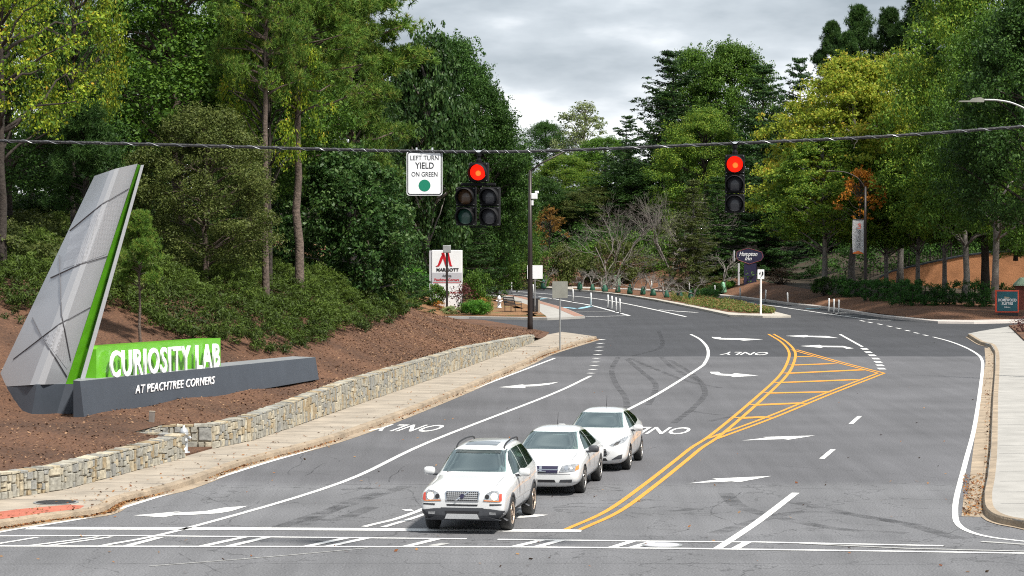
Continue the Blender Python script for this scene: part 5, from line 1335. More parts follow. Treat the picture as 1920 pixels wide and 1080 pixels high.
bm = bmesh.new(); lathe(bm, [(.105, 0), (.105, .003), (0, .003)], 30, Matrix.Translation((0, -.001, -.215)) @ Matrix.Rotation(R(90), 4, 'X')); obj('green_disc', bm, M['sign_green'], g)
bm = bmesh.new(); box(bm, (0, .02, .40), (.36, .03, .03)); [box(bm, (s * .14, .02, .425), (.03, .05, .06)) for s in (-1, 1)]; obj('sign_clamp', bm, M['chrome'], g)

# ================================================================== poles, lamps and roadside signs
# tall dark street lamp
p = G(994, 619, .1); s_ = p.y / F
e = empty('street_lamp', p, 'tall dark street lamp at the driveway corner with a thin angled arm', 'street lamp')
Hp = (619 - 320) * s_
bm = bmesh.new(); tube(bm, [(0, 0, -.2), (0, 0, .4), (0, 0, Hp * .5), (0, 0, Hp)], [.16, .15, .13, .085], 12); obj('pole', bm, M['pole_dark'], e, True)
bm = bmesh.new(); tube(bm, [(0, 0, Hp - .05), (.5, 0, Hp + .35), (1.9, 0, Hp + 1.05)], [.05, .045, .04], 8); obj('arm', bm, M['pole_dark'], e, True)
bm = bmesh.new(); box(bm, (2.2, 0, Hp + 1.13), (.70, .26, .11), Matrix.Rotation(R(-12), 3, 'Y'), .03); obj('lamp_head', bm, M['pole_dark'], e)
bm = bmesh.new(); hb_ = Hp - 48 * s_
box(bm, (.22, -.05, hb_), (.35, .2, .32), bevel=.04); box(bm, (.36, -.05, hb_ + .22), (.22, .16, .14), bevel=.03); box(bm, (.12, -.05, hb_ - .35), (.12, .1, .30), bevel=.02); obj('camera_unit', bm, M['sign_white'], e)
# back of grey sign
def post_sign(px, pyb, pyt, name, label, w, h, zc_px, m, r=.03, pm='galv', z=.15, pr_=.035, rz=0, cat='road sign'):
    p = G(px, pyb, z); s = p.y / F; e = empty(name, p, label, cat, rz=rz); H_ = (pyb - pyt) * s
    bm = bmesh.new(); tube(bm, [(0, .03, -.1), (0, .03, H_)], pr_, 8); obj('post', bm, M[pm], e)
    pl = plate(e, 'panel', w, h, r, -.015, .012, M[m], cz=(pyb - zc_px) * s); return e, (pyb - zc_px) * s
post_sign(1050, 652, 528, 'road_sign', 'back of a weathered grey road sign on the left pavement tip', .72, .78, 543, 'alu_back', rz=R(5))
e_, z_ = post_sign(1003, 587, 498, 'road_sign', 'back of a square white road sign just behind the street lamp pole', .98, .86, 510, 'sign_white', rz=R(-4))
# arrow signs
def arrow(par, z, s, y=-.018):
    bm = bmesh.new()
    slab3(bm, [(-.12 * s, y, z + .02 * s), (-.05 * s, y, z + .12 * s), (.02 * s, y, z + .10 * s), (-.02 * s, y, z + .01 * s), (-.08 * s, y, z - .03 * s)], (0, .004, 0))
    slab3(bm, [(.05 * s, y, z + .18 * s), (.14 * s, y, z + .10 * s), (.14 * s, y, z - .02 * s), (.02 * s, y, z - .18 * s), (-.05 * s, y, z - .2 * s), (.0, y, z - .08 * s), (.05 * s, y, z)], (0, .004, 0))
    obj('arrow_mark', bm, M['sign_black'], par)
e_, z_ = post_sign(1426.5, 589, 507, 'road_sign', 'white sign with black arrow marks on a white post at the median tip', .42, .60, 514, 'sign_white', pm='post_white', pr_=.06); arrow(e_, z_, 1.1, -.02)
e_, z_ = post_sign(1310, 545, 484, 'road_sign', 'small white arrow sign on a thin post in front of the straw slope', .62, .46, 488.5, 'sign_white', pm='post_white', pr_=.05); arrow(e_, z_, .7, -.02)
# banner pole
p = G(1622, 573, .3); s_ = p.y / F
e = empty('street_lamp', p, 'dark street lamp with a white and orange banner in front of the maples', 'street lamp'); Hp = (573 - 350) * s_
bm = bmesh.new(); lathe(bm, [(.26, 0), (.22, .08), (.14, .25), (.11, .5), (.10, Hp * .6), (.07, Hp)], 12); obj('pole', bm, M['pole_dark'], e, True)
bm = bmesh.new(); tube(bm, catmull([(0, 0, Hp - .1), (-.5, 0, Hp + .55), (-1.3, 0, Hp + .95), (-2.1, 0, Hp + 1.05)], 5), .035, 6); obj('arm', bm, M['pole_dark'], e, True)
bm = bmesh.new(); box(bm, (-2.35, 0, Hp + 1.04), (.6, .25, .10), bevel=.03); obj('lamp_head', bm, M['pole_dark'], e)
bz0, bz1 = (573 - 476) * s_, (573 - 411) * s_; bx0, bx1 = -23.5 * s_, -3 * s_
bm = bmesh.new(); n = 10; g_ = []
for k in range(n + 1):
    t = k / n; y = .06 * math.sin(t * 4); g_.append([bm.verts.new((bx0 - .04 * math.sin(t * 3.1), y - .1 * (1 - t), bz0 + (bz1 - bz0) * t)), bm.verts.new(((bx0 + bx1) / 2, y + .05, bz0 + (bz1 - bz0) * t)), bm.verts.new((bx1, 0, bz0 + (bz1 - bz0) * t))])
for k in range(n):
    for j in range(2): bm.faces.new((g_[k][j], g_[k][j + 1], g_[k + 1][j + 1], g_[k + 1][j]))
bmesh.ops.solidify(bm, geom=bm.faces[:], thickness=.01)
ban = obj('banner', bm, M['sign_white'], e)
bm = bmesh.new(); text_bm('The Curiosity', bm, ((bx0 + bx1) / 2 + .14, -.10, bz0 + .38), (0, 0, 1), (-1, 0, 0), width=1.25, height=.22, ext=.01, bold=.01, align=0); obj('banner_text', bm, M['sign_black'], ban)
bm = bmesh.new(); text_bm('Lab', bm, ((bx0 + bx1) / 2 + .14, -.10, bz0 + 1.70), (0, 0, 1), (-1, 0, 0), width=.36, height=.22, ext=.01, bold=.02, align=0); obj('banner_text', bm, M['sign_orange'], ban)
M['ban_orange'] = mat('banner_orange', (0.65, 0.16, 0.03), .5); bm = bmesh.new(); slab3(bm, [(bx0 - .02, -.13, bz0), (bx1, -.03, bz0), (bx1 - .15, -.05, bz0 + .12), ((bx0 + bx1) / 2, -.07, bz0 + .22), (bx0, -.13, bz0 + .08)], (0, .012, 0)); obj('banner_stripe', bm, M['ban_orange'], ban)
bm = bmesh.new(); [tube(bm, [(0, 0, z), (bx0, -.05, z)], .02, 6) for z in (bz0 + .02, bz1 - .02)]; obj('banner_rods', bm, M['pole_dark'], e)
# lamp at the right edge
e = empty('street_lamp', (D(1985, 500, 100).x, 100, 0), 'grey curved street lamp arm with a flat head at the top right edge', 'street lamp')
X0 = D(1985, 500, 100).x; pts = [(x_ - X0, 0, z) for x_, z in [(lambda q: (q.x, q.z))(D(a, b, 100)) for a, b in ((1840, 187), (1870, 188), (1900, 194), (1935, 212), (1965, 245), (1980, 290))]]
bm = bmesh.new(); tube(bm, catmull(pts, 5), .035, 8); obj('arm', bm, M['galv'], e, True)
bm = bmesh.new(); tube(bm, [(0, 0, -.2), (0, 0, 4), pts[-1]], [.13, .11, .07], 10); obj('pole', bm, M['galv'], e, True)
h0 = D(1798, 189, 100); h1 = D(1844, 187, 100)
bm = bmesh.new(); hx0, hx1 = h0.x - X0, h1.x - X0; zz = h0.z
slab3(bm, [(hx0, -.12, zz - .04), (hx1, -.12, zz - .05), (hx1 + .02, -.12, zz + .06), (hx1 - .12, -.12, zz + .13), (hx1 - .40, -.12, zz + .10), (hx1 - .5, -.12, zz + .01), (hx0, -.12, zz + .0)], (0, .26, 0)); obj('lamp_head', bm, M['alu_back'], e)
# dark post with small box in front of the hotel sign
p = D(838, 578, 167); p.z = ground(p.x, p.y)
e = empty('post', p, 'dark post with a small grey box on top in front of the white hotel sign', 'post'); s_ = p.y / F; Hq = D(838, 470, p.y).z - p.z
bm = bmesh.new(); box(bm, (0, 0, Hq / 2), (.14, .14, Hq), bevel=.01); obj('post_shaft', bm, M['pole_dark'], e)
bm = bmesh.new(); box(bm, (0, -.03, Hq + .1), (15 * s_, .3, 14 * s_), bevel=.03); obj('box_head', bm, M['galv'], e)
# white hotel sign
p = D(835, 570, 173); p.z = ground(p.x, p.y); s_ = 173 / F
e = empty('hotel_sign', p, 'tall white hotel pylon sign with a red emblem and black lettering beside the driveway', 'hotel sign', rz=R(-8))
zz = lambda py: D(835, py, 173).z - p.z
w_ = 57 * s_; xc = 3 * s_
bm = bmesh.new(); box(bm, (xc, .15, (zz(469) - .3) / 2), (w_, .30, zz(469) + .3), bevel=.02); obj('sign_body', bm, M['sign_white'], e)
bm = bmesh.new(); box(bm, (xc - w_ / 2 - .10, .18, (zz(470) - .3) / 2), (.12, .5, zz(470) + .3)); obj('side_fin', bm, M['sign_grey'], e)
bm = bmesh.new(); box(bm, (xc, -.006, (zz(511) + zz(530)) / 2), (w_ - .01, .012, zz(511) - zz(530))); obj('grey_band', bm, M['sign_grey'], e)
bm = bmesh.new(); box(bm, (xc, -.008, zz(530)), (w_ * .92, .012, .035)); box(bm, (xc, -.008, zz(549)), (w_ * .98, .012, .045)); obj('red_rules', bm, M['sign_red'], e)
bm = bmesh.new(); mx, mz, k_ = xc - .32, zz(486), 1.0
def st(pts): slab3(bm, [(mx + a * s_, -.022, zz(b)) for a, b in pts], (0, .02, 0))
st([(-12, 499), (-8, 497), (-3, 483), (2, 474), (5, 476), (-1, 492), (-5, 499), (-10, 500)])
st([(-1, 474), (4, 473), (12, 498), (7, 499)]); st([(9, 474), (13, 474), (18, 496), (20, 499), (15, 499), (12, 488)]); st([(6, 492), (12, 476), (13, 480), (9, 496)])
obj('emblem', bm, M['sign_red'], e)
bm = bmesh.new(); text_bm('MARRIOTT', bm, (xc + .05, -.012, zz(508.5)), X_, Z_, width=w_ * .74, height=6 * s_, ext=.012, bold=.03); obj('lettering', bm, M['sign_black'], e)
bm = bmesh.new(); text_bm('Atlanta', bm, (xc, -.020, zz(519)), X_, Z_, width=.62, height=.17, ext=.01, bold=.01); text_bm('678', bm, (xc - .4, -.012, zz(541)), X_, Z_, width=.42, height=.12, ext=.01); obj('lettering', bm, M['sign_grey'] if False else M['seam'], e)
bm = bmesh.new(); text_bm('Peachtree Corners', bm, (xc, -.020, zz(526.5)), X_, Z_, width=w_ * .82, height=.17, ext=.01, bold=.01); obj('lettering', bm, M['sign_red'], e)
# navy hotel sign
Yh = 213.0; p = D(1403, 512, Yh); p.z = ground(p.x, Yh) - .1; s_ = Yh / F
e = empty('hotel_sign', p, 'navy hexagonal hotel sign with white script lettering on the straw slope', 'hotel sign', rz=R(-6))
zz = lambda py: D(1403, py, Yh).z - p.z
hexp = [(-22, 471), (0, 464.5), (26, 472), (29, 482), (24, 489), (2, 496), (-20, 488), (-24, 480)]
def hexo(k, y, th, m, nm):
    bm = bmesh.new(); cz = zz(480); slab3(bm, [(a * s_ * k, y, cz + (zz(b) - cz) * k) for a, b in hexp], (0, th, 0)); return obj(nm, bm, m, e)
hexo(1.0, 0, .35, M['navy'], 'sign_body')
bm = bmesh.new(); cz = zz(480); o1 = [(a * s_ * .95, -.006, cz + (zz(b) - cz) * .95) for a, b in hexp]; tube(bm, o1 + [o1[0]], .022, 4); obj('border', bm, M['maroon'], e)
bm = bmesh.new(); text_bm('Hampton', bm, (.0, -.01, zz(480)), X_, Z_, width=1.45, height=.36, ext=.015, bold=.004, slant=.35); text_bm('Inn', bm, (.0, -.01, zz(488)), X_, Z_, width=.55, height=.32, ext=.015, bold=.004, slant=.35); obj('lettering', bm, M['letter'], e)
bm = bmesh.new(); box(bm, (.15, .17, zz(500) / 2), (1.0, .3, zz(488))); obj('sign_base', bm, M['navy'], e)
bm = bmesh.new(); box(bm, (-1.12, .2, zz(480)), (.10, .5, .85)); box(bm, (-.75, .1, zz(497) / 2), (.16, .16, zz(490))); obj('side_post', bm, M['sign_grey'], e)
# teal hotel sign
p = D(1888, 592, 161); p.z = ground(p.x, 161); s_ = 161 / F; zz = lambda py: D(1888, py, 161).z - p.z
e = empty('hotel_sign', p, 'square teal hotel sign with an orange red frame at the right edge', 'hotel sign', rz=R(-10))
zb_, zt_ = zz(586), zz(544)
bm = bmesh.new(); box(bm, (0, .15, (zb_ + zt_) / 2), (44 * s_, .34, zt_ - zb_), bevel=.02); obj('sign_body', bm, M['sign_orange'], e)
bm = bmesh.new(); box(bm, (.02, -.025, (zb_ + zt_) / 2), (38 * s_, .012, zt_ - zb_ - .16)); obj('sign_face', bm, M['teal'], e)
bm = bmesh.new(); box(bm, (.05, .15, zb_ / 2 - .05), (38 * s_, .3, zb_ + .05)); obj('sign_base', bm, M['black'], e)
bm = bmesh.new(); text_bm('HOMEWOOD', bm, (.02, -.033, zz(565)), X_, Z_, width=1.08, height=.17, ext=.01, bold=.02); text_bm('SUITES', bm, (.02, -.033, zz(571.5)), X_, Z_, width=.66, height=.16, ext=.01, bold=.02); text_bm('Hilton', bm, (.02, -.033, zz(577)), X_, Z_, width=.34, height=.08, ext=.01, bold=.02); obj('lettering', bm, M['letter'], e)
bm = bmesh.new(); slab3(bm, [(-.16, -.04, zz(556)), (.16, -.04, zz(557.5)), (.12, -.04, zz(560)), (-.08, -.04, zz(560)), (-.18, -.04, zz(558))], (0, .01, 0)); obj('emblem', bm, M['walk_tan'], e)
# brick pillar with pale cap beside it
p = D(1918, 590, 166); p.z = ground(p.x, 166); e = empty('brick_pillar', p, 'dark red brick pillar with a pale sloping cap at the right edge', 'pillar')
M['brick_red'] = mat('dark_red_brick', (.13, .035, .025), .9, var=.5, vscale=9)
bm = bmesh.new(); box(bm, (0, 0, .7), (.8, .8, 1.6)); obj('shaft', bm, M['brick_red'], e)
bm = bmesh.new(); lathe(bm, [(.75, 1.5), (.72, 1.6), (.25, 2.0), (0, 2.02)], 4, Matrix.Rotation(R(45), 4, 'Z')); obj('cap', bm, M['util'], e)

# ================================================================== orange wall, fence, block wall
a, b = D(1650, 520, 205), D(2010, 520, 196)
e = empty('orange_wall', (a.x, a.y, 0), 'orange painted wall with a sloping top, dark streaks, behind the hedge', 'wall')
ow = [(1650, 521), (1672, 510), (1740, 494), (1810, 480), (1860, 474), (2010, 470)]
bm = bmesh.new(); top = []; bot = []
for x, y in ow:
    Y = 205 - 9 * (x - 1650) / 360; q = D(x, y, Y); top.append(Vector((q.x - a.x, q.y - a.y, q.z))); bot.append(Vector((q.x - a.x, q.y - a.y, ground(q.x, q.y) - .4)))
slab3(bm, top + bot[::-1], (0, .3, 0)); obj('wall_face', bm, M['orange_wall'], e)
bm = bmesh.new()
for i in range(len(top) - 1): slab3(bm, [top[i] + Vector((0, -.06, .0)), top[i + 1] + Vector((0, -.06, .0)), top[i + 1] + Vector((0, -.06, .12)), top[i] + Vector((0, -.06, .12))], (0, .42, 0))
obj('coping', bm, M['sign_grey'] if False else M['mon_dark'], e)
bm = bmesh.new(); rs = np.random.default_rng(3)
for k in range(16):
    i = min(len(top) - 2, int(rs.uniform(1, 5))); t = rs.random(); q = top[i].lerp(top[i + 1], t) + Vector((0, -.006, 0)); w = rs.uniform(.02, .06); h = rs.uniform(.4, 1.4); slab3(bm, [q, q + Vector((w, 0, 0)), q + Vector((w * .6, 0, -h)), q + Vector((w * .3, 0, -h))], (0, .004, 0))
M['streak'] = mat('rust_streak', (.20, .085, .045), .9); obj('water_stains', bm, M['streak'], e)
a = D(1625, 490, 206); e = empty('iron_fence', (a.x, a.y, 0), 'dark iron railing fence at the left end of the orange wall', 'fence')
bm = bmesh.new(); bp_ = bmesh.new(); tops = []
for k in range(30):
    px = 1625 + k * 6.6; Y = 206 - k * .12; zt_ = D(px, 487 - k * .9, Y).z; q = D(px, 500, Y); zb_ = max(ground(q.x, Y), D(px, lerp([1625, 1672, 1740, 1810, 1860], [525, 508, 492, 479, 473], px), Y).z)
    tube(bm, [(q.x - a.x, Y - a.y, zb_), (q.x - a.x, Y - a.y, zt_)], .02, 4); tops.append((Vector((q.x - a.x, Y - a.y, zb_ + .1)), Vector((q.x - a.x, Y - a.y, zt_ - .05))))
    if k % 6 == 0: tube(bp_, [(q.x - a.x, Y - a.y, zb_), (q.x - a.x, Y - a.y, zt_ + .12)], .05, 6)
for j in (0, 1): tube(bm, [t[j] for t in tops], .025, 4)
obj('railing', bm, M['pole_dark'], e); obj('fence_posts', bp_, M['pole_dark'], e)
a = D(1285, 500, 226); e = empty('block_wall', (a.x, 226, 0), 'tall dark block retaining wall behind the navy hotel sign', 'wall')
bm = bmesh.new(); zf = lambda px, py: (D(px, py, 226).x - a.x, 0, D(px, py, 226).z)
slab3(bm, [zf(1275, 530), zf(1275, 480), zf(1300, 450), zf(1350, 434), zf(1395, 432), zf(1420, 450), zf(1420, 530)], (0, 1.0, 0)); obj('block_face', bm, M['block'], e)
bm = bmesh.new(); ct = [zf(1275, 480), zf(1300, 450), zf(1350, 434), zf(1395, 432), zf(1420, 450)]
for i in range(4):
    p_, q_ = Vector(ct[i]) + Vector((0, -.05, 0)), Vector(ct[i + 1]) + Vector((0, -.05, 0)); slab3(bm, [p_, q_, q_ + Vector((0, 0, .14)), p_ + Vector((0, 0, .14))], (0, 1.1, 0))
obj('coping', bm, M['block'], e)

# ================================================================== delineator posts
def delin_parts(e):
    bm = bmesh.new(); lathe(bm, [(.11, 0), (.11, .03), (.06, .06)], 12); obj('base', bm, M['black'], e)
    bm = bmesh.new(); lathe(bm, [(.052, .05), (.052, .93), (.04, .96), (0, .965)], 10); s = obj('tube', bm, M['post_white'], e, True)
    bm = bmesh.new(); lathe(bm, [(.055, .74), (.056, .75), (.056, .82), (.055, .83)], 10); obj('reflective_band', bm, M['chrome'] if False else M['sign_white'], s)
dl = [(1108.5, 574.5, 'white flexible post on the bike lane line, left of the group of four'), (1075, 566.5, 'white flexible post on the bike lane line, second left of the group of four'), (1140.6, 579, 'first of four white flexible posts at the end of the left bike lane'), (1148, 582, 'second of four white flexible posts at the end of the left bike lane'), (1156, 585, 'third of four white flexible posts at the end of the left bike lane'), (1163, 587.5, 'last of four white flexible posts at the end of the left bike lane'),
      (1037, 560, 'white flexible post half hidden behind the weathered grey sign'), (1000.5, 556, 'white flexible post behind the tall street lamp pole'), (959, 551.5, 'nearest white flexible post at the far left bend'), (953, 539, 'far white flexible post at the left bend, first of a distant row'), (967, 539, 'far white flexible post at the left bend, second of a distant row'), (980, 540, 'far white flexible post at the left bend, third of a distant row'), (918, 543, 'white flexible post at the far left end beside the shrubs'),
      (1222, 546.5, 'white flexible post behind the median trees, left of a pair'), (1235, 550.5, 'white flexible post behind the median trees, right of a pair'), (1293, 552, 'white flexible post behind the dark median shrubs'), (1341, 558, 'white flexible post right of the dark median shrubs'), (1388, 563.5, 'white flexible post left of the median arrow sign'), (1435, 568, 'white flexible post just right of the median arrow sign'), (1477.5, 574, 'white flexible post between the median arrow sign and the group of three'),
      (1554, 587, 'left of three white flexible posts at the end of the right bike lane'), (1563.5, 588.5, 'middle of three white flexible posts at the end of the right bike lane'), (1572.6, 590, 'right of three white flexible posts at the end of the right bike lane')]
first = None
for x, y, lb in dl:
    q = G(x, y, .006)
    if first is None: c = first = empty('delineator_post', q, lb, 'delineator post', 'white delineator posts along the bike lanes'); delin_parts(first)
    else: c = copy_tree(first); c.location = q; c['label'] = lb
    c.rotation_euler = (R(2) * math.sin(x), R(2.5) * math.sin(x * 1.7), 0)

# ================================================================== hydrants, bench, bin, cabinets, stake
def hydrant(loc, label, m, k=1.0):
    e = empty('fire_hydrant', loc, label, 'fire hydrant', rz=R(20))
    bm = bmesh.new(); lathe(bm, [(.17, 0), (.17, .04), (.11, .05), (.105, .50), (.13, .51), (.13, .55), (.11, .56)], 18); obj('barrel', bm, M[m], e, True)
    bm = bmesh.new(); lathe(bm, [(.125, .56), (.125, .585), (.10, .66), (.05, .71), (.03, .72), (.03, .77), (0, .775)], 18); obj('bonnet', bm, M[m], e, True)
    for nm, v, r_, l_ in (('nozzle', (1, 0, 0), .055, .19), ('nozzle', (-1, 0, 0), .055, .19), ('pumper_nozzle', (0, -1, 0), .075, .20)):
        bm = bmesh.new(); q = Vector(v).to_track_quat('Z', 'Y').to_matrix().to_4x4(); lathe(bm, [(r_ * .8, .08), (r_ * .8, l_ - .05), (r_, l_ - .05), (r_, l_), (.02, l_), (.02, l_ + .03), (0, l_ + .03)], 12, Matrix.Translation((0, 0, .42 if r_ < .06 else .36)) @ q); obj(nm, bm, M[m], e, True)
    e.scale = (k, k, k)
hp = Vector((endA.x - .12, endA.y + .75, .18)); hydrant(hp, 'silver fire hydrant in the gap of the stone retaining wall', 'hydrant', .92)
M['hyd_white'] = mat('hydrant_white', (.7, .7, .72), .4); q = G(936, 577, .2); hydrant(q, 'small white fire hydrant near the bench beyond the driveway', 'hyd_white', 1.1)
q = Vector((backB.x - .3, backB.y + .2, .75)); e = empty('wooden_stake', q, 'short square wooden stake in the mulch behind the silver hydrant', 'stake')
bm = bmesh.new(); box(bm, (0, 0, .1), (.14, .14, .50), Matrix.Rotation(R(4), 3, 'Y'), .01); obj('shaft', bm, M['bark_bare'], e); bm = bmesh.new(); box(bm, (.02, 0, .355), (.15, .15, .02), Matrix.Rotation(R(4), 3, 'Y')); obj('stake_top', bm, M['walk_tan'], e)
# bench
p = G(962, 585, .16); e = empty('bench', p, 'dark metal bench on a concrete pad beyond the driveway', 'bench', rz=R(62))
for nm, c, s, rt_ in (('seat', (0, 0, .45), (1.5, .48, .05), 0), ('backrest', (0, .30, .75), (1.5, .05, .55), -14)):
    bm = bmesh.new()
    for k in range(5): 
        if nm == 'seat': box(bm, (0, -.2 + k * .1, .45), (1.5, .07, .04))
        else: box(bm, (0, .24 + k * .028, .52 + k * .1), (1.5, .03, .07), Matrix.Rotation(R(rt_), 3, 'X'))
    obj(nm, bm, M['black'], e)
for s in (-1, 1):
    bm = bmesh.new(); tube(bm, [(s * .7, -.22, 0), (s * .7, -.22, .66), (s * .7, .25, .68)], .025, 6); tube(bm, [(s * .7, .22, 0), (s * .7, .22, .45), (s * .7, .36, 1.0)], .025, 6); obj('leg', bm, M['black'], e)
# bin
p = G(1002, 585, .16); e = empty('litter_bin', (p.x, p.y, .16), 'black litter bin right of the street lamp pole', 'litter bin')
bm = bmesh.new(); lathe(bm, [(.27, 0), (.30, .1), (.33, .8), (.35, .85)], 18); obj('bin_body', bm, M['black'], e); bm = bmesh.new(); lathe(bm, [(.35, .86), (.35, .92), (.22, 1.02), (.20, .98)], 18); obj('bin_lid', bm, M['dark_plastic'], e)
p = G(1010.5, 587, .16); e = empty('timber_post', p, 'short brown timber post beside the black litter bin', 'post'); bm = bmesh.new(); box(bm, (0, 0, .42), (.13, .13, .85), bevel=.02); obj('shaft', bm, M['walk_tan'], e); bm = bmesh.new(); box(bm, (0, 0, .86), (.15, .15, .03)); obj('post_cap', bm, M['bark'], e)
for (px, py, w, h, rt_, lb) in ((1140, 540, .75, .65, 14, 'tilted pale green utility cabinet on the straw behind the third young tree'), (1160, 541, .55, .95, -3, 'upright pale green utility cabinet behind the fourth young tree')):
    p = G(px, py, .16); p.y += 3; p.z = ground(p.x, p.y); e = empty('utility_cabinet', p, lb, 'utility cabinet'); bm = bmesh.new(); box(bm, (0, 0, h / 2), (w, .5, h), Matrix.Rotation(R(rt_), 3, 'Y'), .04); obj('cabinet_body', bm, M['util'], e)
    bm = bmesh.new(); box(bm, (w * .12, -.02, h + .02), (w + .06, .56, .06), Matrix.Rotation(R(rt_), 3, 'Y'), .02); obj('lid', bm, M['util'], e)
# ================================================================== cars
def mir(p): return (p[0], -p[1], p[2])
def car_body(st, arches, r_arch, W):
    """st: stations (x, zb, w, zs, y6, z6, z8) from the nose (x=0) to the tail; returns evaluated mesh"""
    bm = bmesh.new(); rows = []
    for (x, zb, w, zs, y6, z6, z8) in st:
        pts = [(0, zb), (w * .72, zb), (w * .955, zb + .09), (w, (zb + zs) * .5), (w * .99, zs - .08), (w * .945, zs), (y6, z6), (y6 * .6, z8 - (z8 - z6) * .25), (0, z8)]
        half = [bm.verts.new((x, y, z)) for y, z in pts]; oth = [half[0]] + [bm.verts.new((x, -y, z)) for y, z in pts[1:-1]] + [half[-1]]
        rows.append((half, oth))
    for i in range(len(rows) - 1):
        for s in (0, 1):
            a, b = rows[i][s], rows[i + 1][s]
            for k in range(8): bm.faces.new((a[k], a[k + 1], b[k + 1], b[k]))
    for a, b in (rows[0], rows[-1]):
        bm.faces.new((a[0], a[1], b[1])); bm.faces.new((a[7], a[8], b[7]))
        for k in range(1, 7): bm.faces.new((a[k], a[k + 1], b[k + 1], b[k]))
    bmesh.ops.recalc_face_normals(bm, faces=bm.faces)
    me = bpy.data.meshes.new('body'); bm.to_mesh(me); bm.free(); me.materials.append(M['white_paint'])
    o = bpy.data.objects.new('tmp', me); COL.objects.link(o)
    o.modifiers.new('s', 'SUBSURF').levels = 3
    cut = []
    for ax in arches:
        for s in (-1, 1):
            b2 = bmesh.new(); lathe(b2, [(r_arch, -.30), (r_arch, .30)], 40, Matrix.Translation((ax, s * (W / 2 - .02), .335)) @ Matrix.Rotation(R(90), 4, 'X'))
            bmesh.ops.recalc_face_normals(b2, faces=b2.faces); m2 = bpy.data.meshes.new('c'); b2.to_mesh(m2); b2.free(); m2.materials.append(M['black']); c = bpy.data.objects.new('c', m2); COL.objects.link(c); cut.append(c)
            md = o.modifiers.new('b', 'BOOLEAN'); md.operation = 'DIFFERENCE'; md.object = c; md.solver = 'EXACT'; md.material_mode = 'TRANSFER'
    dg = bpy.context.evaluated_depsgraph_get(); dg.update(); out = bpy.data.meshes.new_from_object(o.evaluated_get(dg))
    for q in cut + [o]: bpy.data.objects.remove(q)
    out.name = 'body'; return out
def skin_person():
    """a seated driver: torso, neck, head and both arms reaching for the wheel; facing -x"""
    V = [(0, 0, 0), (.02, 0, .22), (.03, 0, .42), (.02, 0, .52), (.0, 0, .60), (-.01, 0, .68), (-.01, 0, .755)]; Rd = [(.15, .12), (.15, .12), (.17, .11), (.08, .07), (.052, .055), (.078, .092), (.070, .085)]
    E = [(i, i + 1) for i in range(6)]
    for sg in (1, -1):
        b = len(V); V += [(.03, sg * .17, .44), (-.06, sg * .24, .24), (-.30, sg * .17, .24), (-.38, sg * .15, .27)]; Rd += [(.062, .062), (.047, .047), (.036, .036), (.038, .026)]; E += [(2, b), (b, b + 1), (b + 1, b + 2), (b + 2, b + 3)]
    me = bpy.data.meshes.new('body'); me.from_pydata(V, E, []); o = bpy.data.objects.new('t', me); COL.objects.link(o)
    o.modifiers.new('k', 'SKIN'); o.modifiers.new('s', 'SUBSURF').levels = 2
    for i, r in enumerate(Rd): me.skin_vertices[0].data[i].radius = r
    me.skin_vertices[0].data[0].use_root = True
    dg = bpy.context.evaluated_depsgraph_get(); dg.update(); out = bpy.data.meshes.new_from_object(o.evaluated_get(dg)); bpy.data.objects.remove(o)
    bm = bmesh.new(); bm.from_mesh(out)
    for x, y, r in ((-.095, .03, .012), (-.095, -.03, .012), (-.108, 0, .016)):
        bmesh.ops.create_icosphere(bm, subdivisions=1, radius=r, matrix=Matrix.Translation((x + .005, y, .69 if r < .015 else .665)))
    for sg in (1, -1):                       # five fingers closed over the wheel rim
        for k in range(5):
            a = Vector((-.40 - .004 * k, sg * (.15 + (k - 2) * .02), .275)); tube(bm, [a, a + Vector((-.035 - .004 * (2 - abs(k - 2)), 0, .015)), a + Vector((-.045, 0, -.015))], [.010, .009, .007], 6)
    bm.to_mesh(out); bm.free(); out.name = 'body'; return out
PERSON = skin_person()
M['skin'] = mat('skin', (.36, .20, .14), .6); M['hair'] = mat('dark_hair', (.04, .025, .018), .7); M['seat'] = mat('grey_seat_fabric', (.16, .155, .145), .8)
for k_, c_ in (('shirt_a', (.30, .34, .40)), ('shirt_b', (.42, .40, .36)), ('shirt_c', (.12, .18, .30))): M[k_] = mat(k_, c_, .8)
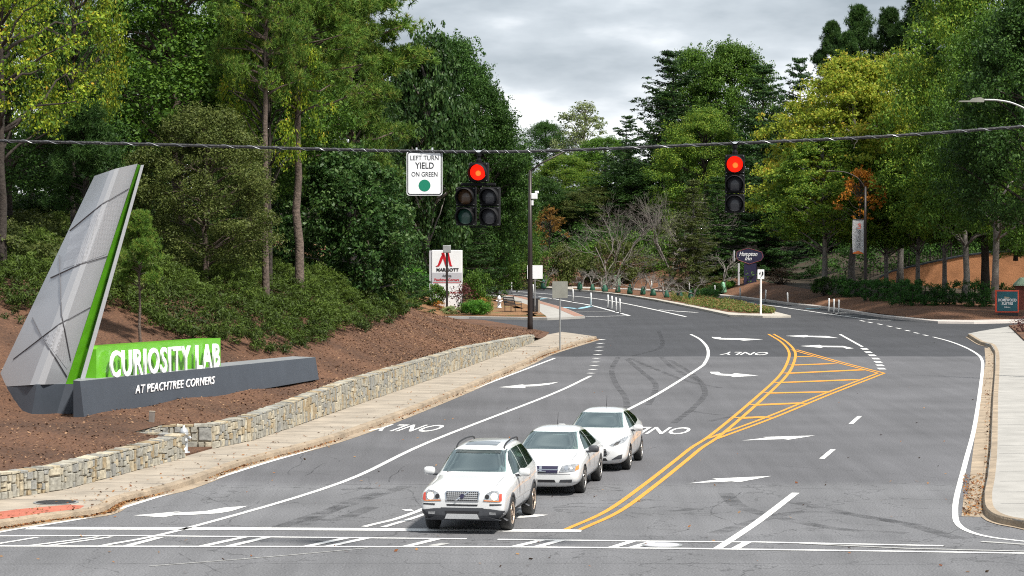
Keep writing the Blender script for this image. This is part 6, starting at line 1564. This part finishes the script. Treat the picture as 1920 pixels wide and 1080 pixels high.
class Car:
    def cabin(s, xs, zs, yd, shirt, label, xr, head=0.0):
        """dashboard, seats, steering wheel and driver; xs = x of the front seat back, zs = cushion height"""
        bm = bmesh.new(); box(bm, (xs - .95, 0, zs + .30), (.38, 1.25, .22), bevel=.06); s.mesh('dashboard', bm, M['dark_plastic'])
        for y in (yd, -yd):
            bm = bmesh.new(); box(bm, (xs + .07, y, zs + .30), (.16, .46, .62), Matrix.Rotation(R(12), 3, 'Y'), .06); box(bm, (xs - .2, y, zs - .02), (.5, .46, .16), bevel=.05); o = s.mesh('front_seat', bm, M['seat'])
            bm = bmesh.new(); box(bm, (xs + .15, y, zs + .70), (.10, .26, .17), bevel=.04); s.mesh('headrest', bm, M['seat'], o)
        bm = bmesh.new(); box(bm, (xr, 0, zs + .28), (.16, 1.2, .60), Matrix.Rotation(R(12), 3, 'Y'), .05); [box(bm, (xr + .07, y, zs + .64), (.09, .25, .14), bevel=.03) for y in (-.36, .36)]; s.mesh('rear_seat', bm, M['seat'])
        bm = bmesh.new(); q = Matrix.Translation((xs - .62, yd, zs + .34)) @ Matrix.Rotation(R(-65), 4, 'Y'); pts = [q @ Vector((.18 * math.cos(a * .3142), .18 * math.sin(a * .3142), 0)) for a in range(21)]; tube(bm, pts, .013, 6); tube(bm, [q @ Vector((0, -.17, 0)), q @ Vector((0, .17, 0))], .014, 5); s.mesh('steering_wheel', bm, M['black'])
        bpy.context.view_layer.update(); w = s.e.matrix_world @ Vector((xs - .13, yd, zs - .06)); p = empty('person', w, label, 'person', rz=s.e.rotation_euler.z); p.scale = (.9, .9, .88)
        o = link('body', PERSON.copy(), [M[shirt], M['skin']], p, True)
        for f in o.data.polygons:
            c = f.center
            if c.z > .56 or c.x < -.27: f.material_index = 1
        bm = bmesh.new(); bmesh.ops.create_uvsphere(bm, u_segments=16, v_segments=10, radius=1, matrix=Matrix.Translation((.012, 0, .725)) @ Matrix.Diagonal((.098, .088, .105, 1)))
        bmesh.ops.delete(bm, geom=[v for v in bm.verts if v.co.z < .66 or (v.co.x < -.045 and v.co.z < .765)], context='VERTS'); obj('hair', bm, M['hair'], p, True)
    def open_window(s, poly2, axis, sg=1, k=.975):
        c = Vector((sum(q[0] for q in poly2) / len(poly2), sum(q[1] for q in poly2) / len(poly2))); P2 = [c + (Vector(q) - c) * k for q in poly2]
        bm = s.bmw; uv = (lambda v: (v.y, v.z)) if axis in 'FB' else (lambda v: (v.x, v.z))
        us = [q.x for q in P2]; vs = [q.y for q in P2]
        def near(f):
            q = f.calc_center_median(); a, b = uv(q)
            if not (min(us) - .12 < a < max(us) + .12 and min(vs) - .12 < b < max(vs) + .12): return False
            f.normal_update()
            return (axis == 'F' and q.x < 2.4 and f.normal.x < -.15) or (axis == 'B' and q.x > 3.2 and f.normal.x > .15) or (axis == 'S' and q.y * sg > .35 and f.normal.y * sg > .2)
        area = sum(P2[i].x * P2[(i + 1) % len(P2)].y - P2[(i + 1) % len(P2)].x * P2[i].y for i in range(len(P2)))
        if area < 0: P2 = P2[::-1]
        for i in range(len(P2)):
            a, b = P2[i], P2[(i + 1) % len(P2)]; d = b - a; n = (d.y, -d.x); fs = [f for f in bm.faces if near(f)]; ge = list({e for f in fs for e in f.edges}) + list({v for f in fs for v in f.verts}) + fs
            co = Vector((0, a.x, a.y)) if axis in 'FB' else Vector((a.x, 0, a.y)); no = Vector((0, n[0], n[1])) if axis in 'FB' else Vector((n[0], 0, n[1]))
            bmesh.ops.bisect_plane(bm, geom=ge, plane_co=co, plane_no=no)
        def inn(f):
            a = Vector(uv(f.calc_center_median()))
            return all((P2[(i + 1) % len(P2)] - P2[i]).cross(a - P2[i]) > 0 for i in range(len(P2)))
        bmesh.ops.delete(bm, geom=[f for f in bm.faces if near(f) and inn(f)], context='FACES')
    def glaze(s, front, rear, sides):
        s.bmw = bmesh.new(); s.bmw.from_mesh(s.me)
        s.open_window(front, 'F'); s.open_window(rear, 'B')
        for q in sides:
            for sg in (1, -1): s.open_window(q, 'S', sg)
        s.bmw.to_mesh(s.me); s.bmw.free(); s.me.polygons.foreach_set('use_smooth', [True] * len(s.me.polygons)); s.me.update()
        s.patch('windscreen', front, 'F', M['glass'], .004, 22); ws = s.last; s.patch('rear_window', rear, 'B', M['side_glass'], .004, 12)
        for q in sides: s.patch('side_window', q, 'S', M['side_glass'], .004, 12, None, both=True)
        return ws
    def __init__(s, me, origin, heading, label, name, scale=(1, 1, 1)):
        s.e = empty(name, origin, label, 'car', rz=heading); s.e.scale = scale; s.e.matrix_basis; s.body = link('body', me, None, s.e, True); s.bvh = bvh_of(s.body); s.me = me
        me.polygons.foreach_set('use_smooth', [True] * len(me.polygons))
    def patch(s, name, poly2, axis, m, lift=.006, res=18, par=None, thick=.012, both=False):
        """a piece laid on the body: convex outline in a plane (front/rear: (y,z); side: (x,z); top: (x,y)) projected on to the skin"""
        for sg in ((1, -1) if both else (1,)):
            bm = bmesh.new(); pl = [(a * (sg if axis in ('F', 'B') else 1), b) for a, b in poly2]
            us = [q[0] for q in pl]; vs = [q[1] for q in pl]; u0, u1, v0, v1 = min(us), max(us), min(vs), max(vs)
            g = [[bm.verts.new((u0 + (u1 - u0) * i / res, v0 + (v1 - v0) * j / res, 0)) for j in range(res + 1)] for i in range(res + 1)]
            for i in range(res):
                for j in range(res): bm.faces.new((g[i][j], g[i + 1][j], g[i + 1][j + 1], g[i][j + 1]))
            area = sum(pl[i][0] * pl[(i + 1) % len(pl)][1] - pl[(i + 1) % len(pl)][0] * pl[i][1] for i in range(len(pl)))
            if area < 0: pl = pl[::-1]
            for i in range(len(pl)):
                a, b = Vector((*pl[i], 0)), Vector((*pl[(i + 1) % len(pl)], 0)); d = b - a; n = Vector((d.y, -d.x, 0))
                if d.length < 1e-6: continue
                bmesh.ops.bisect_plane(bm, geom=bm.verts[:] + bm.edges[:] + bm.faces[:], plane_co=a, plane_no=n, clear_outer=True)
            dead = []
            for v in bm.verts:
                u_, w_ = v.co.x, v.co.y
                if axis == 'F': o, d = Vector((-3, u_, w_)), Vector((1, 0, 0))
                elif axis == 'B': o, d = Vector((9, u_, w_)), Vector((-1, 0, 0))
                elif axis == 'S': o, d = Vector((u_, sg * 3, w_)), Vector((0, -sg, 0))
                else: o, d = Vector((u_, w_, 4)), Vector((0, 0, -1))
                h = s.bvh.ray_cast(o, d)
                if h[0] is None: dead.append(v); continue
                n = h[1] if h[1].dot(d) < 0 else -h[1]; v.co = h[0] + n * lift
            bmesh.ops.delete(bm, geom=dead, context='VERTS')
            if bm.faces:
                bmesh.ops.recalc_face_normals(bm, faces=bm.faces)
                c = sum((f.normal for f in bm.faces), Vector()); o_out = {'F': Vector((-1, 0, 0)), 'B': Vector((1, 0, 0)), 'S': Vector((0, sg, 0)), 'T': Vector((0, 0, 1))}[axis]
                if c.dot(o_out) < 0: bmesh.ops.reverse_faces(bm, faces=bm.faces)
                me = bpy.data.meshes.new(name); bm.to_mesh(me); bm.free(); o = link(name, me, m, par or s.e, True)
            else: bm.free(); o = None
            s.last = o
        return o
    def mesh(s, name, bm, m, par=None, smooth=False): return obj(name, bm, m, par or s.e, smooth)
    def wheels(s, xs, yw, r, w, rim, spokes=5):
        for x in xs:
            for sg in (1, -1):
                q = Matrix.Translation((x, sg * (yw - w / 2), r)) @ Matrix.Rotation(R(-90 * sg), 4, 'X')
                hw = w / 2; bm = bmesh.new(); lathe(bm, [(r * .63, -hw), (r * .92, -hw), (r * .99, -hw * .75), (r, -hw * .3), (r, hw * .3), (r * .99, hw * .75), (r * .92, hw), (r * .66, hw), (r * .64, hw * .6)], 36, q); t = s.mesh('tyre', bm, M['tyre'], None, True)
                t.name = 'wheel'
                bm = bmesh.new(); lathe(bm, [(r * .66, hw * .9), (r * .63, hw * .98), (r * .60, hw * .85), (r * .58, hw * .3), (.02, hw * .25)], 30, q); s.mesh('rim_barrel', bm, M['sig_visor'], t)
                bm = bmesh.new(); lathe(bm, [(r * .665, hw * .9), (r * .65, hw * 1.02), (r * .60, hw * 1.0), (r * .585, hw * .8)], 30, q)
                for k in range(spokes):
                    a = 2 * math.pi * k / spokes + x; c_, s_ = math.cos(a), math.sin(a); n1 = Vector((-s_, c_, 0)); rr = Vector((c_, s_, 0))
                    p = [rr * (r * .08) + n1 * r * .07, rr * (r * .62) + n1 * r * .10, rr * (r * .62) - n1 * r * .10, rr * (r * .08) - n1 * r * .07]
                    slab3(bm, [q @ (v + Vector((0, 0, hw * .95 - (.02 if i in (0, 3) else 0)))) for i, v in enumerate(p)], (q.to_3x3() @ Vector((0, 0, -.035))))
                lathe(bm, [(r * .13, hw * .5), (r * .13, hw * .98), (0, hw * 1.0)], 12, q); s.mesh('rim', bm, rim, t)
    def arch_trim(s, xs, r0, r1, W, m):
        for x in xs:
            for sg in (1, -1):
                bm = bmesh.new(); n = 22; prev = None
                for k in range(n + 1):
                    a = R(-12 + 204 * k / n); row = []
                    for rr, dy in ((r0, -.03), (r0, .012), (r1, .010), (r1 + .01, -.02)):
                        X, Z = x + rr * math.cos(a), .345 + rr * math.sin(a); h = s.bvh.ray_cast(Vector((X, sg * 3, Z)), Vector((0, -sg, 0)))
                        yy = abs(h[0].y) if h[0] is not None and abs(h[0].y) > W * .38 else W / 2 - .04
                        if rr == r0: h2 = s.bvh.ray_cast(Vector((x + (r1 + .02) * math.cos(a), sg * 3, .345 + (r1 + .02) * math.sin(a))), Vector((0, -sg, 0))); yy = abs(h2[0].y) if h2[0] is not None and abs(h2[0].y) > W * .38 else W / 2 - .04
                        row.append(bm.verts.new((X, sg * (yy + dy), Z)))
                    if prev:
                        for j in range(3): bm.faces.new((prev[j], prev[j + 1], row[j + 1], row[j]))
                    prev = row
                s.mesh('wheel_arch', bm, m, None, True)
    def mirror(s, x, y, z, m, arm=M['dark_plastic'], k=1.0):
        for sg in (1, -1):
            bm = bmesh.new(); box(bm, (x, sg * (y + .12 * k), z), (.13 * k, .25 * k, .17 * k), bevel=.06 * k); o = s.mesh('wing_mirror', bm, m, None, True)
            bm = bmesh.new(); box(bm, (x + .02, sg * (y - .02), z - .07), (.08, .14, .05), bevel=.015); s.mesh('mirror_arm', bm, arm, o)
            bm = bmesh.new(); box(bm, (x + .068 * k, sg * (y + .12 * k), z), (.006, .20 * k, .12 * k)); s.mesh('mirror_glass', bm, M['glass_dark'], o)
    def antenna(s, x, y, z):
        bm = bmesh.new(); tube(bm, [(x, y, z - .03), (x + .1, y, z + .28)], [.008, .004], 5); s.mesh('antenna', bm, M['black'])
def front_anchor(px, py, head, xa, yw):
    """world position of the car's origin so that the front left tyre meets the road at the photo point"""
    p = G(px, py); # local +x runs to the rear, local y: left of the driver
    c, s_ = math.cos(head), math.sin(head); lx, ly = xa, yw
    return Vector((p.x - (c * lx - s_ * ly), p.y - (s_ * lx + c * ly), 0))
# heading: local +x (rear) points away from the camera and slightly right: angle from +X axis
HEAD = R(90 - 9.3)
# local +y is then to the photo left, so the driver's left side (photo right) is y < 0

# ---- large white sport utility car
st = [(0.00, .40, .80, .66, .70, .72, .73), (0.04, .33, .90, .78, .78, .87, .88), (0.10, .29, .935, .88, .80, .975, .99), (0.34, .27, .945, .93, .77, 1.03, 1.06), (0.9, .27, .95, .98, .745, 1.09, 1.125), (1.26, .27, .95, 1.02, .735, 1.135, 1.16),
      (1.36, .27, .95, 1.035, .735, 1.18, 1.21), (1.98, .27, .95, 1.07, .635, 1.60, 1.64), (2.16, .27, .95, 1.08, .625, 1.665, 1.705), (3.0, .27, .95, 1.09, .62, 1.695, 1.74), (4.0, .28, .95, 1.11, .60, 1.67, 1.715), (4.42, .29, .93, 1.10, .575, 1.60, 1.64), (4.66, .33, .90, 1.05, .68, 1.16, 1.2), (4.76, .38, .85, .92, .7, 1.0, 1.02), (4.80, .44, .74, .76, .6, .84, .85)]
me = car_body(st, [.95, 3.80], .405, 1.90)
C1 = Car(me, front_anchor(950, 993.5, HEAD, .95 * .96, -.81 * .90), HEAD, 'large white sport utility car with lit headlamps and roof rails, first at the stop line', 'sport_utility_car', (.96, .90, .93))
dk = M['dark_plastic']
ws = C1.glaze([(-.715, 1.19), (.715, 1.19), (.60, 1.60), (-.60, 1.60)], [(-.60, 1.22), (.60, 1.22), (.52, 1.56), (-.52, 1.56)], ([(1.58, 1.12), (2.42, 1.13), (2.42, 1.585), (2.12, 1.565), (1.85, 1.42)], [(2.47, 1.13), (3.30, 1.14), (3.30, 1.60), (2.47, 1.59)], [(3.35, 1.145), (4.28, 1.19), (4.16, 1.52), (4.02, 1.575), (3.35, 1.60)]))
C1.patch('windscreen_shade', [(-.608, 1.54), (.608, 1.54), (.595, 1.602), (-.595, 1.602)], 'F', M['glass_dark'], .010, 10, ws)
C1.cabin(2.45, .78, -.38, 'shirt_a', 'driver seen through the windscreen of the large white sport utility car', 3.5)
# front: grille, lamps, bumper
gr = C1.patch('grille', [(-.36, .69), (.36, .69), (.385, .86), (.36, .905), (-.36, .905), (-.385, .86)], 'F', M['chrome'], .010, 16)
C1.patch('grille_mesh', [(-.335, .705), (.335, .705), (.355, .855), (.335, .890), (-.335, .890), (-.355, .855)], 'F', M['black'], .016, 16, gr)
for z in (.735, .775, .815, .855): C1.patch('grille_bar', [(-.335, z), (.335, z), (.335, z + .010), (-.335, z + .010)], 'F', M['silver'], .022, 12, gr)
for k in range(-7, 8): C1.patch('grille_bar', [(k * .044 - .004, .715), (k * .044 + .004, .715), (k * .044 + .004, .885), (k * .044 - .004, .885)], 'F', M['silver'], .020, 6, gr)
C1.patch('grille_bar', [(.155, .69), (.195, .69), (-.155, .905), (-.195, .905)], 'F', M['chrome'], .030, 14, gr)
C1.patch('badge', [(.05 * math.cos(a * .785), .797 + .05 * math.sin(a * .785)) for a in range(8)], 'F', M['navy'], .036, 6, gr)
for sg in (1, -1):
    lp = C1.patch('headlight', [(sg * .455, .70), (sg * .80, .685), (sg * .855, .74), (sg * .845, .86), (sg * .76, .925), (sg * .64, .915), (sg * .52, .855)], 'F', M['lamp_glass'], .008, 16)
    C1.patch('lamp_surround', [(sg * .47, .708), (sg * .845, .694), (sg * .84, .715), (sg * .48, .728)], 'F', M['amber'], .012, 12, lp)
    C1.patch('side_marker', [(sg * .80, .70), (sg * .865, .72), (sg * .855, .85), (sg * .81, .87)], 'F', M['red_lens'], .013, 10, lp)
    C1.patch('projector', [(sg * .545 + .05 * math.cos(a * .6283), .795 + .05 * math.sin(a * .6283)) for a in range(10)], 'F', M['black'], .013, 8, lp)
    C1.patch('lit_bulb', [(sg * .70 + .072 * math.cos(a * .5236), .80 + .072 * math.sin(a * .5236)) for a in range(12)], 'F', M['lamp_lit'], .016, 10, lp)
    C1.patch('bumper_slot', [(sg * .60, .612), (sg * .86, .622), (sg * .86, .648), (sg * .60, .645)], 'F', M['black'], .006, 10)
    fg = C1.patch('lower_cladding', [(sg * .47, .36), (sg * .70, .33), (sg * .97, .36), (sg * .97, .535), (sg * .62, .545), (sg * .47, .565)], 'F', dk, .014, 16)
    C1.patch('fog_lamp', [(sg * .60, .425), (sg * .74, .425), (sg * .74, .475), (sg * .60, .475)], 'F', M['lamp_glass'], .022, 8, fg)
C1.patch('bumper_slot', [(-.33, .60), (.33, .60), (.35, .635), (-.35, .635)], 'F', M['black'], .006, 12)
C1.patch('lower_cladding', [(-.47, .36), (.47, .36), (.47, .565), (-.47, .565)], 'F', dk, .013, 16)
C1.patch('air_intake', [(-.36, .44), (.36, .44), (.38, .495), (-.38, .495)], 'F', M['black'], .020, 10)
bm = bmesh.new(); slab3(bm, [(-.03, -.38, .33), (-.03, .38, .33), (-.045, .33, .435), (-.045, -.33, .435)], (.06, 0, 0)); C1.mesh('skid_plate', bm, M['silver'])
bm = bmesh.new(); slab3(bm, [(.02, -.84, .30), (.02, .84, .30), (-.012, .60, .37), (-.012, -.60, .37)], (.15, 0, 0)); C1.mesh('lower_lip', bm, dk)
C1.patch('sill_trim', [(1.36, .28), (3.40, .28), (3.40, .40), (1.36, .40)], 'S', dk, .010, 14, both=True)
C1.patch('rub_strip', [(1.40, .62), (3.36, .63), (3.36, .655), (1.40, .645)], 'S', M['silver'], .008, 14, both=True)
for x in (1.52, 2.45, 3.36): C1.patch('door_gap', [(x, .42), (x + .012, .42), (x + .012, 1.06), (x, 1.06)], 'S', M['seam'], .003, 8, both=True)
for x in (2.22, 3.12): C1.patch('door_handle', [(x, .90), (x + .17, .91), (x + .17, .94), (x, .93)], 'S', M['silver'], .02, 6, both=True)
for sg in (1, -1): C1.patch('bonnet_gap', [(.22, sg * .70), (1.22, sg * .71), (1.22, sg * .718), (.22, sg * .708)], 'T', M['seam'], .002, 12)
C1.patch('bonnet_crease', [(.35, .45), (1.2, .52), (1.2, .526), (.35, .456)], 'T', M['sign_white'], .003, 8)
C1.patch('sunroof', [(2.2, -.36), (2.75, -.36), (2.75, .36), (2.2, .36)], 'T', M['glass_dark'], .004, 10)
for sg in (1, -1):
    bm = bmesh.new(); tube(bm, catmull([(2.12, sg * .54, 1.60), (2.25, sg * .54, 1.685), (2.6, sg * .54, 1.735), (3.3, sg * .53, 1.75), (3.95, sg * .51, 1.72), (4.15, sg * .50, 1.64)], 6), .019, 8); C1.mesh('roof_rail', bm, M['black'], None, True)
    C1.patch('tail_light', [(sg * .58, 1.15), (sg * .86, .85), (sg * .86, 1.1), (sg * .66, 1.45)], 'B', M['red_lens'], .006, 8)
C1.arch_trim([.95, 3.80], .395, .455, 1.9, dk)
C1.wheels([.95, 3.80], .945, .365, .25, M['rim_warm'], 5)
C1.mirror(1.72, .95, 1.16, M['white_paint'], k=1.05)
bm = bmesh.new(); box(bm, (1.35, .1, 1.185), (.03, 1.0, .02)); C1.mesh('wiper', bm, M['black'])
bm = bmesh.new(); box(bm, (2.3, 0, .33), (3.6, 1.5, .12)); C1.mesh('underbody', bm, M['black'])

# ---- white saloon in the middle
st = [(0.00, .34, .62, .52, .50, .58, .59), (0.05, .25, .82, .60, .66, .70, .71), (0.16, .20, .885, .68, .72, .80, .815), (0.4, .19, .91, .76, .74, .86, .88), (0.9, .19, .915, .83, .73, .925, .95), (1.22, .19, .915, .87, .72, .965, .985),
      (1.34, .19, .915, .885, .715, 1.0, 1.03), (2.02, .19, .915, .93, .57, 1.385, 1.415), (2.2, .19, .915, .94, .56, 1.43, 1.465), (2.8, .19, .915, .95, .555, 1.445, 1.485), (3.4, .19, .915, .955, .54, 1.41, 1.45), (3.7, .2, .91, .96, .54, 1.34, 1.375), (4.2, .2, .90, .955, .66, 1.04, 1.065), (4.6, .22, .87, .92, .66, 1.01, 1.03), (4.78, .28, .82, .84, .6, .93, .94), (4.85, .40, .70, .70, .5, .78, .79)]
me = car_body(st, [.95, 3.72], .365, 1.83)
C2 = Car(me, front_anchor(1091, 923.5, HEAD, .95, -.80), HEAD, 'white saloon with unlit headlamps, middle of the three white cars', 'saloon_car', (1, .96, .93))
C2.glaze([(-.69, 1.01), (.69, 1.01), (.545, 1.375), (-.545, 1.375)], [(-.60, 1.10), (.60, 1.10), (.50, 1.33), (-.50, 1.33)], ([(1.62, .985), (2.55, 1.0), (2.55, 1.37), (2.25, 1.355), (1.98, 1.24)], [(2.61, 1.0), (3.42, 1.01), (3.62, 1.05), (3.35, 1.33), (2.61, 1.375)]))
C2.cabin(2.45, .55, -.36, 'shirt_b', 'driver inside the middle white saloon', 3.35)
gr = C2.patch('grille', [(-.40, .555), (.40, .555), (.42, .72), (-.42, .72)], 'F', M['chrome'], .008, 14)
for sg in (1, -1):
    for z0_, z1_ in ((.565, .625), (.652, .710)): C2.patch('grille_mesh', [(sg * .03, z0_), (sg * .39, z0_), (sg * .405, z1_), (sg * .03, z1_)], 'F', M['navy'], .016, 12, gr)
    lp = C2.patch('headlight', [(sg * .43, .575), (sg * .80, .60), (sg * .86, .66), (sg * .84, .745), (sg * .72, .76), (sg * .50, .725)], 'F', M['lamp_glass'], .008, 16)
    C2.patch('reflector', [(sg * .60 + .05 * math.cos(a * .785), .675 + .05 * math.sin(a * .785)) for a in range(8)], 'F', M['chrome'], .014, 8, lp)
    C2.patch('turn_signal', [(sg * .795, .61), (sg * .865, .645), (sg * .85, .735), (sg * .80, .70)], 'F', M['amber'], .013, 10, lp)
    C2.patch('fog_recess', [(sg * .44, .335), (sg * .72, .335), (sg * .74, .41), (sg * .46, .40)], 'F', dk, .008, 10)
    C2.patch('tail_light', [(sg * .45, .78), (sg * .80, .76), (sg * .80, .90), (sg * .45, .90)], 'B', M['red_lens'], .006, 8)
    C2.patch('bonnet_gap', [(.26, sg * .68), (1.22, sg * .70), (1.22, sg * .708), (.26, sg * .688)], 'T', M['seam'], .002, 12)
C2.patch('badge', [(-.13, .572), (.13, .572), (.13, .60), (-.13, .60)], 'F', M['chrome'], .022, 8, gr)
C2.patch('air_intake', [(-.36, .335), (.36, .335), (.33, .40), (-.33, .40)], 'F', M['black'], .008, 12)
C2.patch('bumper_seam', [(-.82, .525), (.82, .525), (.82, .535), (-.82, .535)], 'F', M['seam'], .003, 12)
for x in (1.48, 2.56, 3.46): C2.patch('door_gap', [(x, .30), (x + .012, .30), (x + .012, .93), (x, .93)], 'S', M['seam'], .003, 8, both=True)
for x in (2.34, 3.22): C2.patch('door_handle', [(x, .80), (x + .17, .81), (x + .17, .84), (x, .83)], 'S', M['silver'], .02, 6, both=True)
C2.wheels([.95, 3.72], .905, .335, .22, M['rim'], 9)
C2.mirror(1.62, .90, 1.00, dk, k=1.0); C2.antenna(3.3, .1, 1.46)
bm = bmesh.new(); box(bm, (1.30, .1, 1.0), (.03, 1.05, .02)); C2.mesh('wiper', bm, M['black'])
bm = bmesh.new(); box(bm, (2.3, 0, .24), (3.8, 1.4, .10)); C2.mesh('underbody', bm, M['black'])

# ---- small white hatchback at the back
st = [(0.00, .30, .56, .46, .45, .53, .54), (0.06, .22, .76, .58, .60, .68, .70), (0.18, .18, .83, .68, .66, .79, .81), (0.4, .17, .855, .77, .68, .86, .885), (0.75, .17, .86, .86, .68, .945, .975), (0.98, .17, .86, .90, .67, 1.0, 1.02),
      (1.10, .17, .86, .92, .665, 1.04, 1.07), (1.78, .17, .86, .965, .54, 1.405, 1.435), (1.95, .17, .86, .98, .53, 1.445, 1.48), (2.5, .17, .86, 1.0, .525, 1.455, 1.495), (3.1, .18, .86, 1.03, .51, 1.42, 1.46), (3.5, .2, .85, 1.05, .49, 1.35, 1.385), (3.85, .24, .82, 1.02, .56, 1.10, 1.12), (4.02, .30, .77, .88, .58, .95, .96), (4.07, .40, .66, .70, .5, .78, .79)]
me = car_body(st, [.82, 3.31], .345, 1.72)
C3 = Car(me, front_anchor(1178, 880, HEAD, .82, -.78), HEAD, 'small white hatchback with slanted headlamps, last of the three white cars', 'hatchback_car', (1, .98, .95))
C3.glaze([(-.64, 1.05), (.64, 1.05), (.515, 1.395), (-.515, 1.395)], [(-.50, 1.12), (.50, 1.12), (.43, 1.34), (-.43, 1.34)], ([(1.42, 1.02), (2.32, 1.04), (2.32, 1.40), (2.02, 1.385), (1.75, 1.25)], [(2.38, 1.045), (3.12, 1.10), (3.36, 1.18), (3.10, 1.355), (2.38, 1.40)]))
C3.cabin(2.2, .58, -.34, 'shirt_c', 'driver inside the small white hatchback at the back of the queue', 3.05)
gr = C3.patch('grille', [(-.36, .40), (.36, .40), (.44, .50), (.28, .60), (-.28, .60), (-.44, .50)], 'F', M['silver'], .008, 14)
for k in range(5): C3.patch('grille_mesh', [(-.35 - .03 * (k in (1, 2)), .415 + k * .036), (.35 + .03 * (k in (1, 2)), .415 + k * .036), (.35 - .02 * (k > 3), .440 + k * .036), (-.35 + .02 * (k > 3), .440 + k * .036)], 'F', M['sig_visor'], .014, 10, gr)
for sg in (1, -1):
    lp = C3.patch('headlight', [(sg * .40, .665), (sg * .52, .655), (sg * .76, .74), (sg * .83, .87), (sg * .74, .855), (sg * .52, .745)], 'F', M['lamp_glass'], .008, 16)
    C3.patch('lamp_surround', [(sg * .50, .675), (sg * .62, .69), (sg * .68, .78), (sg * .56, .74)], 'F', M['black'], .012, 8, lp)
    C3.patch('fog_recess', [(sg * .46, .315), (sg * .72, .345), (sg * .74, .46), (sg * .64, .43)], 'F', dk, .008, 10)
    C3.patch('tail_light', [(sg * .58, .85), (sg * .78, .85), (sg * .74, 1.08), (sg * .58, 1.05)], 'B', M['red_lens'], .006, 8)
    C3.patch('bonnet_gap', [(.30, sg * .60), (.98, sg * .66), (.98, sg * .667), (.30, sg * .607)], 'T', M['seam'], .002, 12)
C3.patch('air_intake', [(-.38, .29), (.38, .29), (.34, .36), (-.34, .36)], 'F', M['black'], .008, 12)
for x in (1.30, 2.34, 3.08): C3.patch('door_gap', [(x, .28), (x + .012, .28), (x + .012, 1.0), (x, 1.0)], 'S', M['seam'], .003, 8, both=True)
for x in (2.10, 2.90): C3.patch('door_handle', [(x, .86), (x + .16, .87), (x + .16, .90), (x, .89)], 'S', M['silver'], .02, 6, both=True)
C3.wheels([.82, 3.31], .85, .305, .20, M['rim'], 8)
C3.mirror(1.42, .86, 1.03, M['white_paint'], k=.95); C3.antenna(2.7, 0, 1.49)
bm = bmesh.new(); box(bm, (1.06, .1, 1.035), (.03, 1.0, .02)); C3.mesh('wiper', bm, M['black'])
bm = bmesh.new(); box(bm, (2.0, 0, .22), (3.2, 1.3, .10)); C3.mesh('underbody', bm, M['black'])
